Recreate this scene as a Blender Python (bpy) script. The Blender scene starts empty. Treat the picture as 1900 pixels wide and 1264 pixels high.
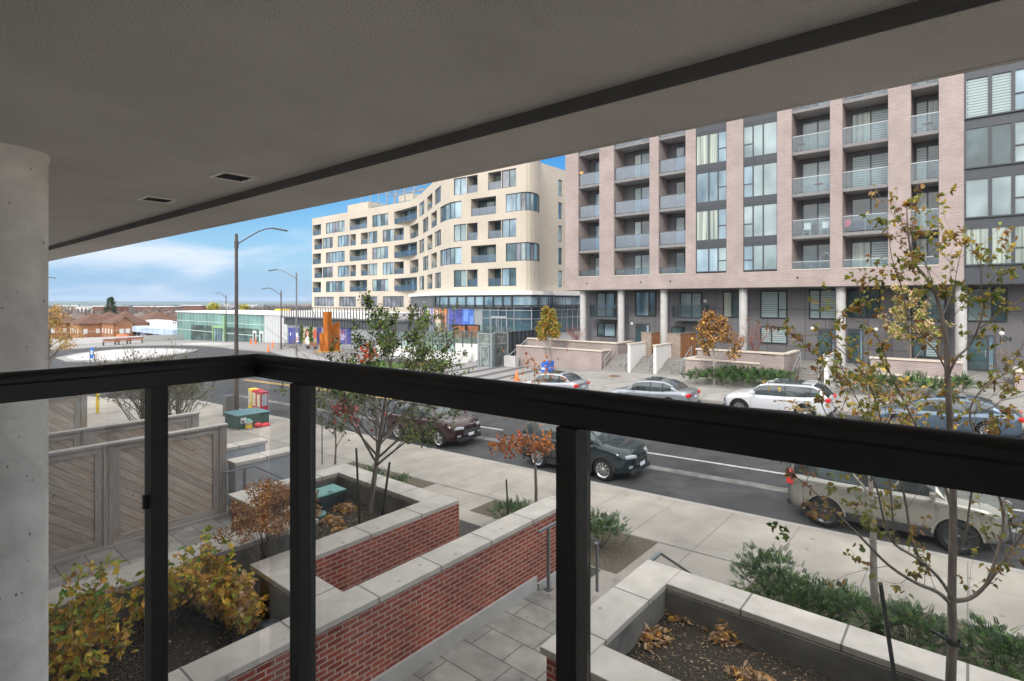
import bpy, bmesh, math, random
from mathutils import Vector, Matrix, noise
SKYV, FILL_VEIL, CLX, HAZE = .33, 5.35, 0.0, .00011
# ------------------------------------------------------------------ camera, world, sun, exposure
SC = bpy.context.scene
COL = SC.collection
F, TH, CX, HY, CZ = 1015.0, math.radians(39.8), 950.0, 559.0, 6.0
CT, ST = math.cos(TH), math.sin(TH)
cd = bpy.data.cameras.new("camera"); cam = bpy.data.objects.new("camera", cd); COL.objects.link(cam)
cd.sensor_width = 36; cd.lens = 36 * F / 1900; cd.shift_y = -(632 - HY) / 1900
cd.clip_start = 0.05; cd.clip_end = 60000
cam.location = (0, 0, CZ); cam.rotation_euler = (math.radians(90), 0, TH)
SC.camera = cam
SUN_EL, SUN_AZ = math.radians(37), math.radians(-17)      # azimuth measured from -Y towards +X (negative = towards +X)
sdir = Vector((math.sin(-SUN_AZ) * math.cos(SUN_EL), -math.cos(SUN_AZ) * math.cos(SUN_EL), math.sin(SUN_EL)))
sl = bpy.data.lights.new("sun", 'SUN'); sl.energy = .85; sl.angle = math.radians(10); sl.color = (1, .95, .87)
so = bpy.data.objects.new("sun", sl); COL.objects.link(so)
so.rotation_euler = sdir.to_track_quat('Z', 'Y').to_euler()
W = bpy.data.worlds.new("World"); SC.world = W; W.use_nodes = True
nt = W.node_tree; nt.nodes.clear()
N = nt.nodes.new; Lk = nt.links.new
wo = N('ShaderNodeOutputWorld'); bg = N('ShaderNodeBackground'); sky = N('ShaderNodeTexSky')
sky.sky_type = 'NISHITA'; sky.sun_disc = False; sky.sun_elevation = SUN_EL
sky.sun_rotation = math.atan2(sdir.x, sdir.y); sky.air_density = 1.0; sky.dust_density = 0.6; sky.ozone_density = 2.5
bg.inputs[1].default_value = 0.15
tc = N('ShaderNodeTexCoord'); mp = N('ShaderNodeMapping'); mp.inputs['Scale'].default_value = (1.5, 1.5, 5.2); mp.inputs['Rotation'].default_value = (0.32, -0.22, 0.4); mp.inputs['Location'].default_value = (CLX, .3, .1)
nz = N('ShaderNodeTexNoise'); nz.inputs['Scale'].default_value = 1.9; nz.inputs['Detail'].default_value = 7; nz.inputs['Roughness'].default_value = .55
nz.inputs['Distortion'].default_value = .5
def mth(op, *a):
    n = N('ShaderNodeMath'); n.operation = op
    for i, v in enumerate(a):
        if isinstance(v, (int, float)): n.inputs[i].default_value = v
        else: Lk(v, n.inputs[i])
    return n.outputs[0]
def mrange(v, a, b, c, d, smooth=True):
    n = N('ShaderNodeMapRange'); n.interpolation_type = 'SMOOTHSTEP' if smooth else 'LINEAR'; Lk(v, n.inputs[0])
    for i, x in enumerate((a, b, c, d)): n.inputs[1 + i].default_value = x
    return n.outputs[0]
sx = N('ShaderNodeSeparateXYZ'); Lk(tc.outputs['Generated'], mp.inputs[0]); Lk(mp.outputs[0], nz.inputs[0]); Lk(tc.outputs['Generated'], sx.inputs[0])
wisp = mth('MULTIPLY', mrange(nz.outputs['Fac'], .49, .70, 0, 1), .9)              # thin wisps over the blue
low = mrange(sx.outputs['Z'], 0, .20, .80, 0)                                        # paler towards the horizon
fill_veil = mrange(mth('ADD', mth('ADD', mth('MULTIPLY', sx.outputs['Y'], -.42), mth('MULTIPLY', sx.outputs['Z'], 1.6)), mth('MULTIPLY', nz.outputs['Fac'], .4)), .50, .85, 0, 1)   # bright cloud added out of view, overhead and behind, to light the yard
hs = N('ShaderNodeHueSaturation'); hs.inputs['Saturation'].default_value = 1.45; hs.inputs['Value'].default_value = SKYV
Lk(sky.outputs[0], hs.inputs['Color'])
m1 = N('ShaderNodeMix'); m1.data_type = 'RGBA'; m1.inputs['B'].default_value = (2.0, 2.2, 2.55, 1); Lk(wisp, m1.inputs['Factor'])
m0 = N('ShaderNodeMix'); m0.data_type = 'RGBA'; m0.inputs['B'].default_value = (.62, 1.28, 2.2, 1); Lk(low, m0.inputs['Factor']); Lk(hs.outputs[0], m0.inputs['A']); Lk(m0.outputs['Result'], m1.inputs['A'])
m2 = N('ShaderNodeMix'); m2.data_type = 'RGBA'; m2.inputs['B'].default_value = (FILL_VEIL * 1.0, FILL_VEIL * .985, FILL_VEIL * .985, 1); Lk(fill_veil, m2.inputs['Factor']); Lk(m1.outputs['Result'], m2.inputs['A'])
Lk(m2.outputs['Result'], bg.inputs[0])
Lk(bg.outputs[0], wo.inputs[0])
SC.view_settings.view_transform = 'Standard'; SC.view_settings.look = 'None'
SC.view_settings.exposure = 1.5; SC.view_settings.gamma = 1
SC.cycles.max_bounces = 8; SC.cycles.transparent_max_bounces = 16
SC.cycles.use_denoising = True
# ------------------------------------------------------------------ helpers
def ray(px):
    a = (px - CX) / F
    return a * CT - ST, CT + ST * a
def PX(px, Y): X, Yd = ray(px); return X * Y / Yd
def PZ(px, py, Y): X, Yd = ray(px); return CZ - (py - HY) * (Y / Yd) / F
def YX(px, X0): X, Yd = ray(px); return Yd * X0 / X
def ZX(px, py, X0): X, Yd = ray(px); return CZ - (py - HY) * (X0 / X) / F
def at(px, py, d): X, Yd = ray(px); return Vector((X * d, Yd * d, CZ - (py - HY) * d / F))
def gz(x, y): return .35 + .033 * max(x, -150) + .035 * min(max(y - 15.5, 0), 26)
ORG = {}
def link(o): COL.objects.link(o); return o
def thing(name, label, cat, loc=(0, 0, 0), group=None, kind=None):
    o = bpy.data.objects.new(name, None); link(o); o.empty_display_size = .2
    o.location = loc; ORG[o] = Vector(loc); tag(o, label, cat, group, kind); return o
def tag(o, label=None, cat=None, group=None, kind=None):
    if label: o['label'] = label
    if cat: o['category'] = cat
    if group: o['group'] = group
    if kind: o['kind'] = kind
    return o
class MB:
    def __init__(s): s.v = []; s.f = []; s.m = []; s.s = []
    def add(s, vs, fs, mi=0, sm=False):
        n = len(s.v); s.v.extend([tuple(p) for p in vs])
        for f in fs: s.f.append(tuple(i + n for i in f)); s.m.append(mi); s.s.append(sm)
        return s
    def quad(s, a, b, c, d, mi=0): return s.add([a, b, c, d], [(0, 1, 2, 3)], mi)
    def box(s, x0, x1, y0, y1, z0, z1, mi=0):
        if x0 > x1: x0, x1 = x1, x0
        if y0 > y1: y0, y1 = y1, y0
        if z0 > z1: z0, z1 = z1, z0
        return s.add([(x0, y0, z0), (x1, y0, z0), (x1, y1, z0), (x0, y1, z0), (x0, y0, z1), (x1, y0, z1), (x1, y1, z1), (x0, y1, z1)],
                     [(0, 3, 2, 1), (4, 5, 6, 7), (0, 1, 5, 4), (1, 2, 6, 5), (2, 3, 7, 6), (3, 0, 4, 7)], mi)
    def obox(s, c, ax, ay, az, mi=0):   # oriented box, half-axis vectors
        c = Vector(c); ax = Vector(ax); ay = Vector(ay); az = Vector(az)
        P = [c + ax * i + ay * j + az * k for k in (-1, 1) for j in (-1, 1) for i in (-1, 1)]
        return s.add(P, [(0, 2, 3, 1), (4, 5, 7, 6), (0, 1, 5, 4), (1, 3, 7, 5), (3, 2, 6, 7), (2, 0, 4, 6)], mi)
    def bar(s, p0, p1, w, h, mi=0, up=(0, 0, 1)):
        p0 = Vector(p0); p1 = Vector(p1); d = p1 - p0; u = Vector(up)
        if abs(d.normalized().dot(u)) > .99: u = Vector((0, 1, 0))
        sd = d.cross(u).normalized(); u2 = sd.cross(d).normalized()
        return s.obox((p0 + p1) / 2, d / 2, sd * w / 2, u2 * h / 2, mi)
    def tube(s, pts, rs, n=8, mi=0, cap=True, sm=True):
        pts = [Vector(p) for p in pts]
        if not isinstance(rs, (list, tuple)): rs = [rs] * len(pts)
        vs = []; fs = []; u = None
        for i, p in enumerate(pts):
            d = (pts[min(i + 1, len(pts) - 1)] - pts[max(i - 1, 0)])
            if d.length < 1e-9: d = Vector((0, 0, 1))
            d.normalize()
            if u is None:
                u = d.cross(Vector((0, 0, 1)) if abs(d.z) < .9 else Vector((1, 0, 0)))
            u = (u - d * u.dot(d))
            if u.length < 1e-6: u = d.orthogonal()
            u.normalize(); w = d.cross(u)
            for k in range(n):
                a = 2 * math.pi * k / n
                vs.append(p + (u * math.cos(a) + w * math.sin(a)) * rs[i])
        for i in range(len(pts) - 1):
            for k in range(n):
                k2 = (k + 1) % n
                fs.append((i * n + k, i * n + k2, (i + 1) * n + k2, (i + 1) * n + k))
        s.add(vs, fs, mi, sm)
        if cap and n > 2:
            s.add(vs[:n], [tuple(range(n))[::-1]], mi); s.add(vs[-n:], [tuple(range(n))], mi)
        return s
    def prism(s, poly, z0, z1, mi=0, top=True, bot=True):
        n = len(poly); vs = [(p[0], p[1], z0) for p in poly] + [(p[0], p[1], z1) for p in poly]
        fs = [(i, (i + 1) % n, (i + 1) % n + n, i + n) for i in range(n)]
        if top: fs.append(tuple(range(n, 2 * n)))
        if bot: fs.append(tuple(range(n))[::-1])
        return s.add(vs, fs, mi)
    def lathe(s, prof, c, axis='z', n=20, mi=0, sm=True):   # prof [(r,h)]
        vs = []; c = Vector(c)
        for r, h in prof:
            for k in range(n):
                a = 2 * math.pi * k / n
                q = Vector((r * math.cos(a), r * math.sin(a), h))
                if axis == 'y': q = Vector((q.x, q.z, q.y))
                if axis == 'x': q = Vector((q.z, q.x, q.y))
                vs.append(c + q)
        fs = [(i * n + k, i * n + (k + 1) % n, (i + 1) * n + (k + 1) % n, (i + 1) * n + k) for i in range(len(prof) - 1) for k in range(n)]
        return s.add(vs, fs, mi, sm)
    def build(s, name, mats, parent=None, bevel=0, seg=2, smooth=None, org=None):
        me = bpy.data.meshes.new(name)
        o = ORG.get(parent, Vector((0, 0, 0))) if parent else (Vector(org) if org is not None else Vector((0, 0, 0)))
        me.from_pydata([(p[0] - o.x, p[1] - o.y, p[2] - o.z) for p in s.v], [], s.f)
        if not isinstance(mats, (list, tuple)): mats = [mats]
        for m in mats: me.materials.append(m)
        me.polygons.foreach_set('material_index', s.m)
        me.polygons.foreach_set('use_smooth', s.s if smooth is None else [smooth] * len(s.f))
        me.update()
        bm = bmesh.new(); bm.from_mesh(me); bmesh.ops.recalc_face_normals(bm, faces=bm.faces) if len(s.f) < 4000 else None
        bm.to_mesh(me); bm.free()
        ob = bpy.data.objects.new(name, me); link(ob)
        if parent: ob.parent = parent
        elif org is not None: ob.location = o
        ORG[ob] = o
        if bevel:
            b = ob.modifiers.new('bevel', 'BEVEL'); b.width = bevel; b.segments = seg; b.limit_method = 'ANGLE'; b.angle_limit = math.radians(40)
        return ob
def dup_tree(root, loc=None, rot=None, label=None, name=None):
    r = root.copy(); link(r)
    if loc is not None: r.location = loc
    if rot is not None: r.rotation_euler = rot
    if label: r['label'] = label
    for ch in list(root.children):
        c = ch.copy(); link(c); c.parent = r
        for g in list(ch.children):
            d = g.copy(); link(d); d.parent = c
    return r
# ------------------------------------------------------------------ materials
def sh(nt, t, **kw):
    n = nt.nodes.new(t)
    for k, v in kw.items():
        if k in n.inputs: n.inputs[k].default_value = v
        else: setattr(n, k, v)
    return n
def mat(name, col, rough=.7, metal=0, var=.12, scale=3.0, bump=0, bscale=40, spec=None, detail=5, col2=None, trans=0, stretch=None):
    m = bpy.data.materials.new(name); m.use_nodes = True; nt = m.node_tree; p = nt.nodes['Principled BSDF']
    p.inputs['Roughness'].default_value = rough; p.inputs['Metallic'].default_value = metal; p.inputs['Specular IOR Level'].default_value = spec if spec is not None else (.15 if rough > .75 else .5)
    c = Vector(col[:3])
    if var or col2:
        tc = sh(nt, 'ShaderNodeNewGeometry'); n = sh(nt, 'ShaderNodeTexNoise', Scale=scale, Detail=detail)
        src = tc.outputs['Position']
        if stretch:
            mpn = sh(nt, 'ShaderNodeMapping', Scale=stretch); nt.links.new(src, mpn.inputs[0]); src = mpn.outputs[0]
        nt.links.new(src, n.inputs['Vector'])
        r = sh(nt, 'ShaderNodeValToRGB'); r.color_ramp.elements[0].position = .3; r.color_ramp.elements[1].position = .7
        a = c * (1 - var); b = Vector(col2[:3]) if col2 else c * (1 + var)
        r.color_ramp.elements[0].color = (*a, 1); r.color_ramp.elements[1].color = (*[min(x, 1) for x in b], 1)
        nt.links.new(n.outputs['Fac'], r.inputs[0]); nt.links.new(r.outputs[0], p.inputs['Base Color'])
    else: p.inputs['Base Color'].default_value = (*c, 1)
    if bump:
        tc2 = sh(nt, 'ShaderNodeNewGeometry'); n2 = sh(nt, 'ShaderNodeTexNoise', Scale=bscale, Detail=6); bp = sh(nt, 'ShaderNodeBump', Strength=1.0, Distance=bump)
        nt.links.new(tc2.outputs['Position'], n2.inputs['Vector']); nt.links.new(n2.outputs['Fac'], bp.inputs['Height']); nt.links.new(bp.outputs[0], p.inputs['Normal'])
    return m
def uvnode(nt, offs=(0, 0)):
    g = sh(nt, 'ShaderNodeNewGeometry'); sp = sh(nt, 'ShaderNodeSeparateXYZ'); sn = sh(nt, 'ShaderNodeSeparateXYZ')
    nt.links.new(g.outputs['Position'], sp.inputs[0]); nt.links.new(g.outputs['True Normal'], sn.inputs[0])
    ab = sh(nt, 'ShaderNodeMath', operation='ABSOLUTE'); nt.links.new(sn.outputs['X'], ab.inputs[0])
    gt = sh(nt, 'ShaderNodeMath', operation='GREATER_THAN'); gt.inputs[1].default_value = .7; nt.links.new(ab.outputs[0], gt.inputs[0])
    mu = sh(nt, 'ShaderNodeMix'); nt.links.new(gt.outputs[0], mu.inputs['Factor']); nt.links.new(sp.outputs['X'], mu.inputs['A']); nt.links.new(sp.outputs['Y'], mu.inputs['B'])
    cb = sh(nt, 'ShaderNodeCombineXYZ'); nt.links.new(mu.outputs['Result'], cb.inputs['X']); nt.links.new(sp.outputs['Z'], cb.inputs['Y'])
    return cb
def brick(name, c1, c2, mortar, bw=.2, bh=.067, ms=.010, rough=.85, offset=.5, flat=False, swap=False, var=.2, bump=.004, freq=2, squash=1.0, sqf=2, nscale=1.2, rot=0):
    m = bpy.data.materials.new(name); m.use_nodes = True; nt = m.node_tree; p = nt.nodes['Principled BSDF']; p.inputs['Roughness'].default_value = rough; p.inputs['Specular IOR Level'].default_value = .15 if rough > .7 else .5
    L = nt.links.new
    if flat:
        g = sh(nt, 'ShaderNodeNewGeometry'); src = g.outputs['Position']
        if swap or rot:
            mpn = sh(nt, 'ShaderNodeMapping'); mpn.inputs['Rotation'].default_value = (0, 0, math.radians(90) if swap else rot); L(src, mpn.inputs[0]); src = mpn.outputs[0]
    else:
        src = uvnode(nt).outputs[0]
        if rot:
            mpn = sh(nt, 'ShaderNodeMapping'); mpn.inputs['Rotation'].default_value = (0, 0, rot); L(src, mpn.inputs[0]); src = mpn.outputs[0]
    b = sh(nt, 'ShaderNodeTexBrick', Scale=1.0, Color1=(*c1, 1), Color2=(*c2, 1), Mortar=(*mortar, 1))
    b.inputs['Brick Width'].default_value = bw; b.inputs['Row Height'].default_value = bh; b.inputs['Mortar Size'].default_value = ms
    b.inputs['Mortar Smooth'].default_value = .1; b.inputs['Bias'].default_value = 0; b.offset = offset; b.offset_frequency = freq; b.squash = squash; b.squash_frequency = sqf
    L(src, b.inputs['Vector'])
    n = sh(nt, 'ShaderNodeTexNoise', Scale=nscale, Detail=6); g2 = sh(nt, 'ShaderNodeNewGeometry'); L(g2.outputs['Position'], n.inputs['Vector'])
    r = sh(nt, 'ShaderNodeMapRange'); r.inputs['From Min'].default_value = .3; r.inputs['From Max'].default_value = .7; r.inputs['To Min'].default_value = 1 - var; r.inputs['To Max'].default_value = 1 + var
    L(n.outputs['Fac'], r.inputs[0])
    mm = sh(nt, 'ShaderNodeMix', data_type='RGBA', blend_type='MULTIPLY'); mm.inputs['Factor'].default_value = 1
    L(b.outputs['Color'], mm.inputs['A']); L(r.outputs[0], mm.inputs['B']); L(mm.outputs['Result'], p.inputs['Base Color'])
    n3 = sh(nt, 'ShaderNodeTexNoise', Scale=60, Detail=3); L(g2.outputs['Position'], n3.inputs['Vector'])
    mt = sh(nt, 'ShaderNodeMath', operation='MULTIPLY_ADD'); mt.inputs[1].default_value = .25; L(n3.outputs['Fac'], mt.inputs[0])
    inv = sh(nt, 'ShaderNodeMath', operation='SUBTRACT'); inv.inputs[0].default_value = 1; L(b.outputs['Fac'], inv.inputs[1]); L(inv.outputs[0], mt.inputs[2])
    bp = sh(nt, 'ShaderNodeBump', Strength=1.0, Distance=bump); L(mt.outputs[0], bp.inputs['Height']); L(bp.outputs[0], p.inputs['Normal'])
    return m
def glass(name, tint=(.92, .95, .95), refl=.06, dust=.0, rough=0.0):
    m = bpy.data.materials.new(name); m.use_nodes = True; nt = m.node_tree; nt.nodes.remove(nt.nodes['Principled BSDF']); L = nt.links.new
    t = sh(nt, 'ShaderNodeBsdfTransparent', Color=(*tint, 1)); g = sh(nt, 'ShaderNodeBsdfGlossy', Roughness=rough); d = sh(nt, 'ShaderNodeBsdfDiffuse', Color=(.8, .8, .8, 1))
    fr = sh(nt, 'ShaderNodeLayerWeight', Blend=.5); pw = sh(nt, 'ShaderNodeMath', operation='POWER'); pw.inputs[1].default_value = 4; L(fr.outputs['Facing'], pw.inputs[0])
    ma = sh(nt, 'ShaderNodeMath', operation='MULTIPLY_ADD', use_clamp=True); ma.inputs[1].default_value = .45; ma.inputs[2].default_value = refl + .02; L(pw.outputs[0], ma.inputs[0])
    m1 = sh(nt, 'ShaderNodeMixShader'); L(ma.outputs[0], m1.inputs[0]); L(t.outputs[0], m1.inputs[1]); L(g.outputs[0], m1.inputs[2])
    m2 = sh(nt, 'ShaderNodeMixShader'); L(m1.outputs[0], m2.inputs[1]); L(d.outputs[0], m2.inputs[2]); m2.inputs[0].default_value = dust
    if dust:
        n = sh(nt, 'ShaderNodeTexNoise', Scale=2.2, Detail=5); gg = sh(nt, 'ShaderNodeNewGeometry'); L(gg.outputs['Position'], n.inputs['Vector'])
        r = sh(nt, 'ShaderNodeMapRange'); r.inputs['From Min'].default_value = .35; r.inputs['From Max'].default_value = .75; r.inputs['To Min'].default_value = dust * .5; r.inputs['To Max'].default_value = dust * 2.2
        L(n.outputs['Fac'], r.inputs[0]); L(r.outputs[0], m2.inputs[0])
    L(m2.outputs[0], nt.nodes['Material Output'].inputs[0]); return m
def opaque_glass(name, col=(.02, .03, .035), rough=.03, spec=1.0, col2=None, scale=.6, stretch=None):
    m = mat(name, col, rough=rough, spec=spec, var=.5, scale=scale, col2=col2, stretch=stretch, detail=2); return m

M = {}
M['soffit'] = mat('soffit_render', (.67, .645, .605), .95, var=.07, scale=.9, bump=.022, bscale=75)
M['beamshade'] = mat('beam_face_shade', (.17, .17, .165), .95, var=.08, scale=2, bump=.003, bscale=120)  # darkened to stand for the shade on the beam's inward side
M['conc_col'] = mat('column_concrete', (.92, .875, .82), .85, var=.12, scale=2.2, bump=.003, bscale=30)
M['black'] = mat('black_powder_coat', (.016, .016, .017), .42, var=.1, scale=60, bump=.0006, bscale=300, spec=.6)
M['blackpost'] = mat('charcoal_post', (.045, .044, .043), .5, var=.08, scale=30, spec=.4)
M['railglass'] = glass('balcony_glass', (.95, .965, .96), .005, dust=.025)
M['redbrick'] = brick('red_brick', (.44, .105, .062), (.25, .055, .040), (.52, .42, .36), ms=.009, var=.16)
M['coping'] = brick('limestone_coping', (.61, .565, .515), (.56, .52, .475), (.22, .21, .19), bw=1.02, bh=10, ms=.012, flat=True, swap=True, offset=0, var=.08, nscale=4, bump=.004)
M['copingx'] = brick('limestone_coping_x', (.61, .565, .515), (.57, .53, .485), (.22, .21, .19), bw=1.02, bh=10, ms=.012, flat=True, offset=0, var=.08, nscale=4, bump=.004)
M['concwall'] = mat('pale_concrete', (.46, .455, .45), .85, var=.1, scale=2, bump=.002, bscale=40)
M['stucco'] = mat('pale_blue_stucco', (.43, .46, .49), .9, var=.06, scale=2)
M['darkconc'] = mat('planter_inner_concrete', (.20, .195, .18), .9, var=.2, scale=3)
M['soil'] = mat('dark_mulch', (.010, .008, .007), .95, var=.5, scale=48, bump=.10, bscale=34, col2=(.14, .115, .095), detail=8)
M['soilgrey'] = mat('bed_soil', (.10, .082, .062), .95, var=.4, scale=25, bump=.02, bscale=30, col2=(.19, .16, .125))
M['patio'] = brick('patio_pavers', (.40, .375, .345), (.29, .28, .265), (.13, .125, .115), bw=.92, bh=.46, ms=.008, flat=True, offset=.37, var=.22, nscale=3, squash=.62, sqf=2, bump=.004)
M['sidewalk'] = brick('sidewalk_concrete', (.365, .333, .295), (.34, .312, .278), (.19, .18, .165), bw=1.6, bh=100, ms=.010, flat=True, offset=0, var=.12, nscale=.9, bump=.003)
M['farwalk'] = mat('far_sidewalk_concrete', (.275, .267, .252), .9, var=.08, scale=.7)
M['plaza'] = brick('plaza_paving', (.34, .33, .32), (.15, .15, .155), (.25, .24, .24), bw=60, bh=.9, ms=.02, flat=True, offset=.5, var=.08, nscale=1, rot=math.radians(7))
M['plazalight'] = mat('light_plaza_concrete', (.25, .246, .243), .9, var=.08, scale=.5)
M['asphalt'] = mat('asphalt', (.062, .062, .066), .85, var=.14, scale=1.4, bump=.006, bscale=180)
M['gutter'] = mat('gutter_concrete', (.17, .165, .16), .9, var=.2, scale=2.5)
M['linewhite'] = mat('road_paint_white', (.40, .40, .39), .7, var=.3, scale=6)
M['lineyellow'] = mat('road_paint_yellow', (.62, .38, .06), .6, var=.1, scale=12)
M['grass'] = mat('grass', (.06, .11, .025), .95, var=.35, scale=5, bump=.02, bscale=60)
M['wood'] = None
M['pinkbrick'] = brick('pale_pink_brick', (.405, .335, .32), (.37, .30, .288), (.33, .285, .272), bw=.39, bh=.12, ms=.014, var=.09, nscale=.8, bump=.01)
M['pinkcop'] = mat('pale_stone_coping', (.58, .52, .45), .85, var=.06)
M['charpanel'] = brick('charcoal_panels', (.125, .122, .132), (.15, .147, .157), (.045, .045, .045), bw=1.3, bh=2.7, ms=.02, offset=0, var=.05, rough=.5, bump=.002)
M['alum'] = mat('charcoal_aluminium', (.055, .062, .072), .4, var=.05, metal=.2)
M['alumlight'] = mat('silver_aluminium', (.45, .48, .50), .35, var=.04, metal=.6)
M['slab'] = mat('balcony_slab', (.22, .22, .225), .85, var=.08)
M['slabunder'] = mat('balcony_soffit', (.42, .41, .40), .9, var=.05)
M['winglass'] = opaque_glass('window_glass', (.05, .09, .10), .02)
M['blind'] = opaque_glass('window_with_roller_blind', (.22, .32, .345), .08, spec=.9, col2=(.36, .46, .475), scale=.4)
M['skyglass'] = opaque_glass('window_with_sky_reflection', (.07, .18, .27), .03, spec=1.0, col2=(.34, .47, .55), scale=.5, stretch=(1, 1, .5))  # blue tones put into the colour for reflected sky
M['drape'] = opaque_glass('window_with_drapes', (.17, .24, .22), .1, spec=.8, col2=(.42, .48, .42), scale=6, stretch=(1, 1, .02))
M['zebra'] = brick('window_with_zebra_blind', (.33, .41, .42), (.33, .41, .42), (.14, .19, .20), bw=50, bh=.16, ms=.025, rough=.12, var=.05, bump=0)
M['dark'] = mat('dark_interior', (.02, .022, .024), .6, var=.2)
M['balglass'] = glass('balustrade_glass', (.45, .60, .72), .13, dust=.02, rough=.04)
M['balglassclear'] = glass('clear_balustrade_glass', (.72, .80, .83), .05, dust=.008)
M['white'] = mat('white_paint', (.72, .72, .71), .6, var=.05)
M['cream'] = brick('cream_panels', (.53, .48, .405), (.515, .465, .39), (.42, .38, .325), bw=.9, bh=.3, ms=.012, var=.05, nscale=.3, bump=.002)
M['mauve'] = opaque_glass('grey_louvre_glass', (.16, .17, .20), .12)
M['blueglass'] = opaque_glass('blue_glass', (.03, .07, .11), .02, col2=(.08, .15, .20), scale=.25)
M['teal'] = opaque_glass('teal_curtain_wall', (.10, .27, .26), .06, col2=(.22, .42, .39), scale=.12)
M['greymetal'] = mat('grey_metal_cladding', (.27, .29, .31), .5, var=.05)
M['darkgrey'] = mat('dark_grey_metal', (.075, .085, .095), .45, var=.08)
M['corten'] = mat('rusted_steel', (.34, .09, .014), .85, var=.4, scale=1.2, col2=(.52, .17, .025), stretch=(2, 2, .5))
M['polegrey'] = mat('galvanised_pole', (.20, .195, .19), .5, metal=.4, var=.15, scale=1.5, stretch=(1, 1, .3))
M['poledark'] = mat('bronze_pole', (.09, .075, .07), .5, metal=.3, var=.2, scale=1.5)
M['greenbox'] = mat('green_utility_steel', (.045, .10, .085), .5, var=.1)
M['lidgreen'] = mat('teal_plastic', (.16, .36, .34), .55, var=.06, scale=20)
M['red'] = mat('red_paint', (.55, .03, .035), .5, var=.1)
M['yellow'] = mat('yellow_paint', (.75, .50, .03), .5, var=.08)
M['orange'] = mat('orange_plastic', (.80, .16, .03), .5, var=.05)
M['blue'] = mat('blue_plastic', (.02, .14, .55), .5, var=.05)
M['indigo'] = mat('indigo_vinyl', (.05, .06, .26), .5, var=.1)
M['bark'] = mat('grey_bark', (.21, .18, .155), .9, var=.35, scale=18, bump=.004, bscale=60, stretch=(1, 1, .3))
M['barklight'] = mat('pale_bark', (.32, .30, .27), .9, var=.25, scale=18, bump=.003, bscale=60)
M['woodgrey'] = None
def woodmat(name, rot, c1=(.46, .41, .37), c2=(.62, .56, .51), bw=6, bh=.11, brown=(.30, .17, .09)):
    m = bpy.data.materials.new(name); m.use_nodes = True; nt = m.node_tree; p = nt.nodes['Principled BSDF']; p.inputs['Roughness'].default_value = .85
    L = nt.links.new; u = uvnode(nt)
    mpn = sh(nt, 'ShaderNodeMapping'); mpn.inputs['Rotation'].default_value = (0, 0, rot); L(u.outputs[0], mpn.inputs[0])
    b = sh(nt, 'ShaderNodeTexBrick', Scale=1.0, Color1=(*c1, 1), Color2=(*c2, 1), Mortar=(.10, .085, .072, 1))
    b.inputs['Brick Width'].default_value = bw; b.inputs['Row Height'].default_value = bh; b.inputs['Mortar Size'].default_value = .004; L(mpn.outputs[0], b.inputs['Vector'])
    g = sh(nt, 'ShaderNodeMapping', Scale=(1.2, 22, 1)); L(mpn.outputs[0], g.inputs[0]); n = sh(nt, 'ShaderNodeTexNoise', Scale=2.5, Detail=6, Distortion=1.2); L(g.outputs[0], n.inputs['Vector'])
    r = sh(nt, 'ShaderNodeMapRange'); r.inputs['From Min'].default_value = .3; r.inputs['From Max'].default_value = .7; r.inputs['To Min'].default_value = .72; r.inputs['To Max'].default_value = 1.25; L(n.outputs['Fac'], r.inputs[0])
    mm = sh(nt, 'ShaderNodeMix', data_type='RGBA', blend_type='MULTIPLY'); mm.inputs['Factor'].default_value = 1; L(b.outputs['Color'], mm.inputs['A']); L(r.outputs[0], mm.inputs['B'])
    n2 = sh(nt, 'ShaderNodeTexNoise', Scale=1.6, Detail=3); g3 = sh(nt, 'ShaderNodeMapping', Scale=(.6, 3.5, 1)); L(mpn.outputs[0], g3.inputs[0]); L(g3.outputs[0], n2.inputs['Vector'])
    rr = sh(nt, 'ShaderNodeValToRGB'); rr.color_ramp.elements[0].position = .52; rr.color_ramp.elements[1].position = .74; rr.color_ramp.elements[1].color = (.6, .6, .6, 1); L(n2.outputs['Fac'], rr.inputs[0])
    m3 = sh(nt, 'ShaderNodeMix', data_type='RGBA'); m3.inputs['B'].default_value = (*brown, 1); L(rr.outputs[0], m3.inputs['Factor']); L(mm.outputs['Result'], m3.inputs['A'])
    vo = sh(nt, 'ShaderNodeTexVoronoi', Scale=3.3); L(mpn.outputs[0], vo.inputs['Vector']); rk = sh(nt, 'ShaderNodeMath', operation='LESS_THAN'); rk.inputs[1].default_value = .05; L(vo.outputs['Distance'], rk.inputs[0])
    m4 = sh(nt, 'ShaderNodeMix', data_type='RGBA'); m4.inputs['B'].default_value = (.05, .035, .03, 1); L(rk.outputs[0], m4.inputs['Factor']); L(m3.outputs['Result'], m4.inputs['A'])
    L(m4.outputs['Result'], p.inputs['Base Color'])
    bp = sh(nt, 'ShaderNodeBump', Strength=.6, Distance=.004); L(b.outputs['Fac'], bp.inputs['Height']); bp.invert = True; L(bp.outputs[0], p.inputs['Normal'])
    return m
M['woodgrey'] = woodmat('weathered_diagonal_boards', math.radians(38), (.42, .355, .305), (.56, .48, .41), bw=60, bh=.14, brown=(.40, .25, .15))
M['woodframe'] = woodmat('weathered_frame_wood', math.radians(90), (.36, .335, .315), (.44, .41, .385), bw=9, bh=.35)
M['woodrail'] = woodmat('weathered_rail_wood', 0, (.42, .395, .375), (.52, .485, .455), bw=9, bh=.35)
M['wood'] = woodmat('brown_cedar_boards', math.radians(35), (.30, .12, .05), (.36, .16, .07), brown=(.24, .14, .08))
M['woodpale'] = woodmat('pale_cedar_boards', math.radians(35), (.25, .205, .17), (.30, .25, .21))
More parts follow.
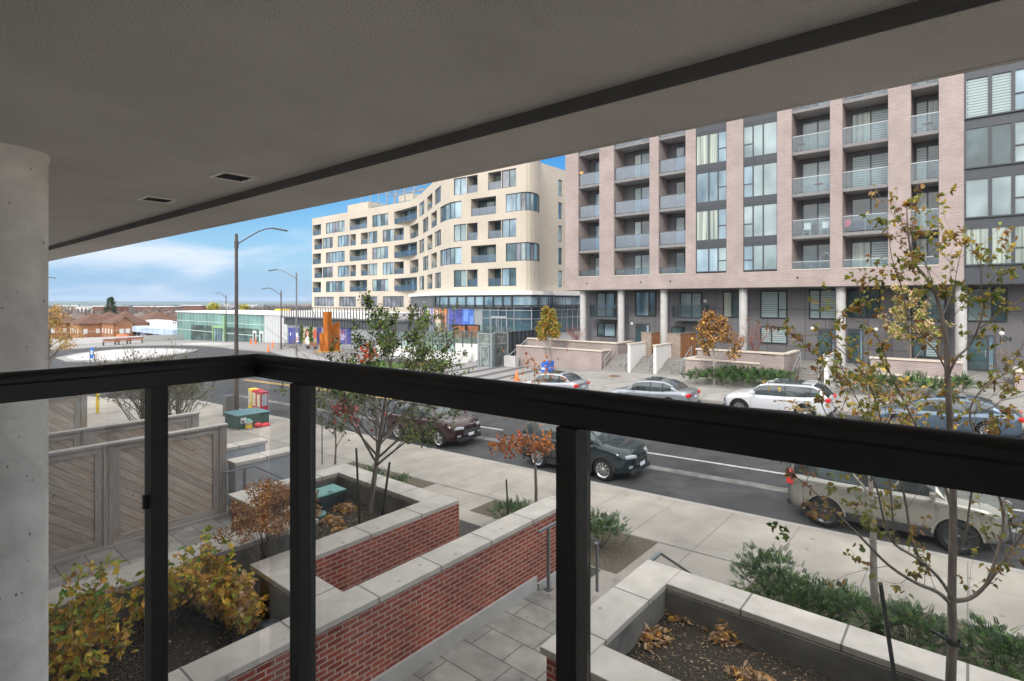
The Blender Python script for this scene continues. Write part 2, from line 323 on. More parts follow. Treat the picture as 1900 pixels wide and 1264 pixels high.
def leafmat(name, col, tr=.35):
    m = bpy.data.materials.new(name); m.use_nodes = True; nt = m.node_tree; p = nt.nodes['Principled BSDF']; L = nt.links.new
    p.inputs['Roughness'].default_value = .55
    g = sh(nt, 'ShaderNodeNewGeometry'); r = sh(nt, 'ShaderNodeHueSaturation', Color=(*col, 1)); mr = sh(nt, 'ShaderNodeMapRange'); mr.inputs['To Min'].default_value = .55; mr.inputs['To Max'].default_value = 1.45
    L(g.outputs['Random Per Island'], mr.inputs[0]); L(mr.outputs[0], r.inputs['Value']); L(r.outputs[0], p.inputs['Base Color'])
    t = sh(nt, 'ShaderNodeBsdfTranslucent'); L(r.outputs[0], t.inputs[0]); mx = sh(nt, 'ShaderNodeMixShader'); mx.inputs[0].default_value = tr
    L(p.outputs[0], mx.inputs[1]); L(t.outputs[0], mx.inputs[2]); L(mx.outputs[0], nt.nodes['Material Output'].inputs[0]); return m
LM = {k: leafmat('leaf_' + k, c) for k, c in dict(green=(.18, .34, .06), dkgreen=(.035, .07, .025), olive=(.22, .24, .06), yellow=(.78, .56, .08), ochre=(.70, .40, .09),
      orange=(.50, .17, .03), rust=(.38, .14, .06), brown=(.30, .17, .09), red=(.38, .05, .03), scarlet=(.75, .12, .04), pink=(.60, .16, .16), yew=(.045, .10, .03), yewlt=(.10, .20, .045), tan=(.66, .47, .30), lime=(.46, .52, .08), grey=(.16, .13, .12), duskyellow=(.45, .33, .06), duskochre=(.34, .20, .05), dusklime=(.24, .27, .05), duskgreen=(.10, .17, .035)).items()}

def wear(m, stain=(.5, 1.25), sc=.35, crack=.0, spot=0):
    """large stains, small dark spots and hairline cracks multiplied into the base colour of a real surface"""
    nt = m.node_tree; L = nt.links.new; p = nt.nodes['Principled BSDF']; src = p.inputs['Base Color'].links[0].from_socket
    g = sh(nt, 'ShaderNodeNewGeometry'); n = sh(nt, 'ShaderNodeTexNoise', Scale=sc, Detail=9, Roughness=.65, Distortion=.6); L(g.outputs['Position'], n.inputs['Vector'])
    r = sh(nt, 'ShaderNodeMapRange'); r.inputs['From Min'].default_value = .32; r.inputs['From Max'].default_value = .68; r.inputs['To Min'].default_value = stain[0]; r.inputs['To Max'].default_value = stain[1]; L(n.outputs['Fac'], r.inputs[0])
    f = r.outputs[0]
    if crack:
        v = sh(nt, 'ShaderNodeTexVoronoi', Scale=crack, feature='DISTANCE_TO_EDGE'); n3 = sh(nt, 'ShaderNodeTexNoise', Scale=crack * 3, Detail=4); L(g.outputs['Position'], n3.inputs['Vector']); mx = sh(nt, 'ShaderNodeMix', data_type='VECTOR'); mx.inputs['Factor'].default_value = .12
        L(g.outputs['Position'], mx.inputs['A']); L(n3.outputs['Color'], mx.inputs['B']); L(mx.outputs['Result'], v.inputs['Vector'])
        c = sh(nt, 'ShaderNodeMapRange'); c.inputs['From Min'].default_value = .0; c.inputs['From Max'].default_value = .012; c.inputs['To Min'].default_value = .62; c.inputs['To Max'].default_value = 1; L(v.outputs['Distance'], c.inputs[0])
        mu = sh(nt, 'ShaderNodeMath', operation='MULTIPLY'); L(f, mu.inputs[0]); L(c.outputs[0], mu.inputs[1]); f = mu.outputs[0]
    if spot:
        v = sh(nt, 'ShaderNodeTexVoronoi', Scale=spot); L(g.outputs['Position'], v.inputs['Vector']); c = sh(nt, 'ShaderNodeMapRange'); c.inputs['From Min'].default_value = .04; c.inputs['From Max'].default_value = .11; c.inputs['To Min'].default_value = .55; c.inputs['To Max'].default_value = 1; L(v.outputs['Distance'], c.inputs[0])
        mu = sh(nt, 'ShaderNodeMath', operation='MULTIPLY'); L(f, mu.inputs[0]); L(c.outputs[0], mu.inputs[1]); f = mu.outputs[0]
    m2 = sh(nt, 'ShaderNodeMix', data_type='RGBA', blend_type='MULTIPLY'); m2.inputs['Factor'].default_value = 1; L(src, m2.inputs['A']); L(f, m2.inputs['B']); L(m2.outputs['Result'], p.inputs['Base Color'])
wear(M['asphalt'], (.72, 1.3), .5, .35, 1.1); wear(M['sidewalk'], (.80, 1.12), .7, 0, 1.6); wear(M['farwalk'], (.82, 1.12), .4, .25, .8); wear(M['plazalight'], (.85, 1.12), .15); wear(M['gutter'], (.6, 1.3), 1.5, 1.2, 2)
wear(M['patio'], (.72, 1.18), 1.3, 0, 2.3); wear(M['coping'], (.84, 1.06), 1.8, 0, 3.1); wear(M['copingx'], (.84, 1.06), 1.8, 0, 3.1); wear(M['redbrick'], (.78, 1.2), 1.1); wear(M['pinkbrick'], (.90, 1.05), .35); wear(M['cream'], (.93, 1.04), .12)
wear(M['stucco'], (.85, 1.08), 1.2); wear(M['conc_col'], (.82, 1.08), 2.6, 0, 9); wear(M['soffit'], (.93, 1.04), .8); wear(M['darkconc'], (.6, 1.3), 2)

def stripes(name, c1, c2, period, frac, rot=0.0):
    m = mat(name, c1, .9, var=0); nt = m.node_tree; L = nt.links.new; g = sh(nt, 'ShaderNodeNewGeometry'); mp_ = sh(nt, 'ShaderNodeMapping'); mp_.inputs['Rotation'].default_value = (0, 0, rot); L(g.outputs['Position'], mp_.inputs[0]); sx_ = sh(nt, 'ShaderNodeSeparateXYZ'); L(mp_.outputs[0], sx_.inputs[0])
    d = sh(nt, 'ShaderNodeMath', operation='DIVIDE'); d.inputs[1].default_value = period; L(sx_.outputs['X'], d.inputs[0]); f = sh(nt, 'ShaderNodeMath', operation='FLOORED_MODULO'); f.inputs[1].default_value = 1; L(d.outputs[0], f.inputs[0])
    gt = sh(nt, 'ShaderNodeMath', operation='LESS_THAN'); gt.inputs[1].default_value = frac; L(f.outputs[0], gt.inputs[0]); mx = sh(nt, 'ShaderNodeMix', data_type='RGBA'); mx.inputs['A'].default_value = (*c1, 1); mx.inputs['B'].default_value = (*c2, 1); L(gt.outputs[0], mx.inputs['Factor']); L(mx.outputs['Result'], nt.nodes['Principled BSDF'].inputs['Base Color'])
    wear(m, (.85, 1.12), .5); return m
# ------------------------------------------------------------------ ground, roads, water
def drape(name, poly, off, m, skirt=0, kind='structure', label=None, cat=None, zf=gz):
    bm = bmesh.new(); vs = [bm.verts.new((x, y, 0)) for x, y in poly]; bm.faces.new(vs)
    for co, no in (((-150, 0, 0), (1, 0, 0)), ((0, 15.5, 0), (0, 1, 0)), ((0, 41.5, 0), (0, 1, 0))):
        bmesh.ops.bisect_plane(bm, geom=bm.verts[:] + bm.edges[:] + bm.faces[:], plane_co=co, plane_no=no)
    if skirt:
        be = [e for e in bm.edges if e.is_boundary]
        r = bmesh.ops.extrude_edge_only(bm, edges=be); low = set(v for v in r['geom'] if isinstance(v, bmesh.types.BMVert))
    else: low = set()
    for v in bm.verts: v.co.z = zf(v.co.x, v.co.y) + off - (skirt if v in low else 0)
    bmesh.ops.triangulate(bm, faces=bm.faces); bmesh.ops.recalc_face_normals(bm, faces=bm.faces)
    up = [f for f in bm.faces if abs(f.normal.z) > .5 and f.normal.z < 0]
    if up: bmesh.ops.reverse_faces(bm, faces=up)
    me = bpy.data.meshes.new(name); bm.to_mesh(me); bm.free(); me.materials.append(m)
    o = link(bpy.data.objects.new(name, me)); tag(o, label, cat, kind=kind); return o
b = MB()      # far terrain sheet reaching the lake, strips over X and Y
xs = [-6000, -3600, -2200, -1400, -900, -600, -400, -300, -230, -190, -165, -150, -110, -70, -45, -30, -10, 10, 40, 120, 400]
ys = [-1500, -600, -250, -100, -40, -5, 15.5, 28, 41.5, 70, 120, 200, 400, 900, 1800, 4000]
def far_z(x, y):
    z = gz(x, y) - .06
    if x < -150: z -= min((-150 - x) * .03, 9.0)
    if x < -160: z -= 3.5
    if y > 41.5: z -= min((y - 41.5) * .01, 4) if x < -60 else 0
    return z
b.add([(x, y, far_z(x, y)) for x in xs for y in ys], [(i * len(ys) + j, (i + 1) * len(ys) + j, (i + 1) * len(ys) + j + 1, i * len(ys) + j + 1) for i in range(len(xs) - 1) for j in range(len(ys) - 1)])
M['farland'] = mat('dry_grass_land', (.13, .11, .07), .95, var=.3, scale=.02, col2=(.20, .15, .11))
tag(b.build('ground', M['farland']), kind='structure')
M['lake'] = mat('lake_water', (.06, .115, .125), .95, var=.1, scale=.001, spec=.0)
b = MB(); b.quad((-60000, -40000, -16), (-3500, -40000, -16), (-3500, 50000, -16), (-60000, 50000, -16)); tag(b.build('lake_water', M['lake']), kind='structure')
arc = lambda cx, cy, rx, ry, a0, a1, n: [(cx + rx * math.cos(math.radians(a0 + (a1 - a0) * i / n)), cy + ry * math.sin(math.radians(a0 + (a1 - a0) * i / n))) for i in range(n + 1)]
road_poly = [(60, 15.2), (60, 29.6), (-52, 29.6), (-58, 31), (-66, 35), (-76, 38)] + arc(-108, 27, 32, 14, 60, 180, 14) + arc(-108, 22, 32, 10, 185, 250, 6) + [(-95, 10), (-60, 9), (-46, 12.5), (-41, 15.2)]
drape('road', road_poly, 0, M['asphalt'])
drape('gutter_strip', [(60, 15.22), (60, 15.62), (-41, 15.62), (-41, 15.22)], .004, M['gutter'])
drape('parking_lane_strip', [(60, 17.75), (60, 18.15), (-41, 18.15), (-41, 17.75)], .004, M['gutter'])
drape('lane_line', [(60, 19.42), (60, 19.56), (-9.6, 19.56), (-9.6, 19.42)], .004, M['linewhite'])
for i, x in enumerate([-13.5, -18.0, -22.5]): drape('lane_dash', [(x + 1.2, 19.42), (x + 1.2, 19.56), (x - .6, 19.56), (x - .6, 19.42)], .004, M['linewhite'])
for dy in (0, .28): drape('centre_line', [(60, 22.6 + dy), (60, 22.72 + dy), (-50, 22.3 + dy), (-50, 22.18 + dy)], .004, M['lineyellow'])
# pavements: kerbs are real 0.15 m steps
drape('sidewalk', [(60, -6), (60, 15.2), (-41, 15.2), (-46, 12.5), (-60, 9), (-95, 10), (-112, 11), (-112, -6)], .15, M['sidewalk'], .2)
drape('kerb_stone', [(60, 15.02), (60, 15.2), (-41, 15.2), (-41, 15.02)], .154, mat('kerb_concrete', (.34, .32, .30), .9, var=.12, scale=3))
drape('sidewalk_joint', [(60, 12.10), (60, 12.15), (-41, 12.15), (-41, 12.10)], .154, M['darkconc'])
drape('far_sidewalk', [(60, 29.6), (60, 70), (-27, 70), (-27, 29.6)], .15, M['farwalk'], .2)
edge = [(-52, 29.6), (-58, 31), (-66, 35), (-76, 38)] + arc(-108, 27, 32, 14, 60, 180, 14)
drape('plaza_paving', [(-27, 29.6), (-27, 75), (-154, 75), (-154, 56), (-148, 53), (-147, 43), (-158, 31), (-158, 27)] + edge[::-1][1:], .15, M['plazalight'], .2)
# banded paving in front of the stairs
bands = [(-27, 29.9), (-48, 29.9), (-40.5, 31.9), (-38.2, 36.2), (-27, 37.6)]
M['plaza'] = stripes('banded_plaza_paving', (.25, .245, .24), (.10, .10, .105), 2.3, .38)
drape('plaza_bands', bands, .165, M['plaza'])
drape('plaza_bands', [(-50, 33), (-90, 46), (-84, 50), (-46, 39)], .154, M['plaza'])
drape('plaza_bands', [(-104, 41.3), (-122, 41.2), (-124, 47.5), (-106, 47.5)], .154, brick('crossing_bands', (.50, .49, .47), (.24, .24, .25), (.4, .4, .4), bw=.9, bh=60, ms=.01, flat=True, offset=0, var=.05))
isl = [(-121, 25.5), (-122.5, 31), (-118, 34.5), (-108, 36.2), (-98, 36.4), (-93.5, 34), (-89, 28), (-88, 25), (-91, 22), (-100, 19.5), (-112, 20.5)]
drape('traffic_island', isl, .16, M['plazalight'], .2)
drape('island_paving', [(x * .86 + -105 * .14, y * .86 + 28 * .14) for x, y in isl], .164, mat('island_flagstone', (.44, .43, .42), .9, var=.12, scale=.5))
drape('lawn', [(-38.2, 36.2), (-40.4, 32.1), (-47.5, 31.5), (-48.5, 35)], .17, M['grass'])
drape('ramp_asphalt', [(-38.1, 36.3), (-48.4, 35.1), (-49.5, 37.5), (-39, 38.2)], .16, M['asphalt'])
tag(drape('utility_marking', [(-9.4, 13.6), (-9.1, 13.95), (-9.5, 14.0), (-9.75, 13.75)], .156, mat('blue_marking_paint', (.03, .22, .55), .7, var=.3)), kind='structure')
drape('utility_marking', [(-13.3, 18.5), (-12.4, 18.5), (-12.4, 18.65), (-13.3, 18.65)], .008, mat('orange_marking_paint', (.6, .16, .05), .7, var=.3))
def manhole(x, y, r, m):
    b = MB(); z = gz(x, y) + .155
    b.lathe([(0, .012), (r * .9, .012), (r, .006), (r, -.02)], (x, y, z), n=24)
    tag(b.build('manhole_cover', m), 'rusty round manhole cover set in the driveway beyond the parked sedan', 'manhole')
manhole(-19.7, 35.4, .45, mat('rusty_iron', (.16, .09, .05), .8, var=.3, scale=10))
# ------------------------------------------------------------------ soil beds in the sidewalk
def bed(poly, m=None, name='planting_bed'):
    return drape(name, poly, .157, m or M['soilgrey'])
bed([(-5.62, 10.15), (-5.6, 12.08), (-10.7, 12.08), (-10.7, 10.98), (-7.9, 10.98), (-7.9, 10.15)])
bed([(-5.96, 3.9), (-5.96, 10.1), (-7.9, 10.1), (-7.9, 10.34), (-10.6, 10.34), (-10.6, 7.1), (-7.1, 7.1), (-7.1, 3.9)], mat('dark_gravel', (.07, .065, .06), .9, var=.5, scale=30, bump=.02, bscale=40), 'gravel_bed')
bed([(-3.3, 12.08), (-3.3, 7.2), (6, 7.2), (6, 12.08)])
bed([(-13.3, 12.08), (-13.3, 8.6), (-17.9, 8.6), (-17.9, 12.08)])
# ------------------------------------------------------------------ our own building: soffit, beam, column, mass that shades the yard
own = thing('apartment_building', 'grey rendered soffit, edge beam and round column of the balcony the view is taken from', 'building', (0, 3.6, 7.2))
YB0, YB1, ZB, ZS = 2.81, 3.58, 7.15, 7.24
b = MB(); b.box(-40, 14, -2.0, YB0, ZS, ZS + .3); b.build('soffit', M['soffit'], own)
b = MB(); b.box(-40, 14, YB0, YB1, ZB, ZB + .55); ob = b.build('edge_beam', [M['soffit']], own)
rng = random.Random(2); b = MB(); x = -12.0
while x < 6:      # hairline drip crack along the beam soffit
    L_ = rng.uniform(.15, .9)
    if rng.random() < .7: y = YB1 - .055 + rng.uniform(-.006, .006); b.quad((x, y, ZB - .001), (x + L_, y + rng.uniform(-.006, .006), ZB - .001), (x + L_, y + .006, ZB - .001), (x, y + .004, ZB - .001))
    x += L_ + rng.uniform(0, .1)
b.build('drip_crack', M['dark'], own)
b = MB(); b.box(-40, 14, YB0 - .004, YB0 - .001, ZB + .002, ZS, 0); b.build('beam_face_shade', M['beamshade'], own)  # thin dark strip paints the shade of the beam's inner face
b = MB(); b.box(-40, 14, YB1, YB1 + .35, ZB + .18, ZB + .9); b.build('fascia', M['soffit'], own)
b = MB(); b.box(-40, 14, -12, YB1 - .01, ZB + .56, 8.6); b.box(-40, 14, -12, -1.2, 0, ZB + .55); b.build('wall', mat('own_wall', (.85, .82, .78), .9), own)  # unseen mass kept low and pale so more light reaches yard and column
b = MB(); b.box(-1.75, 14, -1.2, .93, 4.45, 4.70); b.build('balcony_floor', mat('pale_floor', (.55, .53, .50), .8), own)
CR = .33; ccx, ccy = at(90, 400, 4.72).x, at(90, 400, 4.72).y
# column centre: left of its right silhouette
dv = Vector((ccx, ccy, 0)).normalized(); perp = Vector((-dv.y, dv.x, 0)); cc = Vector((ccx, ccy, 0)) + perp * CR
b = MB(); b.lathe([(CR, 0.0), (CR, ZS - .05), (CR + .012, ZS - .045), (CR + .012, ZS)], (cc.x, cc.y, 0), n=64); col_o = b.build('column', M['conc_col'], own)
rng = random.Random(3)      # air holes in the cast concrete
b = MB()
for i in range(90):
    a = rng.uniform(-2.6, 1.2); z = rng.uniform(3.0, 7.1); r = rng.choice([.003, .003, .004, .005, .009]) * rng.uniform(.6, 1.1)
    n = Vector((math.cos(a), math.sin(a), 0)); t = Vector((-n.y, n.x, 0)); c = Vector((cc.x, cc.y, z)) + n * (CR + .0008); k = 7
    st = rng.uniform(.7, 2.2)
    b.add([c + t * math.cos(2 * math.pi * j / k) * r + Vector((0, 0, 1)) * math.sin(2 * math.pi * j / k) * r * st for j in range(k)], [tuple(range(k))])
b.build('pitting', mat('hole_shadow', (.22, .19, .165), .95, var=0), own)
M['ventwhite'] = mat('vent_white', (.9, .88, .84), .6, var=.03)
for i, (px, py, n) in enumerate(((433, 328, 0), (292, 370, 1))):
    X, Yd = ray(px); d = (ZS - CZ) * F / (HY - py); c = Vector((X * d, Yd * d, ZS)); w, l = .155, .155
    b = MB(); z = ZS - .012
    for s in (-1, 1): b.box(c.x - w, c.x + w, c.y + s * l - .018, c.y + s * l + .018, z, ZS); b.box(c.x + s * w - .018, c.x + s * w + .018, c.y - l, c.y + l, z, ZS)
    v = b.build('vent', M['ventwhite'], own)
    b = MB(); b.box(c.x - w, c.x + w, c.y - l, c.y + l, ZS - .002, ZS + .02); b.build('vent_duct', mat('vent_void', (.008, .008, .008), .9, var=0), v)
    b = MB()
    for k in range(9):
        y = c.y - l + .035 + k * (2 * l - .07) / 8; b.obox((c.x, y, z + .007), (w - .015, 0, 0), (0, .004, 0), (0, 0, .003))
    b.box(c.x - .004, c.x + .004, c.y - l, c.y + l, z, z + .008)
    b.build('louvre', M['dark'], v)
# ------------------------------------------------------------------ balcony railing
rail = thing('balcony_railing', 'black metal handrail with posts and clear glass panels running round the near balcony corner', 'railing', (-1.694, .80, 4.70))
c0 = Vector((-1.694, .80, 0)); e1 = Vector((.60, .911, 0)); e0 = Vector((-1.694, -1.1, 0)); RT = CZ - .1624; XLR = -1.70; BF = 4.70
def railprof(w):       # (side, z) cross-section
    pts = [(-.0165, -.069), (-.0165, -.030), (-.0215, -.024)]
    for a in range(0, 181, 15): pts.append((-.0215 * math.cos(math.radians(a)), -.016 + .016 * math.sin(math.radians(a))))
    return pts + [(.0215, -.024), (.0165, -.030), (.0165, -.069)]
def sweep(mb, pts, prof):
    rows = []
    for i, p in enumerate(pts):
        if i == 0: d = (pts[1] - p).normalized(); k = 1
        elif i == len(pts) - 1: d = (p - pts[i - 1]).normalized(); k = 1
        else:
            d1 = (p - pts[i - 1]).normalized(); d2 = (pts[i + 1] - p).normalized(); d = (d1 + d2).normalized(); k = 1 / d.dot(d1)
        sd = Vector((d.y, -d.x, 0)); rows.append([p + sd * s * k + Vector((0, 0, RT + z)) for s, z in prof])
    n = len(prof)
    for i in range(len(rows) - 1):
        for j in range(n): mb.add([rows[i][j], rows[i][(j + 1) % n], rows[i + 1][(j + 1) % n], rows[i + 1][j]], [(0, 1, 2, 3)])
    mb.add(rows[0], [tuple(range(n))]); mb.add(rows[-1], [tuple(range(n))])
b = MB(); sweep(b, [e0, c0, e1], railprof(.06)); ho = b.build('handrail', M['black'], rail)
du = (e1 - c0).normalized(); dn = Vector((-du.y, du.x, 0)); dl = (e0 - c0).normalized(); dln = Vector((dl.y, -dl.x, 0))
RB = RT - .069
def rpost(px, left=False):
    X, Yd = ray(px)
    if left: d = XLR / X; p = Vector((X * d, Yd * d, 0)); ax, ay = dl * .020, Vector((1, 0, 0)) * .029
    else:
        t = (c0.x * Yd - c0.y * X) / (du.y * X - du.x * Yd); p = c0 + du * t; ax, ay = du * .0215, dn * .028
    b = MB(); b.obox((p.x, p.y, (BF + RB) / 2), ax, ay, (0, 0, (RB - BF) / 2)); po = b.build('post', M['blackpost'], rail, bevel=.002)
    for zc in (5.46, 4.90):
        b = MB(); q = p + (du * -.026 if not left else dl * .025); b.obox((q.x, q.y, zc), (.006, 0, 0), (0, .007, 0), (0, 0, .018)); b.build('glass_clip', M['black'], po)
    return p
posts = [rpost(1064), rpost(562), rpost(290, True)]
p4 = c0 + du * 1.80; b = MB(); b.obox((p4.x, p4.y, (BF + RB) / 2), du * .0215, dn * .028, (0, 0, (RB - BF) / 2)); b.build('post', M['blackpost'], rail, bevel=.002)
def gpanel(a, bb, zt=RB, zb=4.74):
    a = Vector(a); bb = Vector(bb); d = (bb - a).normalized(); n = Vector((-d.y, d.x, 0)) * .003
    m = MB(); m.obox(((a.x + bb.x) / 2, (a.y + bb.y) / 2, (zt + zb) / 2), (bb - a) / 2, n, (0, 0, (zt - zb) / 2)); return m.build('glass_panel', M['railglass'], rail)
off = dn * .012; g_ = .024
X_, Yd_ = ray(495); t_ = (c0.x * Yd_ - c0.y * X_) / (du.y * X_ - du.x * Yd_); gp0 = c0 + du * t_
gpanel(gp0 + off, posts[1] - du * g_ + off); gpanel(posts[1] + du * g_ + off, posts[0] - du * g_ + off); gpanel(posts[0] + du * g_ + off, p4 - du * g_ + off)
Xl, Yl = ray(481); XG = XLR - .012; dL = XG / Xl
gpanel((XG, Yl * dL, 0), (XG, posts[2].y + .024, 0)); gpanel((XG, posts[2].y - .024, 0), (XG, -1.0, 0))
# ------------------------------------------------------------------ front garden planters
ZC = 2.4
def planter(name, label, walls, copings, soil, inner, group=None, wm=None, loc=(0, 0, 0), zc=ZC):
    """walls: boxes (x0,x1,y0,y1,zb); copings: (x0,x1,y0,y1,'x'|'y')"""
    t = thing(name, label, 'planter', loc, group)
    b = MB(); bi = MB()
    for x0, x1, y0, y1, zb in walls: b.box(x0, x1, y0, y1, zb, zc - .075)
    b.build('wall', wm or M['redbrick'], t)
    for x0, x1, y0, y1, dr in copings:
        b = MB(); b.box(x0, x1, y0, y1, zc - .075, zc); b.build('coping', M['coping'] if dr == 'y' else M['copingx'], t, bevel=.006, seg=1)
    if inner:
        b = MB()
        for q in inner: b.box(*q)
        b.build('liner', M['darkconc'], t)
    for poly, z in soil:
        b = MB(); b.prism(poly, z - .3, z); b.build('soil', M['soil'], t)
    return t
zb0 = .1
planter('brick_planter', 'long red brick planter with pale stone coping running beside the paved patio', [
    (-5.93, -5.545, -1, 8.2, 1.28), (-7.12, -7.05 - .03, 3.47, 7.0, zb0), (-7.52, -7.13, 3.47, 6.95, zb0), (-7.5, -5.95, 3.47, 3.85, zb0),
    (-10.58, -7.54, 6.5, 6.93, zb0), (-10.58, -10.15, 4.5, 6.48, zb0), (-10.13, -8.3, 4.47, 4.88, zb0), (-8.8, -8.27, -1, 4.45, zb0)],
    [(-5.95, -5.50, -1, 8.25, 'y'), (-7.55, -7.085, 3.45, 7.0, 'y'), (-7.08, -5.955, 3.45, 3.87, 'x'), 
     (-10.16, -7.555, 6.5, 6.97, 'x'), (-10.62, -10.165, 4.45, 6.97, 'y'), (-10.16, -8.8, 4.45, 4.9, 'x'), (-8.795, -8.235, -1, 4.9, 'y')],
    [([(-8.3, -1), (-5.9, -1), (-5.9, 3.5), (-8.3, 3.5)], 1.92), ([(-10.2, 4.85), (-7.5, 4.85), (-7.5, 6.55), (-10.2, 6.55)], 1.97), ([(-8.3, 3.5), (-7.5, 3.5), (-7.5, 4.85), (-8.3, 4.85)], 1.95)],
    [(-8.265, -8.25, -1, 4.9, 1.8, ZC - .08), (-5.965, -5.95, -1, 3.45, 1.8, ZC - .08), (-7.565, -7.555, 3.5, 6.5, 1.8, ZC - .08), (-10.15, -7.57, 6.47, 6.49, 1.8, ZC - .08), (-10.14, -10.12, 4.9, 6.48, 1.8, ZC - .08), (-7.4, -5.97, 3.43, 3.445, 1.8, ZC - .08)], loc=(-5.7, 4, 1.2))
planter('brick_planter', 'square brick planter with stone coping and bare mulch at the lower right of the patio', [
    (-3.38, -2.98, 4.62, 7.05, 1.2), (-2.97, 5, 4.62, 4.98, 1.2), (-2.97, 5, 6.65, 7.05, zb0)],
    [(-3.43, -2.955, 4.57, 7.08, 'y'), (-2.95, 5, 4.57, 5.015, 'x'), (-2.95, 5, 6.62, 7.08, 'x')],
    [([(-2.98, 4.9), (5, 4.9), (5, 6.7), (-2.98, 6.7)], 2.02)],
    [(-2.965, -2.955, 5.0, 6.6, 1.8, ZC - .08), (-2.95, 5, 6.6, 6.615, 1.8, ZC - .08), (-2.95, 5, 5.02, 5.03, 1.8, ZC - .08)], loc=(-3.2, 5.8, 1.2))
# patio, its kerb, the stairs down to the sidewalk
b = MB(); b.box(-5.5, -3.4, -1.2, 7.26, 1.0, 1.2); b.box(-3.4, 5, -1.2, 4.6, 1.0, 1.2); tag(b.build('patio', M['patio']), kind='structure')
b = MB(); b.box(-14, -8.8, -1.2, 5.4, 1.0, 1.2); tag(b.build('terrace', M['patio']), kind='structure')
b = MB(); b.box(-12.6, -8.8, -1.2, 5.38, .1, .99); b.box(-24, -14.01, -1.2, 5.38, .0, 1.2); tag(b.build('terrace_base', M['concwall']), kind='structure')
b = MB(); b.box(-5.548, -5.50, -1, 7.26, 1.2, 1.42); b.box(-5.93, -5.49, 7.3, 8.2, .1, 1.279); tag(b.build('wall_plinth', mat('plinth_concrete', (.50, .50, .49), .85, var=.08)), 'pale concrete plinth at the foot of the long red brick planter', 'plinth')
def stairs(name, label, x0, x1, y0, n, rise, run, ztop, m, sgn=1, group=None):
    t = thing(name, label, 'stairs', ((x0 + x1) / 2, y0, ztop), group)
    b = MB()
    for i in range(n):
        z1 = ztop - i * rise; b.box(x0, x1, y0 + sgn * i * run, y0 + sgn * (i + 1) * run, -.6, z1 - .03)
        b.box(x0, x1, y0 + sgn * i * run - (.0), y0 + sgn * ((i + 1) * run + .02), z1 - .03, z1)
    b.build('step', m, t); return t
stairs('stairs', 'concrete steps from the near paved patio down to the sidewalk', -5.45, -3.47, 7.265, 6, .16, .32, 1.198, M['sidewalk'])
stairs('stairs', 'concrete steps between the stucco wall and the near planter at the left', -12.45, -10.7, 5.4, 6, .18, .32, 1.198, M['sidewalk'])
def handrail(label, pts, posts_, r=.022, m=None, flat=True, group=None):
    t = thing('stair_handrail', label, 'handrail', pts[0], group)
    b = MB()
    for a, c in zip(pts, pts[1:]): b.bar(a, c, .05 if flat else .04, .028 if flat else .04)
    b.build('rail', m or M['alum2'], t)
    for x, y, z0, z1 in posts_:
        b = MB(); b.box(x - .022, x + .022, y - .022, y + .022, z0, z1); p = b.build('post', m or M['alum2'], t)
        b = MB(); b.box(x - .06, x + .06, y - .06, y + .06, z0, z0 + .012); b.build('base_plate', m or M['alum2'], p)
M['alum2'] = mat('brushed_grey_rail', (.20, .22, .24), .4, var=.05, metal=.5)
handrail('grey handrail beside the brick wall at the top of the near patio steps', [(-5.36, 7.1, 2.25), (-5.36, 7.75, 2.25), (-5.36, 9.0, 1.45)], [(-5.36, 7.38, 1.2, 2.24)])
handrail('short grey handrail post at the foot of the near patio steps', [(-5.55, 9.17, 1.29), (-5.55, 9.3, 1.29)], [(-5.55, 9.25, gz(-5.5, 9) + .15, 1.28)])
handrail('grey handrail showing above the far coping of the mulch planter', [(-3.5, 7.1, 2.27), (-3.5, 7.62, 2.27), (-3.5, 9.0, 1.38)], [(-3.5, 7.3, 1.2, 2.26)])
handrail('grey handrail against the stucco wall of the left steps', [(-12.38, 5.1, 2.28), (-12.38, 5.75, 2.28), (-12.38, 7.3, 1.25)], [(-12.38, 5.55, 1.2, 2.27)])
# stucco stair walls
for lab, x0, x1, y1, yy in (('pale blue stucco stair wall with stone coping beside the end of the first fence', -12.95, -12.5, 6.85, 5.42), ('second pale stucco stair wall showing behind the first one', -14.35, -13.95, 6.85, 5.0)):
    t = thing('stair_wall', lab, 'wall', (x0, yy, 0)); b = MB(); b.box(x0 + .04, x1 - .03, yy, y1 - .05, -.1, 2.32); b.build('wall', M['stucco'], t)
    b = MB(); b.box(x0, x1, yy - .02, y1, 2.32, 2.4); b.build('coping', M['coping'], t, bevel=.005, seg=1)
b = MB(); b.box(-13.94, -12.96, 5.4, 7, .0, .75); b.box(-13.94, -12.96, 5.4, 6.4, .75, 1.0); tag(b.build('stairs', M['sidewalk']), 'narrow concrete steps between the two stucco walls', 'stairs')
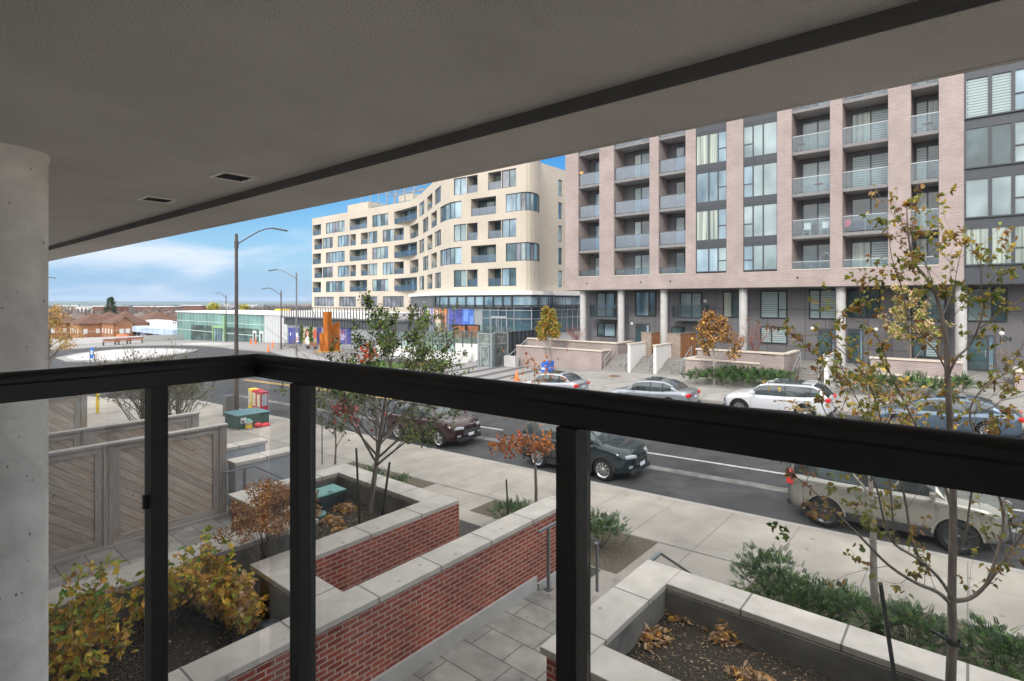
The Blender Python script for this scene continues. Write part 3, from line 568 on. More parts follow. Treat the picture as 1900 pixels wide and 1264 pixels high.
# ------------------------------------------------------------------ privacy fences
def fence(label, X, y0, y1, z0, z1, posts_, m=0):
    t = thing('privacy_fence', label, 'fence', (X, y1, z0), 'weathered wooden privacy fences on the terrace')
    for y in posts_:
        b = MB(); b.box(X - .06, X + .07, y - .075, y + .075, z0, z1 - .04); b.build('post', M['woodframe'], t)
    b = MB(); b.box(X - .09, X + .11, y0, y1 + .09, z1 - .04, z1); b.build('cap_rail', M['woodrail'], t)
    ps = sorted(posts_)
    for a, c in zip(ps, ps[1:]):
        a += .075; c -= .075
        b = MB(); b.box(X - .02, X + .015, a, c, z0 + .1, z1 - .04); pn = b.build('board_panel', M['woodgrey'], t)
        b = MB()   # mitred picture frame
        w = .13; x1 = X + .045; zt = z1 - .045; zl = z0 + .06
        for xs_ in (X + .015,):
            o_ = [(a, zl), (c, zl), (c, zt), (a, zt)]; i_ = [(a + w, zl + w), (c - w, zl + w), (c - w, zt - w), (a + w, zt - w)]
            for k in range(4):
                k2 = (k + 1) % 4; mi = 0 if k in (0, 2) else 1
                vs = [(xs_, *o_[k]), (xs_, *o_[k2]), (xs_, *i_[k2]), (xs_, *i_[k]), (x1, *o_[k]), (x1, *o_[k2]), (x1, *i_[k2]), (x1, *i_[k])]
                b.add(vs, [(4, 5, 6, 7), (0, 3, 2, 1), (0, 1, 5, 4), (1, 2, 6, 5), (2, 3, 7, 6), (3, 0, 4, 7)], mi)
        b.build('frame', [M['woodrail'], M['woodframe']], pn)
    b = MB(); b.box(X - .1, X + .12, y0, y1 + .05, z0, z0 + .05); b.build('base_board', M['woodrail'], t)
ye = YX(412, -12.9); yp = YX(199, -12.9)
fence('nearest weathered wooden fence, of diagonal boards in wide frames', -12.9, -1, ye, 1.2, 3.24, [yp - (ye - yp), yp, ye], 0)
ye2 = YX(361, -14.75); yp2 = YX(158, -14.75)
fence('second weathered fence, its top showing just behind the nearest one', -14.75, -1, ye2, 1.2, 3.24, [yp2 - (ye2 - yp2), yp2, ye2], 0)
ye3 = YX(155, -20.3)
fence('farthest weathered fence, a single panel end at the far left', -20.3, -1, ye3, 1.2, 3.24, [ye3 - 2.4, ye3], 0)
# ------------------------------------------------------------------ pink brick apartment building across the street
YF = 41.5; ZL = 7.0; ZT = 24.6
fx = lambda px: PX(px, YF)
bb = thing('apartment_building', 'pale pink brick apartment block with recessed balconies across the street', 'building', (-28.2, YF, 1.7))
recs = [(1073, 1112), (1139, 1205), (1222, 1272), (1469, 1540), (1563, 1648), (1690, 1742)]
glz = [(1291, 1348), (1379, 1442)]
ops = sorted([(fx(a), fx(b_), 'r') for a, b_ in recs] + [(fx(a), fx(b_), 'g') for a, b_ in glz])
XL, XR = fx(1049), fx(1789)
b = MB(); xprev = XL
for x0, x1, k in ops: b.box(xprev, x0, YF, YF + 1.9, 8.13, ZT); xprev = x1
b.box(xprev, XR, YF, YF + 1.9, 8.13, ZT); b.box(XL, XR, YF, YF + 1.9, ZL, 8.13); b.box(XL, XR, YF + .01, YF + 1.88, ZL - .0, ZL + .01)
b.box(XL, XL + .3, YF + 1.9, 62, ZL, ZT)
b.build('wall', M['pinkbrick'], bb)
b = MB(); b.box(XL + .3, 16, YF + 1.9, 62, ZL + .02, ZT - .1); b.build('core', M['dark'], bb)
b = MB(); b.box(XL + .05, XR, YF + .05, 44.6, ZL - .04, ZL - .002); b.box(XR + .05, 16, YF + .6, 44.6, ZL - .04, ZL + .2); b.build('overhang_soffit', M['slab'], bb)
FL = [7.62, 10.52, 13.42, 16.32, 19.22, 22.1]
rg = random.Random(5)
def window(parent, x0, x1, z0, z1, y, divs, kinds, frame=None, deep=.06, trans=None):
    """frame with mullions (x fractions) and one pane mesh per light"""
    fr = MB(); w = .085
    for xx in [x0] + [x0 + (x1 - x0) * d for d in divs] + [x1]: fr.box(xx - w / 2, xx + w / 2, y - deep, y, z0, z1)
    fr.box(x0 - w / 2 + .001, x1 + w / 2 - .001, y - deep + .004, y - .002, z0 - w / 2, z0 + w / 2); fr.box(x0 - w / 2 + .001, x1 + w / 2 - .001, y - deep + .004, y - .002, z1 - w / 2, z1 + w / 2)
    if trans:
        for (i, zf) in trans:
            e = [0] + list(divs) + [1]; fr.box(x0 + (x1 - x0) * e[i], x0 + (x1 - x0) * e[i + 1], y - deep + .002, y - .003, z0 + (z1 - z0) * zf - .03, z0 + (z1 - z0) * zf + .03)
    o = fr.build('window', frame or M['alum'], parent)
    e = [0] + list(divs) + [1]
    for i in range(len(e) - 1):
        p = MB(); a, c = x0 + (x1 - x0) * e[i], x0 + (x1 - x0) * e[i + 1]
        k = kinds[i % len(kinds)]
        p.add([(a, y - .02, z0), (c, y - .02 + rg.uniform(-.012, .012), z0), (c, y - .02 + rg.uniform(-.012, .012), z1), (a, y - .02, z1)], [(0, 1, 2, 3)])
        p.build('pane', M[k], o)
    return o
kinds_all = ['skyglass', 'blind', 'zebra', 'drape', 'winglass', 'winglass']
for ci, (x0, x1, k) in enumerate(ops):
    if k == 'r':
        wide = (x1 - x0) > 2.6; bd = 1.55
        side = MB(); side.box(x0, x1, YF + bd + .25, YF + bd + .3, 8.0, ZT); side.build('recess_wall', M['charpanel'], bb)
        for fi, zf in enumerate(FL):
            if fi > 0:
                s = MB(); s.box(x0, x1, YF + .12, YF + bd + .25, zf - .22, zf)
                sl_ = s.build('balcony', M['slab'], bb)
                s = MB(); s.box(x0 + .02, x1 - .02, YF + .13, YF + bd + .24, zf - .226, zf - .2205); s.build('slab_underside', M['slabunder'], sl_)
                rz0, rz1 = zf + .05, zf + 1.07
            else:
                s = MB(); s.box(x0, x1, YF - .03, YF + bd, 8.13, 8.19); sl_ = s.build('balcony', M['pinkcop'], bb); rz0, rz1 = 8.2, 8.72
            g = MB(); g.box(x0 + .03, x1 - .03, YF + .16, YF + .172, rz0, rz1 - .03); g.build('balustrade', M['balglass'] if ci < 3 and fi > 0 else M['balglassclear'], sl_)
            r = MB(); r.box(x0, x1, YF + .145, YF + .185, rz1 - .03, rz1 + .01)
            nn = 4 if wide else 3
            for q in range(nn): xq = x0 + .04 + (x1 - x0 - .08) * q / (nn - 1); r.box(xq - .015, xq + .015, YF + .175, YF + .20, rz0 - .1, rz1 - .03)
            r.build('top_rail', M['alumlight'] if ci > 2 else M['alum'], sl_)
            kk = rg.choice(kinds_all); kk2 = rg.choice(kinds_all)
            if ci < 3: w0 = x0 + (x1 - x0) * .32; 
            else: w0 = x0 + (x1 - x0) * .12
            window(bb, w0, x1 - .04, zf + .02, zf + 2.35, YF + bd + .2, [.3, .66] if wide else [.5], [kk2, kk, kk] if wide else [kk2, kk])
    else:
        for fi, zf in enumerate(FL):
            z0 = zf + (.62 if fi == 0 else .12); z1 = zf + 2.42
            kk = [['drape', 'skyglass'], ['zebra', 'blind']][0 if ci == 3 else 1][1 if fi in (1, 2) and ci != 3 else rg.randint(0, 1)]
            if ci == 3: window(bb, x0, x1, z0, z1, YF + .12, [.42, .72], [kk, kk, 'skyglass' if fi else 'blind'], trans=[(2, .45)])
            else: window(bb, x0, x1, z0, z1, YF + .12, [.29, .59], ['blind' if fi % 2 else 'skyglass', kk, kk], trans=[(0, .42)])
            s = MB(); s.box(x0 - .02, x1 + .02, YF + .05, YF + .14, z1 + .0, (FL[fi + 1] + .12) if fi < 5 else ZT); s.box(x0 - .02, x1 + .02, YF + .03, YF + .05, z1 + .18, z1 + .22)
            s.build('spandrel', M['alum'], bb)
# curtain wall at the right end
cwx = [XR, PX(1837, YF - .1), PX(1880, YF - .1), 3.2, 4.6, 6, 7.4, 8.8, 10.2, 12, 14, 16]
b = MB(); b.box(XR + .01, 16, YF + .1, YF + 1.8, 6.98, ZT); b.build('curtain_wall', M['alum'], bb)
cwz = [(8.1, 10.25), (10.85, 13.1), (13.75, 16.05), (16.65, 18.95), (19.55, 21.85), (22.4, 24.4)]
cwk = [['drape'] * 3, ['blind'] * 3, ['winglass', 'winglass', 'blind'], ['zebra', 'zebra', 'skyglass'], ['skyglass'] * 3, ['skyglass'] * 3]
for fi, (z0, z1) in enumerate(cwz):
    for i in range(len(cwx) - 1):
        if cwx[i] > 5.5 and i > 5: continue
        window(bb, cwx[i] + .05, cwx[i + 1] - .03, z0, z1, YF + .07, [], [cwk[fi][i % 3]], deep=.10, trans=[(0, .42)] if i == 2 else None)
# recessed base wall, windows, doors, columns
YW = 44.3
wx0 = PX(1088, YW)
b = MB(); b.box(wx0, 16, YW, YW + .3, 1.6, ZL - .05); b.box(wx0, wx0 + .3, YW + .3, 60, 1.6, ZL - .05); b.build('base_wall', M['charpanel'], bb)
def q1(x, y): return (1040 + x / 4.318, 500 + y / 4.318)
def q2(x, y): return (1440 + x / 3.95, 500 + y / 3.95)
lw = [(q1, 295, 435, 190, 380, [.5], ['zebra', 'skyglass'], None), (q1, 603, 763, 180, 372, [.68], ['skyglass', 'winglass'], [(1, .35)]), (q1, 962, 1130, 190, 388, [.55], ['blind', 'zebra'], None),
      (q1, 1307, 1435, 182, 383, [.55], ['drape', 'winglass'], [(1, .32)]), (q1, 1607, 1813, 176, 390, [.68], ['zebra', 'blind'], [(1, .32)]), (q2, 247, 440, 152, 362, [.4], ['zebra', 'zebra'], [(0, .3)]),
      (q2, 528, 760, 150, 350, [.6], ['winglass', 'winglass'], None), (q2, 965, 1240, 150, 370, [.5], ['winglass', 'blind'], None), (q2, 1402, 1688, 140, 380, [.64], ['blind', 'winglass'], [(1, .3)]),
      (q1, 297, 440, 432, 535, [.4], ['winglass', 'skyglass'], None), (q1, 893, 990, 462, 560, [], ['winglass'], None), (q1, 1112, 1215, 448, 585, [], ['blind'], None), (q1, 1607, 1815, 463, 590, [.42], ['zebra', 'zebra'], None),
      (q2, 1000, 1190, 400, 640, [.5], ['winglass', 'zebra'], None)]
for fn, xa, xb, ya, yb, dv_, kd, tr in lw:
    p0 = fn(xa, ya); p1 = fn(xb, yb); x0, x1 = PX(p0[0], YW), PX(p1[0], YW); zt = PZ((p0[0] + p1[0]) / 2, p0[1], YW); zb = PZ((p0[0] + p1[0]) / 2, p1[1], YW)
    window(bb, x0, x1, zb, zt, YW - .01, dv_, kd, M['dark'], trans=tr)
for fn, xa, xb, ya, yb in [(q1, 603, 715, 435, 585), (q2, 306, 440, 435, 665), (q2, 527, 640, 435, 672), (q2, 1403, 1600, 478, 735)]:
    p0 = fn(xa, ya); p1 = fn(xb, yb); x0, x1 = PX(p0[0], YW), PX(p1[0], YW); zt = PZ((p0[0] + p1[0]) / 2, p0[1], YW)
    b = MB(); b.box(x0, x1, YW - .05, YW, 1.7, zt); d = b.build('door', M['alum'], bb)
    b = MB(); b.box(x0 + .08, x0 + (x1 - x0) * .72, YW - .06, YW - .05, 1.85, zt - .3); b.build('pane', M['winglass'], d)
    b = MB(); b.box(x0 + (x1 - x0) * .8, x1 - .06, YW - .06, YW - .05, 1.85, zt - .12); b.build('pane', M['skyglass'], d)
    b = MB(); b.box(x0 + (x1 - x0) * .66, x0 + (x1 - x0) * .69, YW - .10, YW - .06, 2.6, 3.0); b.build('handle', M['alumlight'], d)
for fn, x, y in [(q1, 572, 435), (q2, 267, 432), (q2, 1653, 468), (q2, 733, 440), (q1, 1160, 254), (q2, 910, 226)]:
    p = fn(x, y); X0 = PX(p[0], YW); z = PZ(p[0], p[1], YW); b = MB(); b.lathe([(.0, -.09), (.1, -.085), (.14, -.04), (.14, 0)], (X0, YW, z), 'y', 16); b.build('wall_lamp', M['white'], bb)
def textmesh(name, body, size, ext, m, parent, loc, rot=(math.radians(90), 0, 0)):
    tx = bpy.data.curves.new(name, 'FONT'); tx.body = body; tx.size = size; tx.extrude = ext; tmp = bpy.data.objects.new(name + '_src', tx); COL.objects.link(tmp)
    bpy.context.view_layer.update(); me = bpy.data.meshes.new_from_object(tmp.evaluated_get(bpy.context.evaluated_depsgraph_get())); bpy.data.objects.remove(tmp, do_unlink=True)
    me.materials.clear(); me.materials.append(m); o = link(bpy.data.objects.new(name, me)); o.parent = parent; o.location = Vector(loc) - (ORG[parent] if parent else Vector()); o.rotation_euler = rot; return o
p = q2(1628, 525); textmesh('house_number', '104', .42, .012, M['dark'], bb, (PX(p[0], YW), YW - .03, PZ(p[0], p[1], YW)))
for px, yb in [(1082, 2.6), (1152.5, 1.7), (1232, 2.5), (1379, 2.6), (1560, 1.7), (1783, 1.75)]:
    b = MB(); b.lathe([(.29, 1.6), (.29, ZL - .05)], (PX(px, 42.25), 42.25, 0), n=28); b.build('column', M['concwall'], bb)
for fn, xa, xb, ya, yb in [(q1, 230, 452, 285, 385), (q1, 895, 1143, 285, 400), (q2, 918, 1270, 262, 385)]:
    p0 = fn(xa, ya); p1 = fn(xb, yb); YB = 43.0; x0, x1 = PX(p0[0], YB), PX(p1[0], YB); zt = PZ((p0[0] + p1[0]) / 2, p0[1], YB)
    b = MB(); b.box(x0, x1, YB, YW, zt - 1.3, zt - 1.1); o = b.build('balcony', M['darkgrey'], bb)
    b = MB(); b.box(x0, x1, YB + .02, YB + .03, zt - 1.05, zt - .03); b.box(x0, x0 + .01, YB + .03, YW, zt - 1.05, zt - .03); b.box(x1 - .01, x1, YB + .03, YW, zt - 1.05, zt - .03); b.build('balustrade', M['balglassclear'], o)
    b = MB(); b.box(x0, x1, YB + .01, YB + .04, zt - .03, zt); b.box(x0, x0 + .03, YB + .04, YW, zt - .03, zt); b.box(x1 - .03, x1, YB + .04, YW, zt - .03, zt); b.build('top_rail', M['alum'], o)
for fn, x, y in [(q1, 210, 113), (q1, 642, 101), (q1, 880, 95), (q2, 157, 60), (q2, 737, 48), (q2, 1087, 42)]:
    p = fn(x, y); b = MB(); b.lathe([(.0, -.02), (.07, -.02), (.07, .01)], (PX(p[0], YF), YF, PZ(p[0], p[1], YF)), 'y', 10); b.build('scupper', M['dark'], bb)
# things on its balconies
def bal_item(name, label, cat, px, fi, fn, Y=YF + .8):
    x = PX(px, Y); t = thing(name, label, cat, (x, Y, FL[fi])); fn(t, x, Y, FL[fi]); return t
def chairfn(m):
    def f(t, x, y, z):
        b = MB(); b.box(x - .22, x + .22, y - .2, y + .22, z + .40, z + .45); b.build('seat', m, t)
        b = MB(); b.obox((x, y + .24, z + .68), (.22, 0, 0), (0, .02, 0), (0, .05, .25)); b.build('backrest', m, t)
        for sx_ in (-.2, .2):
            for sy_ in (-.18, .2): b = MB(); b.bar((x + sx_, y + sy_, z), (x + sx_, y + sy_, z + .4), .03, .03); b.build('leg', m, t)
    return f
bal_item('balcony_chair', 'white balcony chair left of centre, two floors above the columns', 'chair', 1497, 1, chairfn(M['white']))
bal_item('balcony_chair', 'white balcony chair against the right pier, beside another white one', 'chair', 1531, 1, chairfn(M['white']))
bal_item('balcony_chair', 'bright pink chair on the wide balcony beside the dark sofa', 'chair', 1571, 1, chairfn(mat('pink_plastic', (.70, .04, .16), .5)))
def sofafn(t, x, y, z):
    m = mat('slate_cushion', (.09, .10, .15), .8, var=.15)
    b = MB(); b.box(x - .9, x + .9, y - .3, y + .35, z + .12, z + .42); b.build('seat', m, t, bevel=.04)
    b = MB(); b.box(x - .9, x + .9, y + .36, y + .5, z + .12, z + .85); b.build('backrest', m, t, bevel=.04)
    for s in (-1, 1): b = MB(); b.box(x + s * .91, x + s * 1.05, y - .3, y + .5, z + .12, z + .6); b.build('armrest', m, t, bevel=.03)
bal_item('outdoor_sofa', 'dark slate sofa on the wide balcony right of the pink chair', 'sofa', 1612, 1, sofafn)
def stoolfn(t, x, y, z):
    b = MB(); b.lathe([(0, z + .6), (.28, z + .6), (.28, z + .64), (0, z + .64)], (x, y, 0), n=14); b.build('top', M['wood'], t)
    for a in range(3): b = MB(); b.bar((x + .2 * math.cos(a * 2.1), y + .2 * math.sin(a * 2.1), z), (x + .05 * math.cos(a * 2.1), y, z + .6), .03, .03); b.build('leg', M['alumlight'], t)
bal_item('side_table', 'small round wooden table on the balcony second floor from the top', 'table', 1519, 2, stoolfn)
bal_item('side_table', 'little wooden table on the upper right balcony near the curtain wall', 'table', 1722, 3, stoolfn)
bal_item('side_table', 'wood and metal stand on the upper balcony left of centre', 'table', 1486, 3, stoolfn)
x = PX(1541 - 10, YF + .8)
b = MB(); pts = [(x + .42 * math.sin(a / 16 * 2 * math.pi) * .8, YF + .9, FL[0] + .95 + .75 * math.cos(a / 16 * 2 * math.pi)) for a in range(17)]; b.tube(pts, .02, 6)
tag(b.build('hanging_chair', M['alumlight'], org=(x, YF + .9, FL[0])), 'pale hoop of an egg chair on the lowest balcony beside the pier', 'chair')
b = MB(); xx = PX(1078, YF + .3); b.box(xx - .2, xx + .25, YF + .25, YF + .3, FL[3] - .0, FL[3] + 1.32); tag(b.build('storage_board', mat('orange_board', (.75, .38, .12), .7), org=(xx, YF + .3, FL[3])), 'orange board standing behind frosted balcony glass at the far left', 'board')
# ------------------------------------------------------------------ raised terrace, stairs, dividers, planters in front of it
b = MB(); b.box(-29.5, 16, 39.65, 60, -1, 1.69); tag(b.build('far_terrace', M['farwalk']), kind='structure')
gnames = 'concrete stairs of the block across the street'
for lab, px0, px1 in (('left concrete flight across the street, beside the two-tier brick planter', 1120, 1163), ('middle concrete flight between the two white dividers across the street', 1172, 1211), ('right concrete flight beside the long brick planter across the street', 1219, 1268)):
    stairs('stairs', lab, PX(px0, 37.5), PX(px1, 37.5), 39.65, 7, .158, .32, 1.70, M['farwalk'], -1, gnames)
stairs('stairs', 'concrete flight behind the white suv, left of the white divider', PX(1474, 37.5), PX(1528, 37.5), 39.65, 6, .155, .32, 1.70, M['farwalk'], -1, gnames)
stairs('stairs', 'concrete flight right of the white divider behind the near tree', PX(1546, 37.5), PX(1590, 37.5), 39.65, 6, .155, .32, 1.70, M['farwalk'], -1, gnames)
stairs('stairs', 'concrete flight at the right edge below the door numbered 104', PX(1835, 37.5), PX(1905, 37.5), 39.65, 5, .155, .32, 1.70, M['farwalk'], -1, gnames)
for lab, px in (('white stair divider left of the middle flight', 1167), ('white stair divider right of the middle flight', 1215), ('white stair divider behind the white suv tail', 1533)):
    x = PX(px, 37.4); t = thing('stair_divider', lab, 'wall', (x, 37.4, .5), 'white stair dividers'); y1 = 41.2 if px < 1500 else 39.0
    b = MB(); b.box(x - .11, x + .11, 37.4, y1, -.2, 2.72 if px < 1500 else 2.62); b.build('wall', M['white'], t)
    b = MB(); b.box(x - .16, x + .16, 37.33, y1, 2.722, 2.80); b.build('coping', M['pinkcop'], t)
for lab, px, y0 in (('brown and grey wood screen behind the left white divider', 1190, 40.0), ('longer brown wood screen behind the right white divider', 1238, 40.0)):
    x = PX(px, y0); t = thing('wood_screen', lab, 'fence', (x, y0, 1.7), 'cedar screens on the far terrace')
    zt = 3.55; x1 = x + (.85 if px < 1200 else 1.05)
    b = MB(); b.box(x, x1, y0, y0 + .06, 1.7, zt - .05); b.build('board_panel', M['woodpale'], t)
    for k in range(2 if px > 1200 else 1):
        b = MB(); b.box(x1 - .06, x1, y0 + .07 + k * 1.5, y0 + 1.5 + k * 1.5, 1.7, zt - .05); b.build('board_panel', M['wood'], t)
        b = MB(); b.box(x1 - .09, x1 + .03, y0 + 1.5 + k * 1.5, y0 + 1.57 + k * 1.5, 1.7, zt - .05); b.build('post', M['wood'], t)
    b = MB(); b.box(x - .04, x1 + .05, y0 - .04, y0 + .09, zt - .05, zt); b.box(x1 - .1, x1 + .05, y0 + .09, y0 + 1.6 * (2 if px > 1200 else 1), zt - .05, zt); b.build('cap_rail', M['woodpale'], t)
def fplanter(label, boxes, caps, soil):
    t = thing('brick_planter', label, 'planter', (boxes[0][0], boxes[0][2], .5)); b = MB()
    for q in boxes: b.box(*q)
    b.build('wall', M['pinkbrick'], t); b = MB()
    for q in caps: b.box(*q)
    b.build('coping', M['pinkcop'], t); b = MB()
    for q in soil: b.box(*q)
    b.build('soil', M['soilgrey'], t); return t
xl = PX(1116, 37.8)
fplanter('two-tier pale brick planter left of the far stairs', [(-31, xl, 37.8, 38.05, -.6, 2.0), (xl - .25, xl, 38.06, 39.6, -.6, 2.0), (-31, xl + .55, 39.4, 39.64, -.6, 2.55), (xl + .3, xl + .55, 39.66, 42, 1.7, 2.55)],
         [(-31, xl + .05, 37.72, 38.1, 2.0, 2.09), (xl - .3, xl + .05, 38.11, 39.3, 2.0, 2.09), (-31, xl + .62, 39.3, 39.7, 2.55, 2.65), (xl + .25, xl + .62, 39.71, 42, 2.55, 2.65)], [(-31, xl - .26, 38.06, 39.39, 1.0, 1.9), (-31, xl + .29, 39.71, 42.5, 1.71, 2.45)])
xr0, xr1, xr2 = PX(1272, 37.5), PX(1411, 37.5), PX(1455, 37.5)
fplanter('long pale brick planter behind the hedge and the orange-brown tree', [(xr0, xr1, 37.5, 37.75, -.3, 1.9), (xr1, xr2, 37.45, 37.75, -.3, 2.55), (xr0, xr0 + .25, 37.76, 39.6, -.3, 1.9), (xr2 - .5, xr2 + .02, 37.38, 37.449, -.3, 2.62), (xr0 + .3, xr1, 38.9, 39.15, .5, 2.5), (xr2 - .25, xr2, 37.76, 41.5, -.3, 2.55)],
         [(xr0 - .05, xr1 - .02, 37.42, 37.8, 1.9, 1.99), (xr0 - .05, xr0 + .3, 37.81, 39.6, 1.9, 1.99), (xr0 + .2, xr1 + .1, 38.82, 39.2, 2.5, 2.6), (xr1 - .01, xr2 + .05, 37.32, 37.85, 2.62, 2.72), (xr2 - .3, xr2 + .05, 37.86, 41.5, 2.55, 2.65)], [(xr0 + .26, xr1, 37.76, 38.89, .5, 1.8), (xr0 + .3, xr2 - .3, 39.2, 42, 1.71, 2.4)])
xs0, xs1 = PX(1606, 38), PX(1795, 38)
fplanter('pale brick planter with stone coping behind the near autumn tree', [(xs0, xs1, 37.9, 38.15, -.1, 1.75), (xs0 + .1, xs1 - .2, 39.2, 39.45, .8, 2.55), (xs0, xs0 + .25, 38.16, 39.6, -.1, 1.75)], [(xs0 - .06, xs1, 37.82, 38.2, 1.75, 1.84), (xs0 + .04, xs1 - .2, 39.12, 39.5, 2.55, 2.65)], [(xs0 + .26, xs1 - .05, 38.16, 39.19, .5, 1.65), (xs0 + .3, xs1 - .3, 39.46, 42, 1.71, 2.45)])
xe = PX(1885, 38)
fplanter('brick pier of a planter at the right edge under the bare shrub', [(xe, xe + 6, 38.6, 38.9, .0, 2.3), (xe, xe + .3, 38.91, 41, .0, 2.3)], [(xe - .06, xe + 6, 38.52, 38.95, 2.3, 2.4), (xe - .06, xe + .35, 38.96, 41, 2.3, 2.4)], [(xe + .31, xe + 6, 38.96, 41, .5, 2.1)])
def farrail(label, x, y0, y1, zt, zb):
    t = thing('stair_handrail', label, 'handrail', (x, y0, zb), 'thin white handrails of the far stairs'); b = MB()
    b.bar((x, y0, zb + .95), (x, y1, zt + .95), .045, .045); b.bar((x, y0, zb + .5), (x, y1, zt + .5), .03, .03); b.bar((x, y1, zt + .95), (x, y1 + .4, zt + .95), .045, .045)
    b.build('rail', M['alumlight'], t)
    for y, z in ((y0, zb), (y1, zt)): b = MB(); b.bar((x, y, z - .1), (x, y, z + .95), .045, .045); b.build('post', M['alumlight'], t)
for lab, px in (('white handrail against the two-tier planter', 1122), ('white handrail in front of the left white divider', 1158), ('white handrail at the middle flight', 1203), ('white handrail against the long planter', 1263), ('white handrail beside the brick pillar behind the white suv', 1472), ('white handrail just left of the divider behind the white suv', 1519)):
    farrail(lab, PX(px, 37.45), 37.45, 39.4, 1.70, .62 if px < 1400 else .9)
# ------------------------------------------------------------------ cream apartment building with the S-bend
PTH = [(579, None), (760, 95.6), (768, 93.6), (775, 91.4), (782, 88.8), (789, 86), (797, 82.9), (805, 80), (812, 77.6), (819, 75.5), (826, 73.8), (834, 72.5), (842, 71.7), (900, 68.75), (958, 65.9), (967, 65.4), (976, 65.2), (984, 65.35), (991, 65.8), (997, 66.5), (1001, 67.6), (1003.5, 69.2)]
pp = []
for px, d in PTH:
    X, Yd = ray(px)
    if d is None: d = 62 / Yd
    pp.append(Vector((X * d, Yd * d, 0)))
pp.append(Vector((pp[-1].x + .3, 80, 0)))
cum = [0]
for a, c in zip(pp, pp[1:]): cum.append(cum[-1] + (c - a).length)
def s_at(px):
    X, Yd = ray(px); best = None
    for i in range(len(pp) - 1):
        a, c = pp[i], pp[i + 1]; d = c - a; den = d.x * Yd - d.y * X
        if abs(den) < 1e-9: continue
        t = (-a.x * Yd + a.y * X) / den
        if -1e-6 <= t <= 1 + 1e-6: return cum[i] + t * (cum[i + 1] - cum[i])
    return None
def p_at(s):
    for i in range(len(pp) - 1):
        if s <= cum[i + 1] or i == len(pp) - 2:
            t = (s - cum[i]) / (cum[i + 1] - cum[i]); return pp[i].lerp(pp[i + 1], t), (pp[i + 1] - pp[i]).normalized()
cb_ = thing('apartment_building', 'cream panelled apartment block with staggered openings and a curving front', 'building', (pp[0].x, 62, 2))
zc_ = lambda x: 500 + x / 3.276
A_ = [('b', 262, 313), ('w', 343, 457), ('b', 487, 593), ('w', 625, 722), ('b', 757, 897), ('w', 910, 940), ('b', 957, 990), ('w', 1005, 1042), ('w', 1120, 1197), ('b', 1200, 1265), ('b', 1328, 1408), ('w', 1411, 1500)]
B_ = [('b', 272, 320), ('w', 323, 385), ('w', 415, 487), ('b', 490, 525), ('b', 555, 598), ('w', 601, 655), ('w', 688, 752), ('b', 755, 816), ('b', 853, 905), ('w', 932, 965), ('b', 982, 1017), ('w', 1037, 1167), ('b', 1225, 1377), ('w', 1437, 1640)]
rows = [(22.85, B_), (19.85, A_), (16.85, B_), (13.8, A_), (10.85, B_), (7.85, A_)]
ZR = 25.9; nv = lambda d: Vector((-d.y, d.x, 0)) * -1     # outward normal (towards the street)
wall = MB(); jamb = MB()
cuts_all = sorted(set([round(c, 4) for c in cum]))
louv = [('l', 272, 392), ('l', 424, 525), ('l', 557, 655), ('l', 690, 816)]
ROOF = 23.5
def wallband(z0, z1, spans):
    """solid wall between z0,z1 outside the spans"""
    ev = sorted(spans); cur = 0; segs = []
    for a, c in ev:
        if a > cur: segs.append((cur, a))
        cur = max(cur, c)
    segs.append((cur, cum[-1]))
    for a, c in segs:
        ks = [a] + [k for k in cuts_all if a + 1e-3 < k < c - 1e-3] + [c]
        for u, v in zip(ks, ks[1:]):
            p, _ = p_at(u); q, _ = p_at(v)
            wall.add([(p.x, p.y, z0), (q.x, q.y, z0), (q.x, q.y, z1), (p.x, p.y, z1)], [(0, 1, 2, 3)])
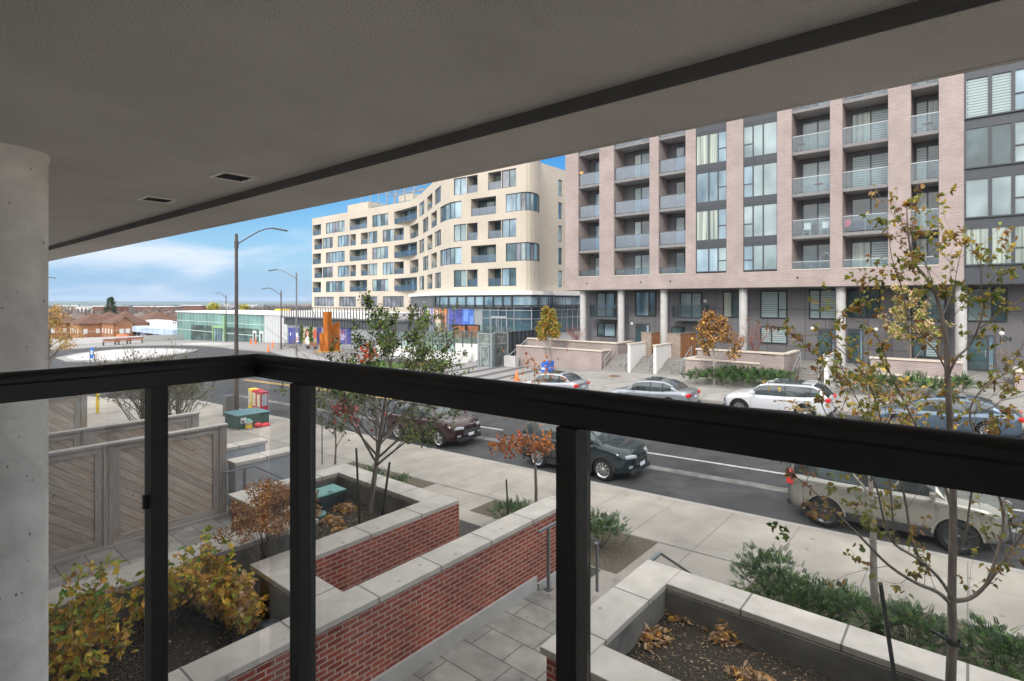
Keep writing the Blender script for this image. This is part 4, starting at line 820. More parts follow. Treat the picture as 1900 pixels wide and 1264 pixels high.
def opening(kind, a, c, z0, z1):
    pa, _ = p_at(a); pc, _ = p_at(c); d = (pc - pa).normalized(); n = Vector((d.y, -d.x, 0))
    dep = 1.5 if kind == 'b' else .14
    ks = [a] + [k for k in cuts_all if a + .05 < k < c - .05] + [c]; P_ = [p_at(k)[0] for k in ks]; Q_ = [p - n * dep for p in P_]
    if kind == 'b': Q_ = [Q_[0], Q_[-1]]; P_ = [P_[0], P_[-1]]
    up = lambda p, z: (p.x, p.y, z)
    for p, q in ((P_[0], Q_[0]), (P_[-1], Q_[-1])): jamb.quad(up(p, z0), up(q, z0), up(q, z1), up(p, z1))
    for i in range(len(P_) - 1):
        jamb.quad(up(P_[i], z0), up(P_[i + 1], z0), up(Q_[i + 1], z0), up(Q_[i], z0)); jamb.quad(up(P_[i], z1), up(P_[i + 1], z1), up(Q_[i + 1], z1), up(Q_[i], z1), 1 if kind == 'b' else 0)
    fr = MB(); wob = None; panes = []
    for i in range(len(Q_) - 1):
        L_ = (Q_[i + 1] - Q_[i]).length; nn = max(1, round(L_ / 1.15)) if len(Q_) == 2 else max(1, round(L_ / 1.2))
        for k in range(nn):
            p = Q_[i].lerp(Q_[i + 1], k / nn); q = Q_[i].lerp(Q_[i + 1], (k + 1) / nn)
            if kind == 'l': kd = 'mauve'
            else:
                kd = rg.choice(['mauve', 'skyglass', 'winglass', 'blind', 'skyglass']) if kind == 'w' else rg.choice(['winglass', 'winglass', 'skyglass', 'drape'])
            panes.append((p, q, kd)); fr.bar(up(p, z0), up(p, z1), .07, .07)
    fr.bar(up(Q_[-1], z0), up(Q_[-1], z1), .07, .07)
    for i in range(len(Q_) - 1):
        for z in (z0 + .03, z1 - .05): fr.bar(up(Q_[i], z), up(Q_[i + 1], z), .06, .08)
    o = fr.build('window', M['alum'], cb_)
    for p, q, k in panes:
        m = MB(); m.quad(up(p - n * .02, z0), up(q - n * .02, z0), up(q - n * .02, z1), up(p - n * .02, z1)); m.build('pane', M[k], o)
    if kind == 'b':
        g = MB(); a2 = P_[0] - n * .12; c2 = P_[1] - n * .12; g.bar(up(a2, z0 + .5), up(c2, z0 + .5), .012, .95); g.build('balustrade', M['balglass'], cb_)
for (zs, pat) in rows:
    zt = zs + 2.2
    sp = []
    for k, xa, xb in pat:
        a, c = s_at(zc_(xa)), s_at(zc_(xb))
        if zs > 20 and zc_(xa) < 800: continue
        if zs > 20 and zt > ZR: continue
        sp.append((a, c, k))
    # blue side windows
    sa, sb = s_at(1003) + 22.5, 0
    sp2 = [(a, c) for a, c, k in sp] + [(cum[-2] + YX(1039, pp[-1].x) - pp[-2].y, cum[-2] + YX(1046, pp[-1].x) - pp[-2].y)]
    zlow = 7.85 - .0 if zs < 8 else zs
    zn = zs + (3.0 if zs > 22 else 3.0); zn = {22.85: ZR, 19.85: 22.85, 16.85: 19.85, 13.8: 16.85, 10.85: 13.8, 7.85: 10.85}[zs]
    if zs > 20:
        wall_save = None
        # upper storey only stands over the right wing, set above the parapet line of the left wing
        continue
    wallband(zs, zt, sp2); wallband(zt, zn if zs < 19 else ROOF, [])
    for a, c, k in sp: opening(k, a, c, zs, zt)
    for a, c in sp2[len(sp):]: opening('w', a, c, zs, zt)
sp = [(s_at(zc_(xa)), s_at(zc_(xb))) for _, xa, xb in louv]
wallband(4.95, 6.9, sp); wallband(6.9, 7.85, []); wallband(-2, 4.95, [])
for a, c in sp: opening('l', a, c, 4.95, 6.9)
wall.build('wall', M['cream'], cb_); jamb.build('reveal', [M['cream'], M['slab']], cb_)
b = MB(); rp = [(p.x, p.y + .05) for p in pp[:-1]] + [(pp[-1].x, pp[-1].y)] + [(-106, 80)]
from mathutils.geometry import tessellate_polygon
b.add([(x, y, ROOF - .3) for x, y in rp], [tuple(t_) for t_ in tessellate_polygon([[Vector((x, y, 0)) for x, y in rp]])]); b.build('roof', M['cream'], cb_)
b = MB(); b.quad((pp[0].x, 62, -2), (pp[0].x, 80, -2), (pp[0].x, 80, ROOF), (pp[0].x, 62, ROOF)); b.build('end_wall', M['cream'], cb_)
# penthouse blocks and pergola
zx = lambda x, y, Y: (PX(500 + x / 3.276, Y), PZ(500 + x / 3.276, 280 + y / 3.276, Y))
b = MB(); x0, _ = zx(475, 350, 64.5); x1, _ = zx(600, 350, 64.5); b.box(x0, x1, 64.5, 70, ROOF - .3, 25.6); b.build('penthouse', M['cream'], cb_)
b = MB(); x0, _ = zx(785, 300, 70); x1, _ = zx(870, 300, 70); b.box(x0, x1, 70, 74, ROOF - .3, 27.2); b.build('penthouse', M['cream'], cb_)
b = MB()
x0, x1 = zx(615, 260, 68)[0], zx(930, 230, 68)[0]
for i in range(7): x = x0 + (x1 - x0) * i / 6; b.bar((x, 66, ROOF - .3), (x, 66, 28.6), .18, .18); b.bar((x, 74, ROOF - .3), (x, 74, 28.6), .18, .18); b.bar((x, 65, 28.6), (x, 75, 28.6), .15, .2)
for y in (66, 70, 74): b.bar((x0, y, 28.75), (x1, y, 28.75), .15, .2)
b.build('pergola', M['greymetal'], cb_)
b = MB(); b.box(x0 - 2, x1, 65.2, 65.22, ROOF - .3, 24.6); b.build('balustrade', M['balglassclear'], cb_)
# canopy and glazed podium on the raised plaza
def off_path(s, o): p, d = p_at(s); return p + Vector((d.y, -d.x, 0)) * o
sA, sB = s_at(776), cum[-2] + 14
def strip(mb, ofs, z0, z1, sa_, sb_, n=60, th=None, mi=0):
    Ps = [off_path(sa_ + (sb_ - sa_) * i / n, ofs) for i in range(n + 1)]
    for p, q in zip(Ps, Ps[1:]): mb.quad((p.x, p.y, z0), (q.x, q.y, z0), (q.x, q.y, z1), (p.x, p.y, z1), mi)
    if th is not None:
        Q = [off_path(sa_ + (sb_ - sa_) * i / n, th) for i in range(n + 1)]
        for i in range(n):
            for z in (z0, z1): mb.quad((Ps[i].x, Ps[i].y, z), (Ps[i + 1].x, Ps[i + 1].y, z), (Q[i + 1].x, Q[i + 1].y, z), (Q[i].x, Q[i].y, z), mi)
b = MB(); strip(b, 1.6, 6.75, 7.2, sA, cum[-1], 70, -.1); b.build('canopy', M['white'], cb_)
b = MB(); strip(b, 1.3, 5.25, 6.745, sA, cum[-1], 80, -.1); b.build('fin_fascia', M['darkgrey'], cb_)
b = MB(); strip(b, 1.34, 5.55, 6.5, s_at(828), cum[-1] - 2, 60); b.build('clerestory_glazing', M['skyglass'], cb_)
ss = s_at(826)
while ss < cum[-1] - 1: b = MB(); p = off_path(ss, 1.3); q = off_path(ss, 1.62); b.bar((p.x, p.y, 5.3), (p.x, p.y, 6.6), .06, .35); b.bar((q.x, q.y, 5.1), (q.x, q.y, 6.5), .05, .06); b.bar((p.x, p.y, 5.9), (q.x, q.y, 5.9), .04, .04); b.build('fascia_fin', M['alum'], cb_); ss += 1.45
b = MB(); strip(b, .9, 1.6, 5.25, s_at(776), s_at(903), 30); b.build('podium_wall', M['greymetal'], cb_)
b = MB(); strip(b, .9, 1.6, 5.25, s_at(903), cum[-1], 50); b.build('storefront', M['blueglass'], cb_)
b = MB(); ss = s_at(904)
while ss < cum[-1] - .5: p = off_path(ss, .96); b.bar((p.x, p.y, 1.6), (p.x, p.y, 5.25), .09, .09); ss += 1.25
for z in (4.9, 3.9):
    n = 50; Ps = [off_path(s_at(904) + (cum[-1] - s_at(904)) * i / n, .95) for i in range(n + 1)]
    for p, q in zip(Ps, Ps[1:]): b.bar((p.x, p.y, z), (q.x, q.y, z), .06, .09)
b.build('storefront_mullion', M['alumlight'], cb_)
a, c = off_path(s_at(921), 1.0), off_path(s_at(950), 1.0); b = MB(); b.bar((a.x, a.y, 4.05), (c.x, c.y, 4.05), .2, .25)
for t_ in (0, .33, .66, 1): q = a.lerp(c, t_); b.bar((q.x, q.y, 1.9), (q.x, q.y, 4), .1, .1)
b.build('door', M['alumlight'], cb_)
def mural(parent, nm, sa_, sb_, ofs, z0, z1, cols, seed, vert=True, n=14):
    r = random.Random(seed); mats_ = [mat('print_' + str(i) + nm, c, .5, var=.25, scale=1.2) for i, c in enumerate(cols)]; b = MB(); e = [0]
    while e[-1] < 1: e.append(min(1, e[-1] + r.uniform(.3, 1.6) / n))
    for u, v in zip(e, e[1:]):
        p = off_path(sa_ + (sb_ - sa_) * u, ofs); q = off_path(sa_ + (sb_ - sa_) * v, ofs); zz = [z0] + sorted(r.uniform(z0, z1) for _ in range(0 if vert else 2)) + [z1]
        for k in range(len(zz) - 1): b.quad((p.x, p.y, zz[k]), (q.x, q.y, zz[k]), (q.x, q.y, zz[k + 1]), (p.x, p.y, zz[k + 1]), r.randrange(len(cols)))
    return b.build(nm, mats_, parent)
mural(cb_, 'printed_film', s_at(781), s_at(817), 1.0, 2.0, 5.0, [(.30, .32, .60), (.55, .50, .62), (.45, .22, .16), (.12, .14, .42), (.65, .62, .68)], 4, True, 30)
mural(cb_, 'printed_film', s_at(817), s_at(841), 1.0, 2.0, 5.0, [(.62, .22, .08), (.20, .10, .08), (.18, .22, .48), (.75, .60, .50)], 9, False, 7)
mural(cb_, 'printed_film', s_at(842), s_at(866), 1.0, 2.0, 5.0, [(.05, .06, .28), (.08, .09, .36)], 3, False, 3)
mural(cb_, 'printed_film', s_at(867), s_at(888), 1.0, 2.0, 5.0, [(.10, .20, .60), (.06, .14, .50), (.14, .28, .68)], 8, False, 4)
# ------------------------------------------------------------------ low building with fins and murals
def zl(x, y): return (510 + x / 7.037, 540 + y / 7.037)
YLB = 49.5
lb = thing('low_building', 'low grey pavilion with white slatted parapet and blue window graphics behind the rusty sculpture', 'building', (PX(534, YLB), YLB, -1.4))
lx0, lx1 = PX(533, YLB), PX(760, YLB)
ztp, zfb, zwb = PZ(526, 569.5, YLB), PZ(526, 590, YLB), PZ(534, 602, YLB)
b = MB(); b.box(lx0, lx1, YLB, 58, -2.2, zwb); b.build('wall', M['greymetal'], lb)
b = MB(); b.box(lx0 - .3, lx1, YLB - .3, 58, zwb, zfb + .05); b.build('clerestory_band', M['darkgrey'], lb)
b = MB(); b.box(lx0 - 1.0, lx1, YLB - .6, 58, zfb + .06, zfb + .3); b.build('eave', M['darkgrey'], lb)
b = MB(); b.box(lx0 - .6, lx1 - 5, YLB - .38, 57, zfb + .3, ztp - .7); b.build('parapet', M['white'], lb)
b = MB(); x = lx0 - .9
while x < lx1 - 4: b.box(x, x + .12, YLB - .50, YLB - .42, zfb + .3, ztp); b.box(x + .5, x + .6, YLB - .42, YLB - .31, zwb + .1, zfb); x += .78
b.box(lx0 - 1.0, lx1 - 4, YLB - .52, YLB - .40, ztp - .12, ztp); b.build('fin', M['darkgrey'], lb)
def panel(xa, xb, ya, yb, m, off=.02, nm='window_graphic'):
    a, c = zl(xa, ya), zl(xb, yb); b = MB(); b.box(PX(a[0], YLB), PX(c[0], YLB), YLB - off, YLB - off + .015, PZ((a[0] + c[0]) / 2, c[1], YLB), PZ((a[0] + c[0]) / 2, a[1], YLB)); return b.build(nm, m, lb)
for xa, xb in ((175, 235), (240, 285), (300, 350), (552, 612), (860, 925), (935, 1000)): panel(xa, xb, 478, 695, M['indigo'])
pn = panel(358, 546, 488, 690, mat('poster_backdrop', (.42, .38, .16), .6, var=.4, scale=.8, col2=(.55, .48, .32)), .03, 'portrait_poster')
def pel(cx_, cy_, rx, ry, m, off):
    a = zl(cx_, cy_); X0 = PX(a[0], YLB); Z0 = PZ(a[0], a[1], YLB); k = 1 / 7.037 * (YLB / ray(a[0])[1]) / F; b = MB(); n = 18
    b.add([(X0 + rx * k * 1.9 * math.cos(2 * math.pi * i / n), YLB - off, Z0 + ry * k * math.sin(2 * math.pi * i / n)) for i in range(n)], [tuple(range(n))]); b.build('printed_figure', m, pn)
pel(430, 590, 34, 100, mat('print_dark_hair', (.04, .02, .02), .6), .035); pel(430, 560, 17, 38, mat('print_skin', (.55, .28, .19), .6), .04); pel(432, 645, 30, 52, mat('print_white_top', (.7, .66, .6), .6), .045); pel(525, 560, 26, 66, mat('print_red', (.55, .12, .07), .6), .04)
pel(206, 562, 6, 22, M['white'], .03); pel(890, 600, 28, 45, mat('print_lilac', (.35, .38, .62), .6), .03)
# ------------------------------------------------------------------ glazed bus terminal
YT = 51.7
tb = thing('bus_terminal', 'teal glass terminal pavilion with a green framed entrance beyond the turning loop', 'building', (-130, YT, -3))
def zh(x, y): return (x / 3.393, 460 + y / 3.393)
zt_ = PZ(400, 579, YT); tx0, tx1 = PX(329, YT), PX(492, YT); tx2 = PX(535, YT)
b = MB(); b.box(tx0, tx1, YT, 68, -4.6, zt_ - .3); b.build('curtain_wall', M['teal'], tb)
b = MB(); b.box(tx0 - .3, tx2, YT - .3, 68.3, zt_ - .3, zt_); b.build('roof', M['white'], tb)
b = MB(); b.box(tx1, tx2, YT - .1, 68, -3.5, zt_ - .31); b.build('metal_wing', mat('pale_metal_panels', (.50, .50, .52), .5, var=.05), tb)
b = MB(); x = tx0
while x < tx1: b.box(x - .04, x + .04, YT - .04, YT - .01, -4, zt_ - .3); x += 1.9
for z in (zt_ - 2.4, zt_ - 4.6): b.box(tx0, tx1, YT - .1, YT - .02, z, z + .14)
x = tx1
while x < tx2: b.box(x - .03, x + .03, YT - .16, YT - .11, -3, zt_ - .3); x += 1.1
b.build('mullion', mat('pale_teal_mullion', (.45, .58, .56), .5), tb)
for xa_, xb_ in ((355, 394), (421, 480)): b = MB(); b.box(PX(xa_, YT), PX(xb_, YT), YT - .05, YT - .015, -3.9, zt_ - 3.2); b.build('clear_glazing', opaque_glass('tinted_lobby_glass' + str(xa_), (.02, .06, .065), .05, col2=(.08, .16, .15), scale=.4), tb)
gx0, gx1 = PX(399, YT), PX(418, YT)
lime = mat('lime_green_vinyl', (.25, .42, .20), .5)
b = MB(); b.box(gx0 - .3, gx0, YT - .5, YT - .2, -4, zt_ - 3.3); b.box(gx1, gx1 + .45, YT - .5, YT - .2, -4, zt_ - .8); b.box(gx0 - .3, gx1, YT - .51, YT - .2, zt_ - 3.5, zt_ - 3.1); e_ = b.build('entrance', lime, tb)
b = MB()
for i in range(4): x = gx0 + (gx1 - gx0) * (i + .5) / 4; b.box(x - .35, x + .35, YT - .3, YT - .25, -3.6, zt_ - 3.7)
b.build('door', M['skyglass'], e_)
for px in (474, 487):
    b = MB(); x = PX(px, YT); b.box(x - .75, x + .75, YT - .2, YT - .14, -3, -.0); d = b.build('door', M['white'], tb); b = MB(); b.box(x - .45, x + .45, YT - .22, YT - .205, -2.3, -.4); b.build('pane', M['winglass'], d)
b = MB(); x = PX(476, YT); b.box(x - 1, x + 1.6, 56, 58, zt_ + .4, zt_ + .8); b.build('roof_unit', M['yellow'], tb)
# fence + low wall around the loop
b = MB(); x0, x1 = PX(140, 44), PX(354, 50)
W0, W1 = at(140, 625, 131), at(354, 622, 140)

WP = [(-172, 22), (-158.5, 31), (-147.5, 42.6), (-148.4, 52.2), (-153.5, 55.5)]
for (xa_, ya_), (xb_, yb_) in zip(WP, WP[1:]):
    za_, zb2 = gz(xa_, ya_) + .1, gz(xb_, yb_) + .1; n_ = Vector((-(yb_ - ya_), xb_ - xa_, 0)).normalized() * .3
    b.add([(xa_, ya_, za_ - 1), (xb_, yb_, zb2 - 1), (xb_, yb_, zb2 + 1.45), (xa_, ya_, za_ + 1.45), (xa_ + n_.x, ya_ + n_.y, za_ - 5), (xb_ + n_.x, yb_ + n_.y, zb2 - 5), (xb_ + n_.x, yb_ + n_.y, zb2 + 1.45), (xa_ + n_.x, ya_ + n_.y, za_ + 1.45)], [(0, 1, 2, 3), (5, 4, 7, 6), (3, 2, 6, 7), (0, 3, 7, 4), (1, 5, 6, 2)])
tag(b.build('concrete_wall', M['concwall'], org=(-160, 43, -4)), 'long low concrete wall behind the turning loop', 'wall')
t = thing('mesh_fence', 'thin grey mesh fence along the top of the low wall by the terminal', 'fence', (-160, 43, -2.5))
for (xa_, ya_), (xb_, yb_) in zip(WP, WP[1:]):
    for k in range(4): f = k / 4; x_, y_ = xa_ + (xb_ - xa_) * f, ya_ + (yb_ - ya_) * f; b = MB(); b.bar((x_, y_, gz(x_, y_) + 1.5), (x_, y_, gz(x_, y_) + 3.0), .06, .06); b.build('post', M['alumlight'], t)
b = MB()
for (xa_, ya_), (xb_, yb_) in zip(WP, WP[1:]): b.bar((xa_, ya_, gz(xa_, ya_) + 3.0), (xb_, yb_, gz(xb_, yb_) + 3.0), .06, .06)
b.build('rail', M['alumlight'], t)
for i, (px, lab) in enumerate(((206, 'left of three long wooden wall benches by the loop'), (228, 'middle of three long wooden wall benches by the loop'), (250, 'right of three long wooden wall benches by the loop'))):
    p = at(px, 633, 117 + i * 1.6); t = thing('bench', lab, 'bench', (p.x, p.y, gz(p.x, p.y) + .15), 'benches along the low wall'); b = MB(); z = gz(p.x, p.y) + .15; u = Vector((.55, .83, 0))
    b.obox((p.x, p.y, z + .75), u * 1.55, Vector((.83, -.55, 0)) * .3, (0, 0, .08)); b.obox((p.x - .25, p.y + .17, z + 1.15), u * 1.55, Vector((.83, -.55, 0)) * .05, (0, 0, .22)); b.build('seat', mat('bench_wood', (.22, .09, .05), .7) if i == 0 else bpy.data.materials['bench_wood'], t)
    b = MB()
    for s in (-1.4, 1.4): b.obox((p.x + u.x * s, p.y + u.y * s, z + .34), u * .08, Vector((.83, -.55, 0)) * .25, (0, 0, .34))
    b.build('leg', M['darkgrey'], t)
# building under construction with blue wrap, bus-shelter roofs
t = thing('construction_building', 'single-storey building wrapped in blue printed sheathing beside the terminal', 'building', (-176, 66, -4))
YW2 = 62; wrap = mat('printed_house_wrap', (.20, .32, .62), .6, var=.1, scale=.9, col2=(.55, .62, .72), stretch=(1, 1, 3))
xa, xb = PX(221, YW2), PX(331, YW2); za = PZ(276, 607, YW2)
b = MB(); b.box(xa, xb, YW2, 75, -6, za - 1.8); b.build('wall', wrap, t)
b = MB(); b.box(xa - 3, xb, YW2 - 1.5, 75, za - 1.8, za); b.build('roof', mat('wrap_fascia', (.42, .54, .74), .6, var=.15, scale=.5), t)
for px, w in ((245, 4), (258, 2.2), (277, 6), (305, 1.4), (318, 1.4)):
    x = PX(px, YW2); b = MB(); b.box(x - w / 2, x + w / 2, YW2 - .1, YW2 - .02, -6, za - 2.2); b.build('window', mat('maroon_opening', (.10, .045, .05), .5) if px == 277 else M['dark'], t)
x = PX(283, 66); b = MB(); b.box(x - 7, x + 7, 66, 70, za, za + 1.9); b.build('roof_unit', M['white'], t)
b = MB(); x = PX(315, 66)
for i in range(8): b.bar((x - 6 + i * 1.7, 66, za), (x - 6 + i * 1.7, 66, za + 2), .15, .15)
for z in (za + .7, za + 1.4, za + 2): b.bar((x - 6, 66, z), (x + 6, 66, z), .15, .15)
b.build('scaffold', M['white'], t)
p = at(227, 622, 150); b = MB(); b.box(p.x - 2, p.x + 2, p.y - 1, p.y + 1, p.z - 1.2, p.z + .1); tag(b.build('skip_container', M['orange'], org=p, bevel=.15), 'orange machine body beyond the wall left of the blue wrapped building', 'container')
# ------------------------------------------------------------------ plaza: glass entry box, screen wall, ramps, stairs
gx_, gy_ = -33.9, 36.0; gzb = .1
t = thing('glass_kiosk', 'narrow glazed stair entrance with a glass door in a grey frame on the plaza', 'kiosk', (-33, 36.5, gzb))
hx0, hx1 = PX(888, 36), PX(929, 37.6); kz = PZ(905, 619, 36)
b = MB()
for x, y in ((hx0, 36), (PX(912, 36), 36), (hx0, 38.2), (PX(912, 36), 38.2)): b.box(x - .07, x + .07, y - .07, y + .07, -.2, kz)
kx = PX(912, 36)
for z in (-.05, kz - 1.0, kz - .08): b.box(hx0, kx, 35.95, 36.05, z, z + .1); b.box(kx - .05, kx + .05, 36.05, 38.2, z, z + .1)
b.build('frame', M['greymetal'], t)
b = MB(); b.box(hx0, kx, 36, 36.02, -.1, kz); b.box(kx - .01, kx + .01, 36, 38.2, -.1, kz); b.box(hx0, kx, 38.18, 38.2, -.1, kz); b.build('glazing', glass('kiosk_glass', (.55, .68, .66), .12, dust=.12), t)
b = MB(); dx0, dx1 = PX(893, 35.95), PX(907, 35.95)
for x in (dx0, dx1): b.box(x - .05, x + .05, 35.88, 35.94, 0, kz - 1.1)
for z in (0, kz - 1.2): b.box(dx0, dx1, 35.88, 35.94, z, z + .1)
b.box(dx1 - .15, dx1 - .1, 35.8, 35.88, .9, 1.5); b.build('door', M['alumlight'], t)
t = thing('screen_wall', 'long dark mesh screen wall running back from the glass entrance to the shopfronts', 'wall', (-31.5, 38, 0))
b = MB(); p0 = Vector((kx + .1, 36.4, 0)); p1 = at(1002, 600, 63)
p1 = Vector((p1.x, p1.y, 0)); z1 = PZ(912, 620, 36.2); z2 = 6 - (612 - HY) * 63 / F
dd = (p1 - p0).normalized(); nn_ = Vector((dd.y, -dd.x, 0))
b.add([(p0.x, p0.y, -.5), (p1.x, p1.y, -.5), (p1.x, p1.y, z2), (p0.x, p0.y, z1)], [(0, 1, 2, 3)]); b.build('mesh_panel', mat('dark_mesh', (.07, .075, .085), .5, var=.2, scale=.4), t)
for i in range(12): q = p0.lerp(p1, (i / 11) ** 1.1); zz = z1 + (z2 - z1) * (i / 11) ** 1.1; b = MB(); b.bar((q.x + nn_.x * .05, q.y + nn_.y * .05, -.3), (q.x + nn_.x * .05, q.y + nn_.y * .05, zz), .12, .12); b.build('post', M['darkgrey'], t)
b = MB(); b.bar((p0.x, p0.y, z1 + .05), (p1.x, p1.y, z2 + .05), .25, .12); b.build('cap_rail', M['darkgrey'], t)
# raised plaza slab + ramp walls
b = MB(); b.prism([(-29.6, 44), (-29.6, 75), (-75, 75), (-75, 56), (-52, 47.5), (-42, 47.5), (-36, 44)], -2, 1.95); tag(b.build('raised_plaza', M['plazalight']), kind='structure')
t = thing('plaza_stairs', 'wide pale plaza stairs climbing beside the dark screen wall', 'stairs', (-30, 38, 0)); b = MB()
for i in range(13): y = 38.2 + i * .45; b.box(PX(955, 38.2) + i * .06, -27.2 - .0, y, 44.5, -.5, .3 + (i + 1) * .126)
b.build('step', M['plazalight'], t)
t = thing('stair_handrail', 'grey double handrail climbing the plaza stairs in front of the screen wall', 'handrail', (-31, 38, .2)); b = MB()
h0 = at(942, 662, 48.8); h1 = at(978, 629, 53.5); b.tube([h0 - Vector((0, 0, .5)), h0, h1, h1 + Vector((.4, .6, 0)), h1 + Vector((.4, .6, -1.3))], .04, 6); b.tube([h0 - Vector((0, 0, .45)), h1 - Vector((0, 0, .5))], .03, 6)
for k in (0, .33, .66, 1): q = h0.lerp(h1, k); b.tube([q, q - Vector((0, 0, 1.0))], .035, 6)
b.build('rail', M['alumlight'], t)
b = MB(); c0_ = at(935, 680, 48.6); b.box(c0_.x, c0_.x + 1.3, c0_.y, c0_.y + .5, -.1, 1.15); tag(b.build('stair_cheek_wall', M['concwall'], org=(c0_.x, c0_.y, 0)), 'small concrete cheek wall at the foot of the plaza handrail', 'wall')
t = thing('ramp_wall', 'white concrete ramp wall carrying glass balustrades on the plaza', 'wall', (-38, 38, 0)); b = MB()
rA, rB = Vector((-56.5, 41.5, 0)), Vector((-37.6, 36.7, 0))
dr = (rB - rA).normalized(); nr_ = Vector((-dr.y, dr.x, 0))
def wallp(a, c, z0a, z0c, z1a, z1c, th=.3):
    n = Vector((-(c - a).y, (c - a).x, 0)).normalized() * th
    b.add([(a.x, a.y, z0a), (c.x, c.y, z0c), (c.x, c.y, z1c), (a.x, a.y, z1a), (a.x + n.x, a.y + n.y, z0a), (c.x + n.x, c.y + n.y, z0c), (c.x + n.x, c.y + n.y, z1c), (a.x + n.x, a.y + n.y, z1a)],
          [(0, 1, 2, 3), (5, 4, 7, 6), (3, 2, 6, 7), (0, 3, 7, 4), (1, 5, 6, 2)])
wallp(rA, rB, -1.5, -.6, .75, 1.0); rC = Vector((-36.2, 41.5, 0)); wallp(rB + Vector((.01, 0, 0)), Vector((-37, 37.8, 0)), -.5, -.5, 1.0, 1.6)
rD = rB + nr_ * 2.2 + dr * 1.2; rE = rA + nr_ * 2.2; wallp(rE, rD, -1, -.5, .9, 1.85)
b.build('wall', M['white'], t)
def glassrail(label, a, c, za, zc, n):
    t = thing('glass_balustrade', label, 'railing', (a.x, a.y, za), 'glass balustrades of the plaza ramps'); 
    for i in range(n + 1): q = a.lerp(c, i / n); z = za + (zc - za) * i / n; b = MB(); b.bar((q.x, q.y, z - .35), (q.x, q.y, z + 1.25), .07, .07); b.build('post', M['darkgrey'], t)
    b = MB(); a1 = a + nr_ * .05; c1 = c + nr_ * .05
    b.add([(a1.x, a1.y, za + .05), (c1.x, c1.y, zc + .05), (c1.x, c1.y, zc + 1.3), (a1.x, a1.y, za + 1.3)], [(0, 1, 2, 3)]); b.build('glass_panel', glass('ramp_glass', (.48, .68, .64), .05, dust=.07), t)
glassrail('front glass balustrade with dark posts on the white ramp wall', rA - nr_ * .08, rB - nr_ * .08, .8, 1.05, 13)
glassrail('second glass balustrade higher up behind the white ramp wall', rE - nr_ * .08, rD - nr_ * .08, .95, 1.9, 12)
glassrail('rear glass balustrade of the upper plaza edge', Vector((-62, 50, 0)), Vector((-36.3, 44.2, 0)), 1.9, 1.95, 14)
b = MB(); c_ = at(853, 651, 52.8)
stairs('stairs', 'small concrete steps between the ramp wall and the glass entrance', -36.4, -34.4, 41.4, 9, .16, .35, 1.6, M['plazalight'], -1)
for lab, px in (('left wooden planter screen in a black frame before the murals', 841), ('right wooden planter screen in a black frame before the murals', 866)):
    q0 = at(px, 640, 60); q1_ = at(px + 23, 640, 59); t = thing('wood_screen', lab, 'screen', (q0.x, q0.y, 1.95), 'framed wooden screens'); zb_, zt2 = 1.95, 6 - (603 - HY) * 60 / F
    b = MB(); b.bar((q0.x, q0.y, (zb_ + zt2) / 2), (q1_.x, q1_.y, (zb_ + zt2) / 2), .06, zt2 - zb_ - .2); b.build('board_panel', mat('orange_cedar' + str(px), (.30, .11, .05), .7, var=.3, scale=4, stretch=(1, 1, .1)), t)
    b = MB(); b.bar((q0.x, q0.y, zb_), (q0.x, q0.y, zt2), .14, .14); b.bar((q1_.x, q1_.y, zb_), (q1_.x, q1_.y, zt2), .14, .14); b.bar((q0.x, q0.y, zt2), (q1_.x, q1_.y, zt2), .14, .14); b.build('frame', M['dark'], t)
# rusty steel sculpture
t = thing('steel_sculpture', 'tall rust-orange weathering steel sculpture of curved upright plates', 'sculpture', (-66.5, 41.2, -.8))
sc = lambda x, y, d: at(510 + x / 7.037, 540 + y / 7.037, d)
def upright(x0, x1, yt0, yt1, d0, d1, curve):
    b = MB(); n = 8; vs = []
    for i in range(n + 1):
        f = i / n; d = d0 + (d1 - d0) * f - curve * math.sin(math.pi * f); px = 510 + (x0 + (x1 - x0) * f) / 7.037; X, Yd = ray(px); zt = CZ - (540 + (yt0 + (yt1 - yt0) * f) / 7.037 - HY) * d / F
        vs += [(X * d, Yd * d, -1.1), (X * d, Yd * d, zt), (X * d * 1.006, Yd * d * 1.006, -1.1), (X * d * 1.006, Yd * d * 1.006, zt)]
    for i in range(n):
        o = i * 4; b.add([vs[o], vs[o + 4], vs[o + 5], vs[o + 1], vs[o + 2], vs[o + 6], vs[o + 7], vs[o + 3]], [(0, 1, 2, 3), (4, 7, 6, 5), (3, 2, 6, 7)])
    for o in (0, n * 4): b.add([vs[o], vs[o + 1], vs[o + 3], vs[o + 2]], [(0, 1, 2, 3)])
    b.build('steel_plate', M['corten'], t)
upright(633, 745, 275, 268, 73.4, 73.6, .5); upright(745, 850, 440, 395, 74.0, 74.8, .1); upright(582, 650, 552, 548, 74.2, 73.6, .25)
b = MB(); b.lathe([(1.9, 0), (1.9, .12), (1.75, .14), (0, .14)], (-66.5, 41.0, -.85), n=20); tag(b.build('sculpture_base', mat('straw_mulch', (.30, .20, .08), .95, var=.4, scale=3), t), None)
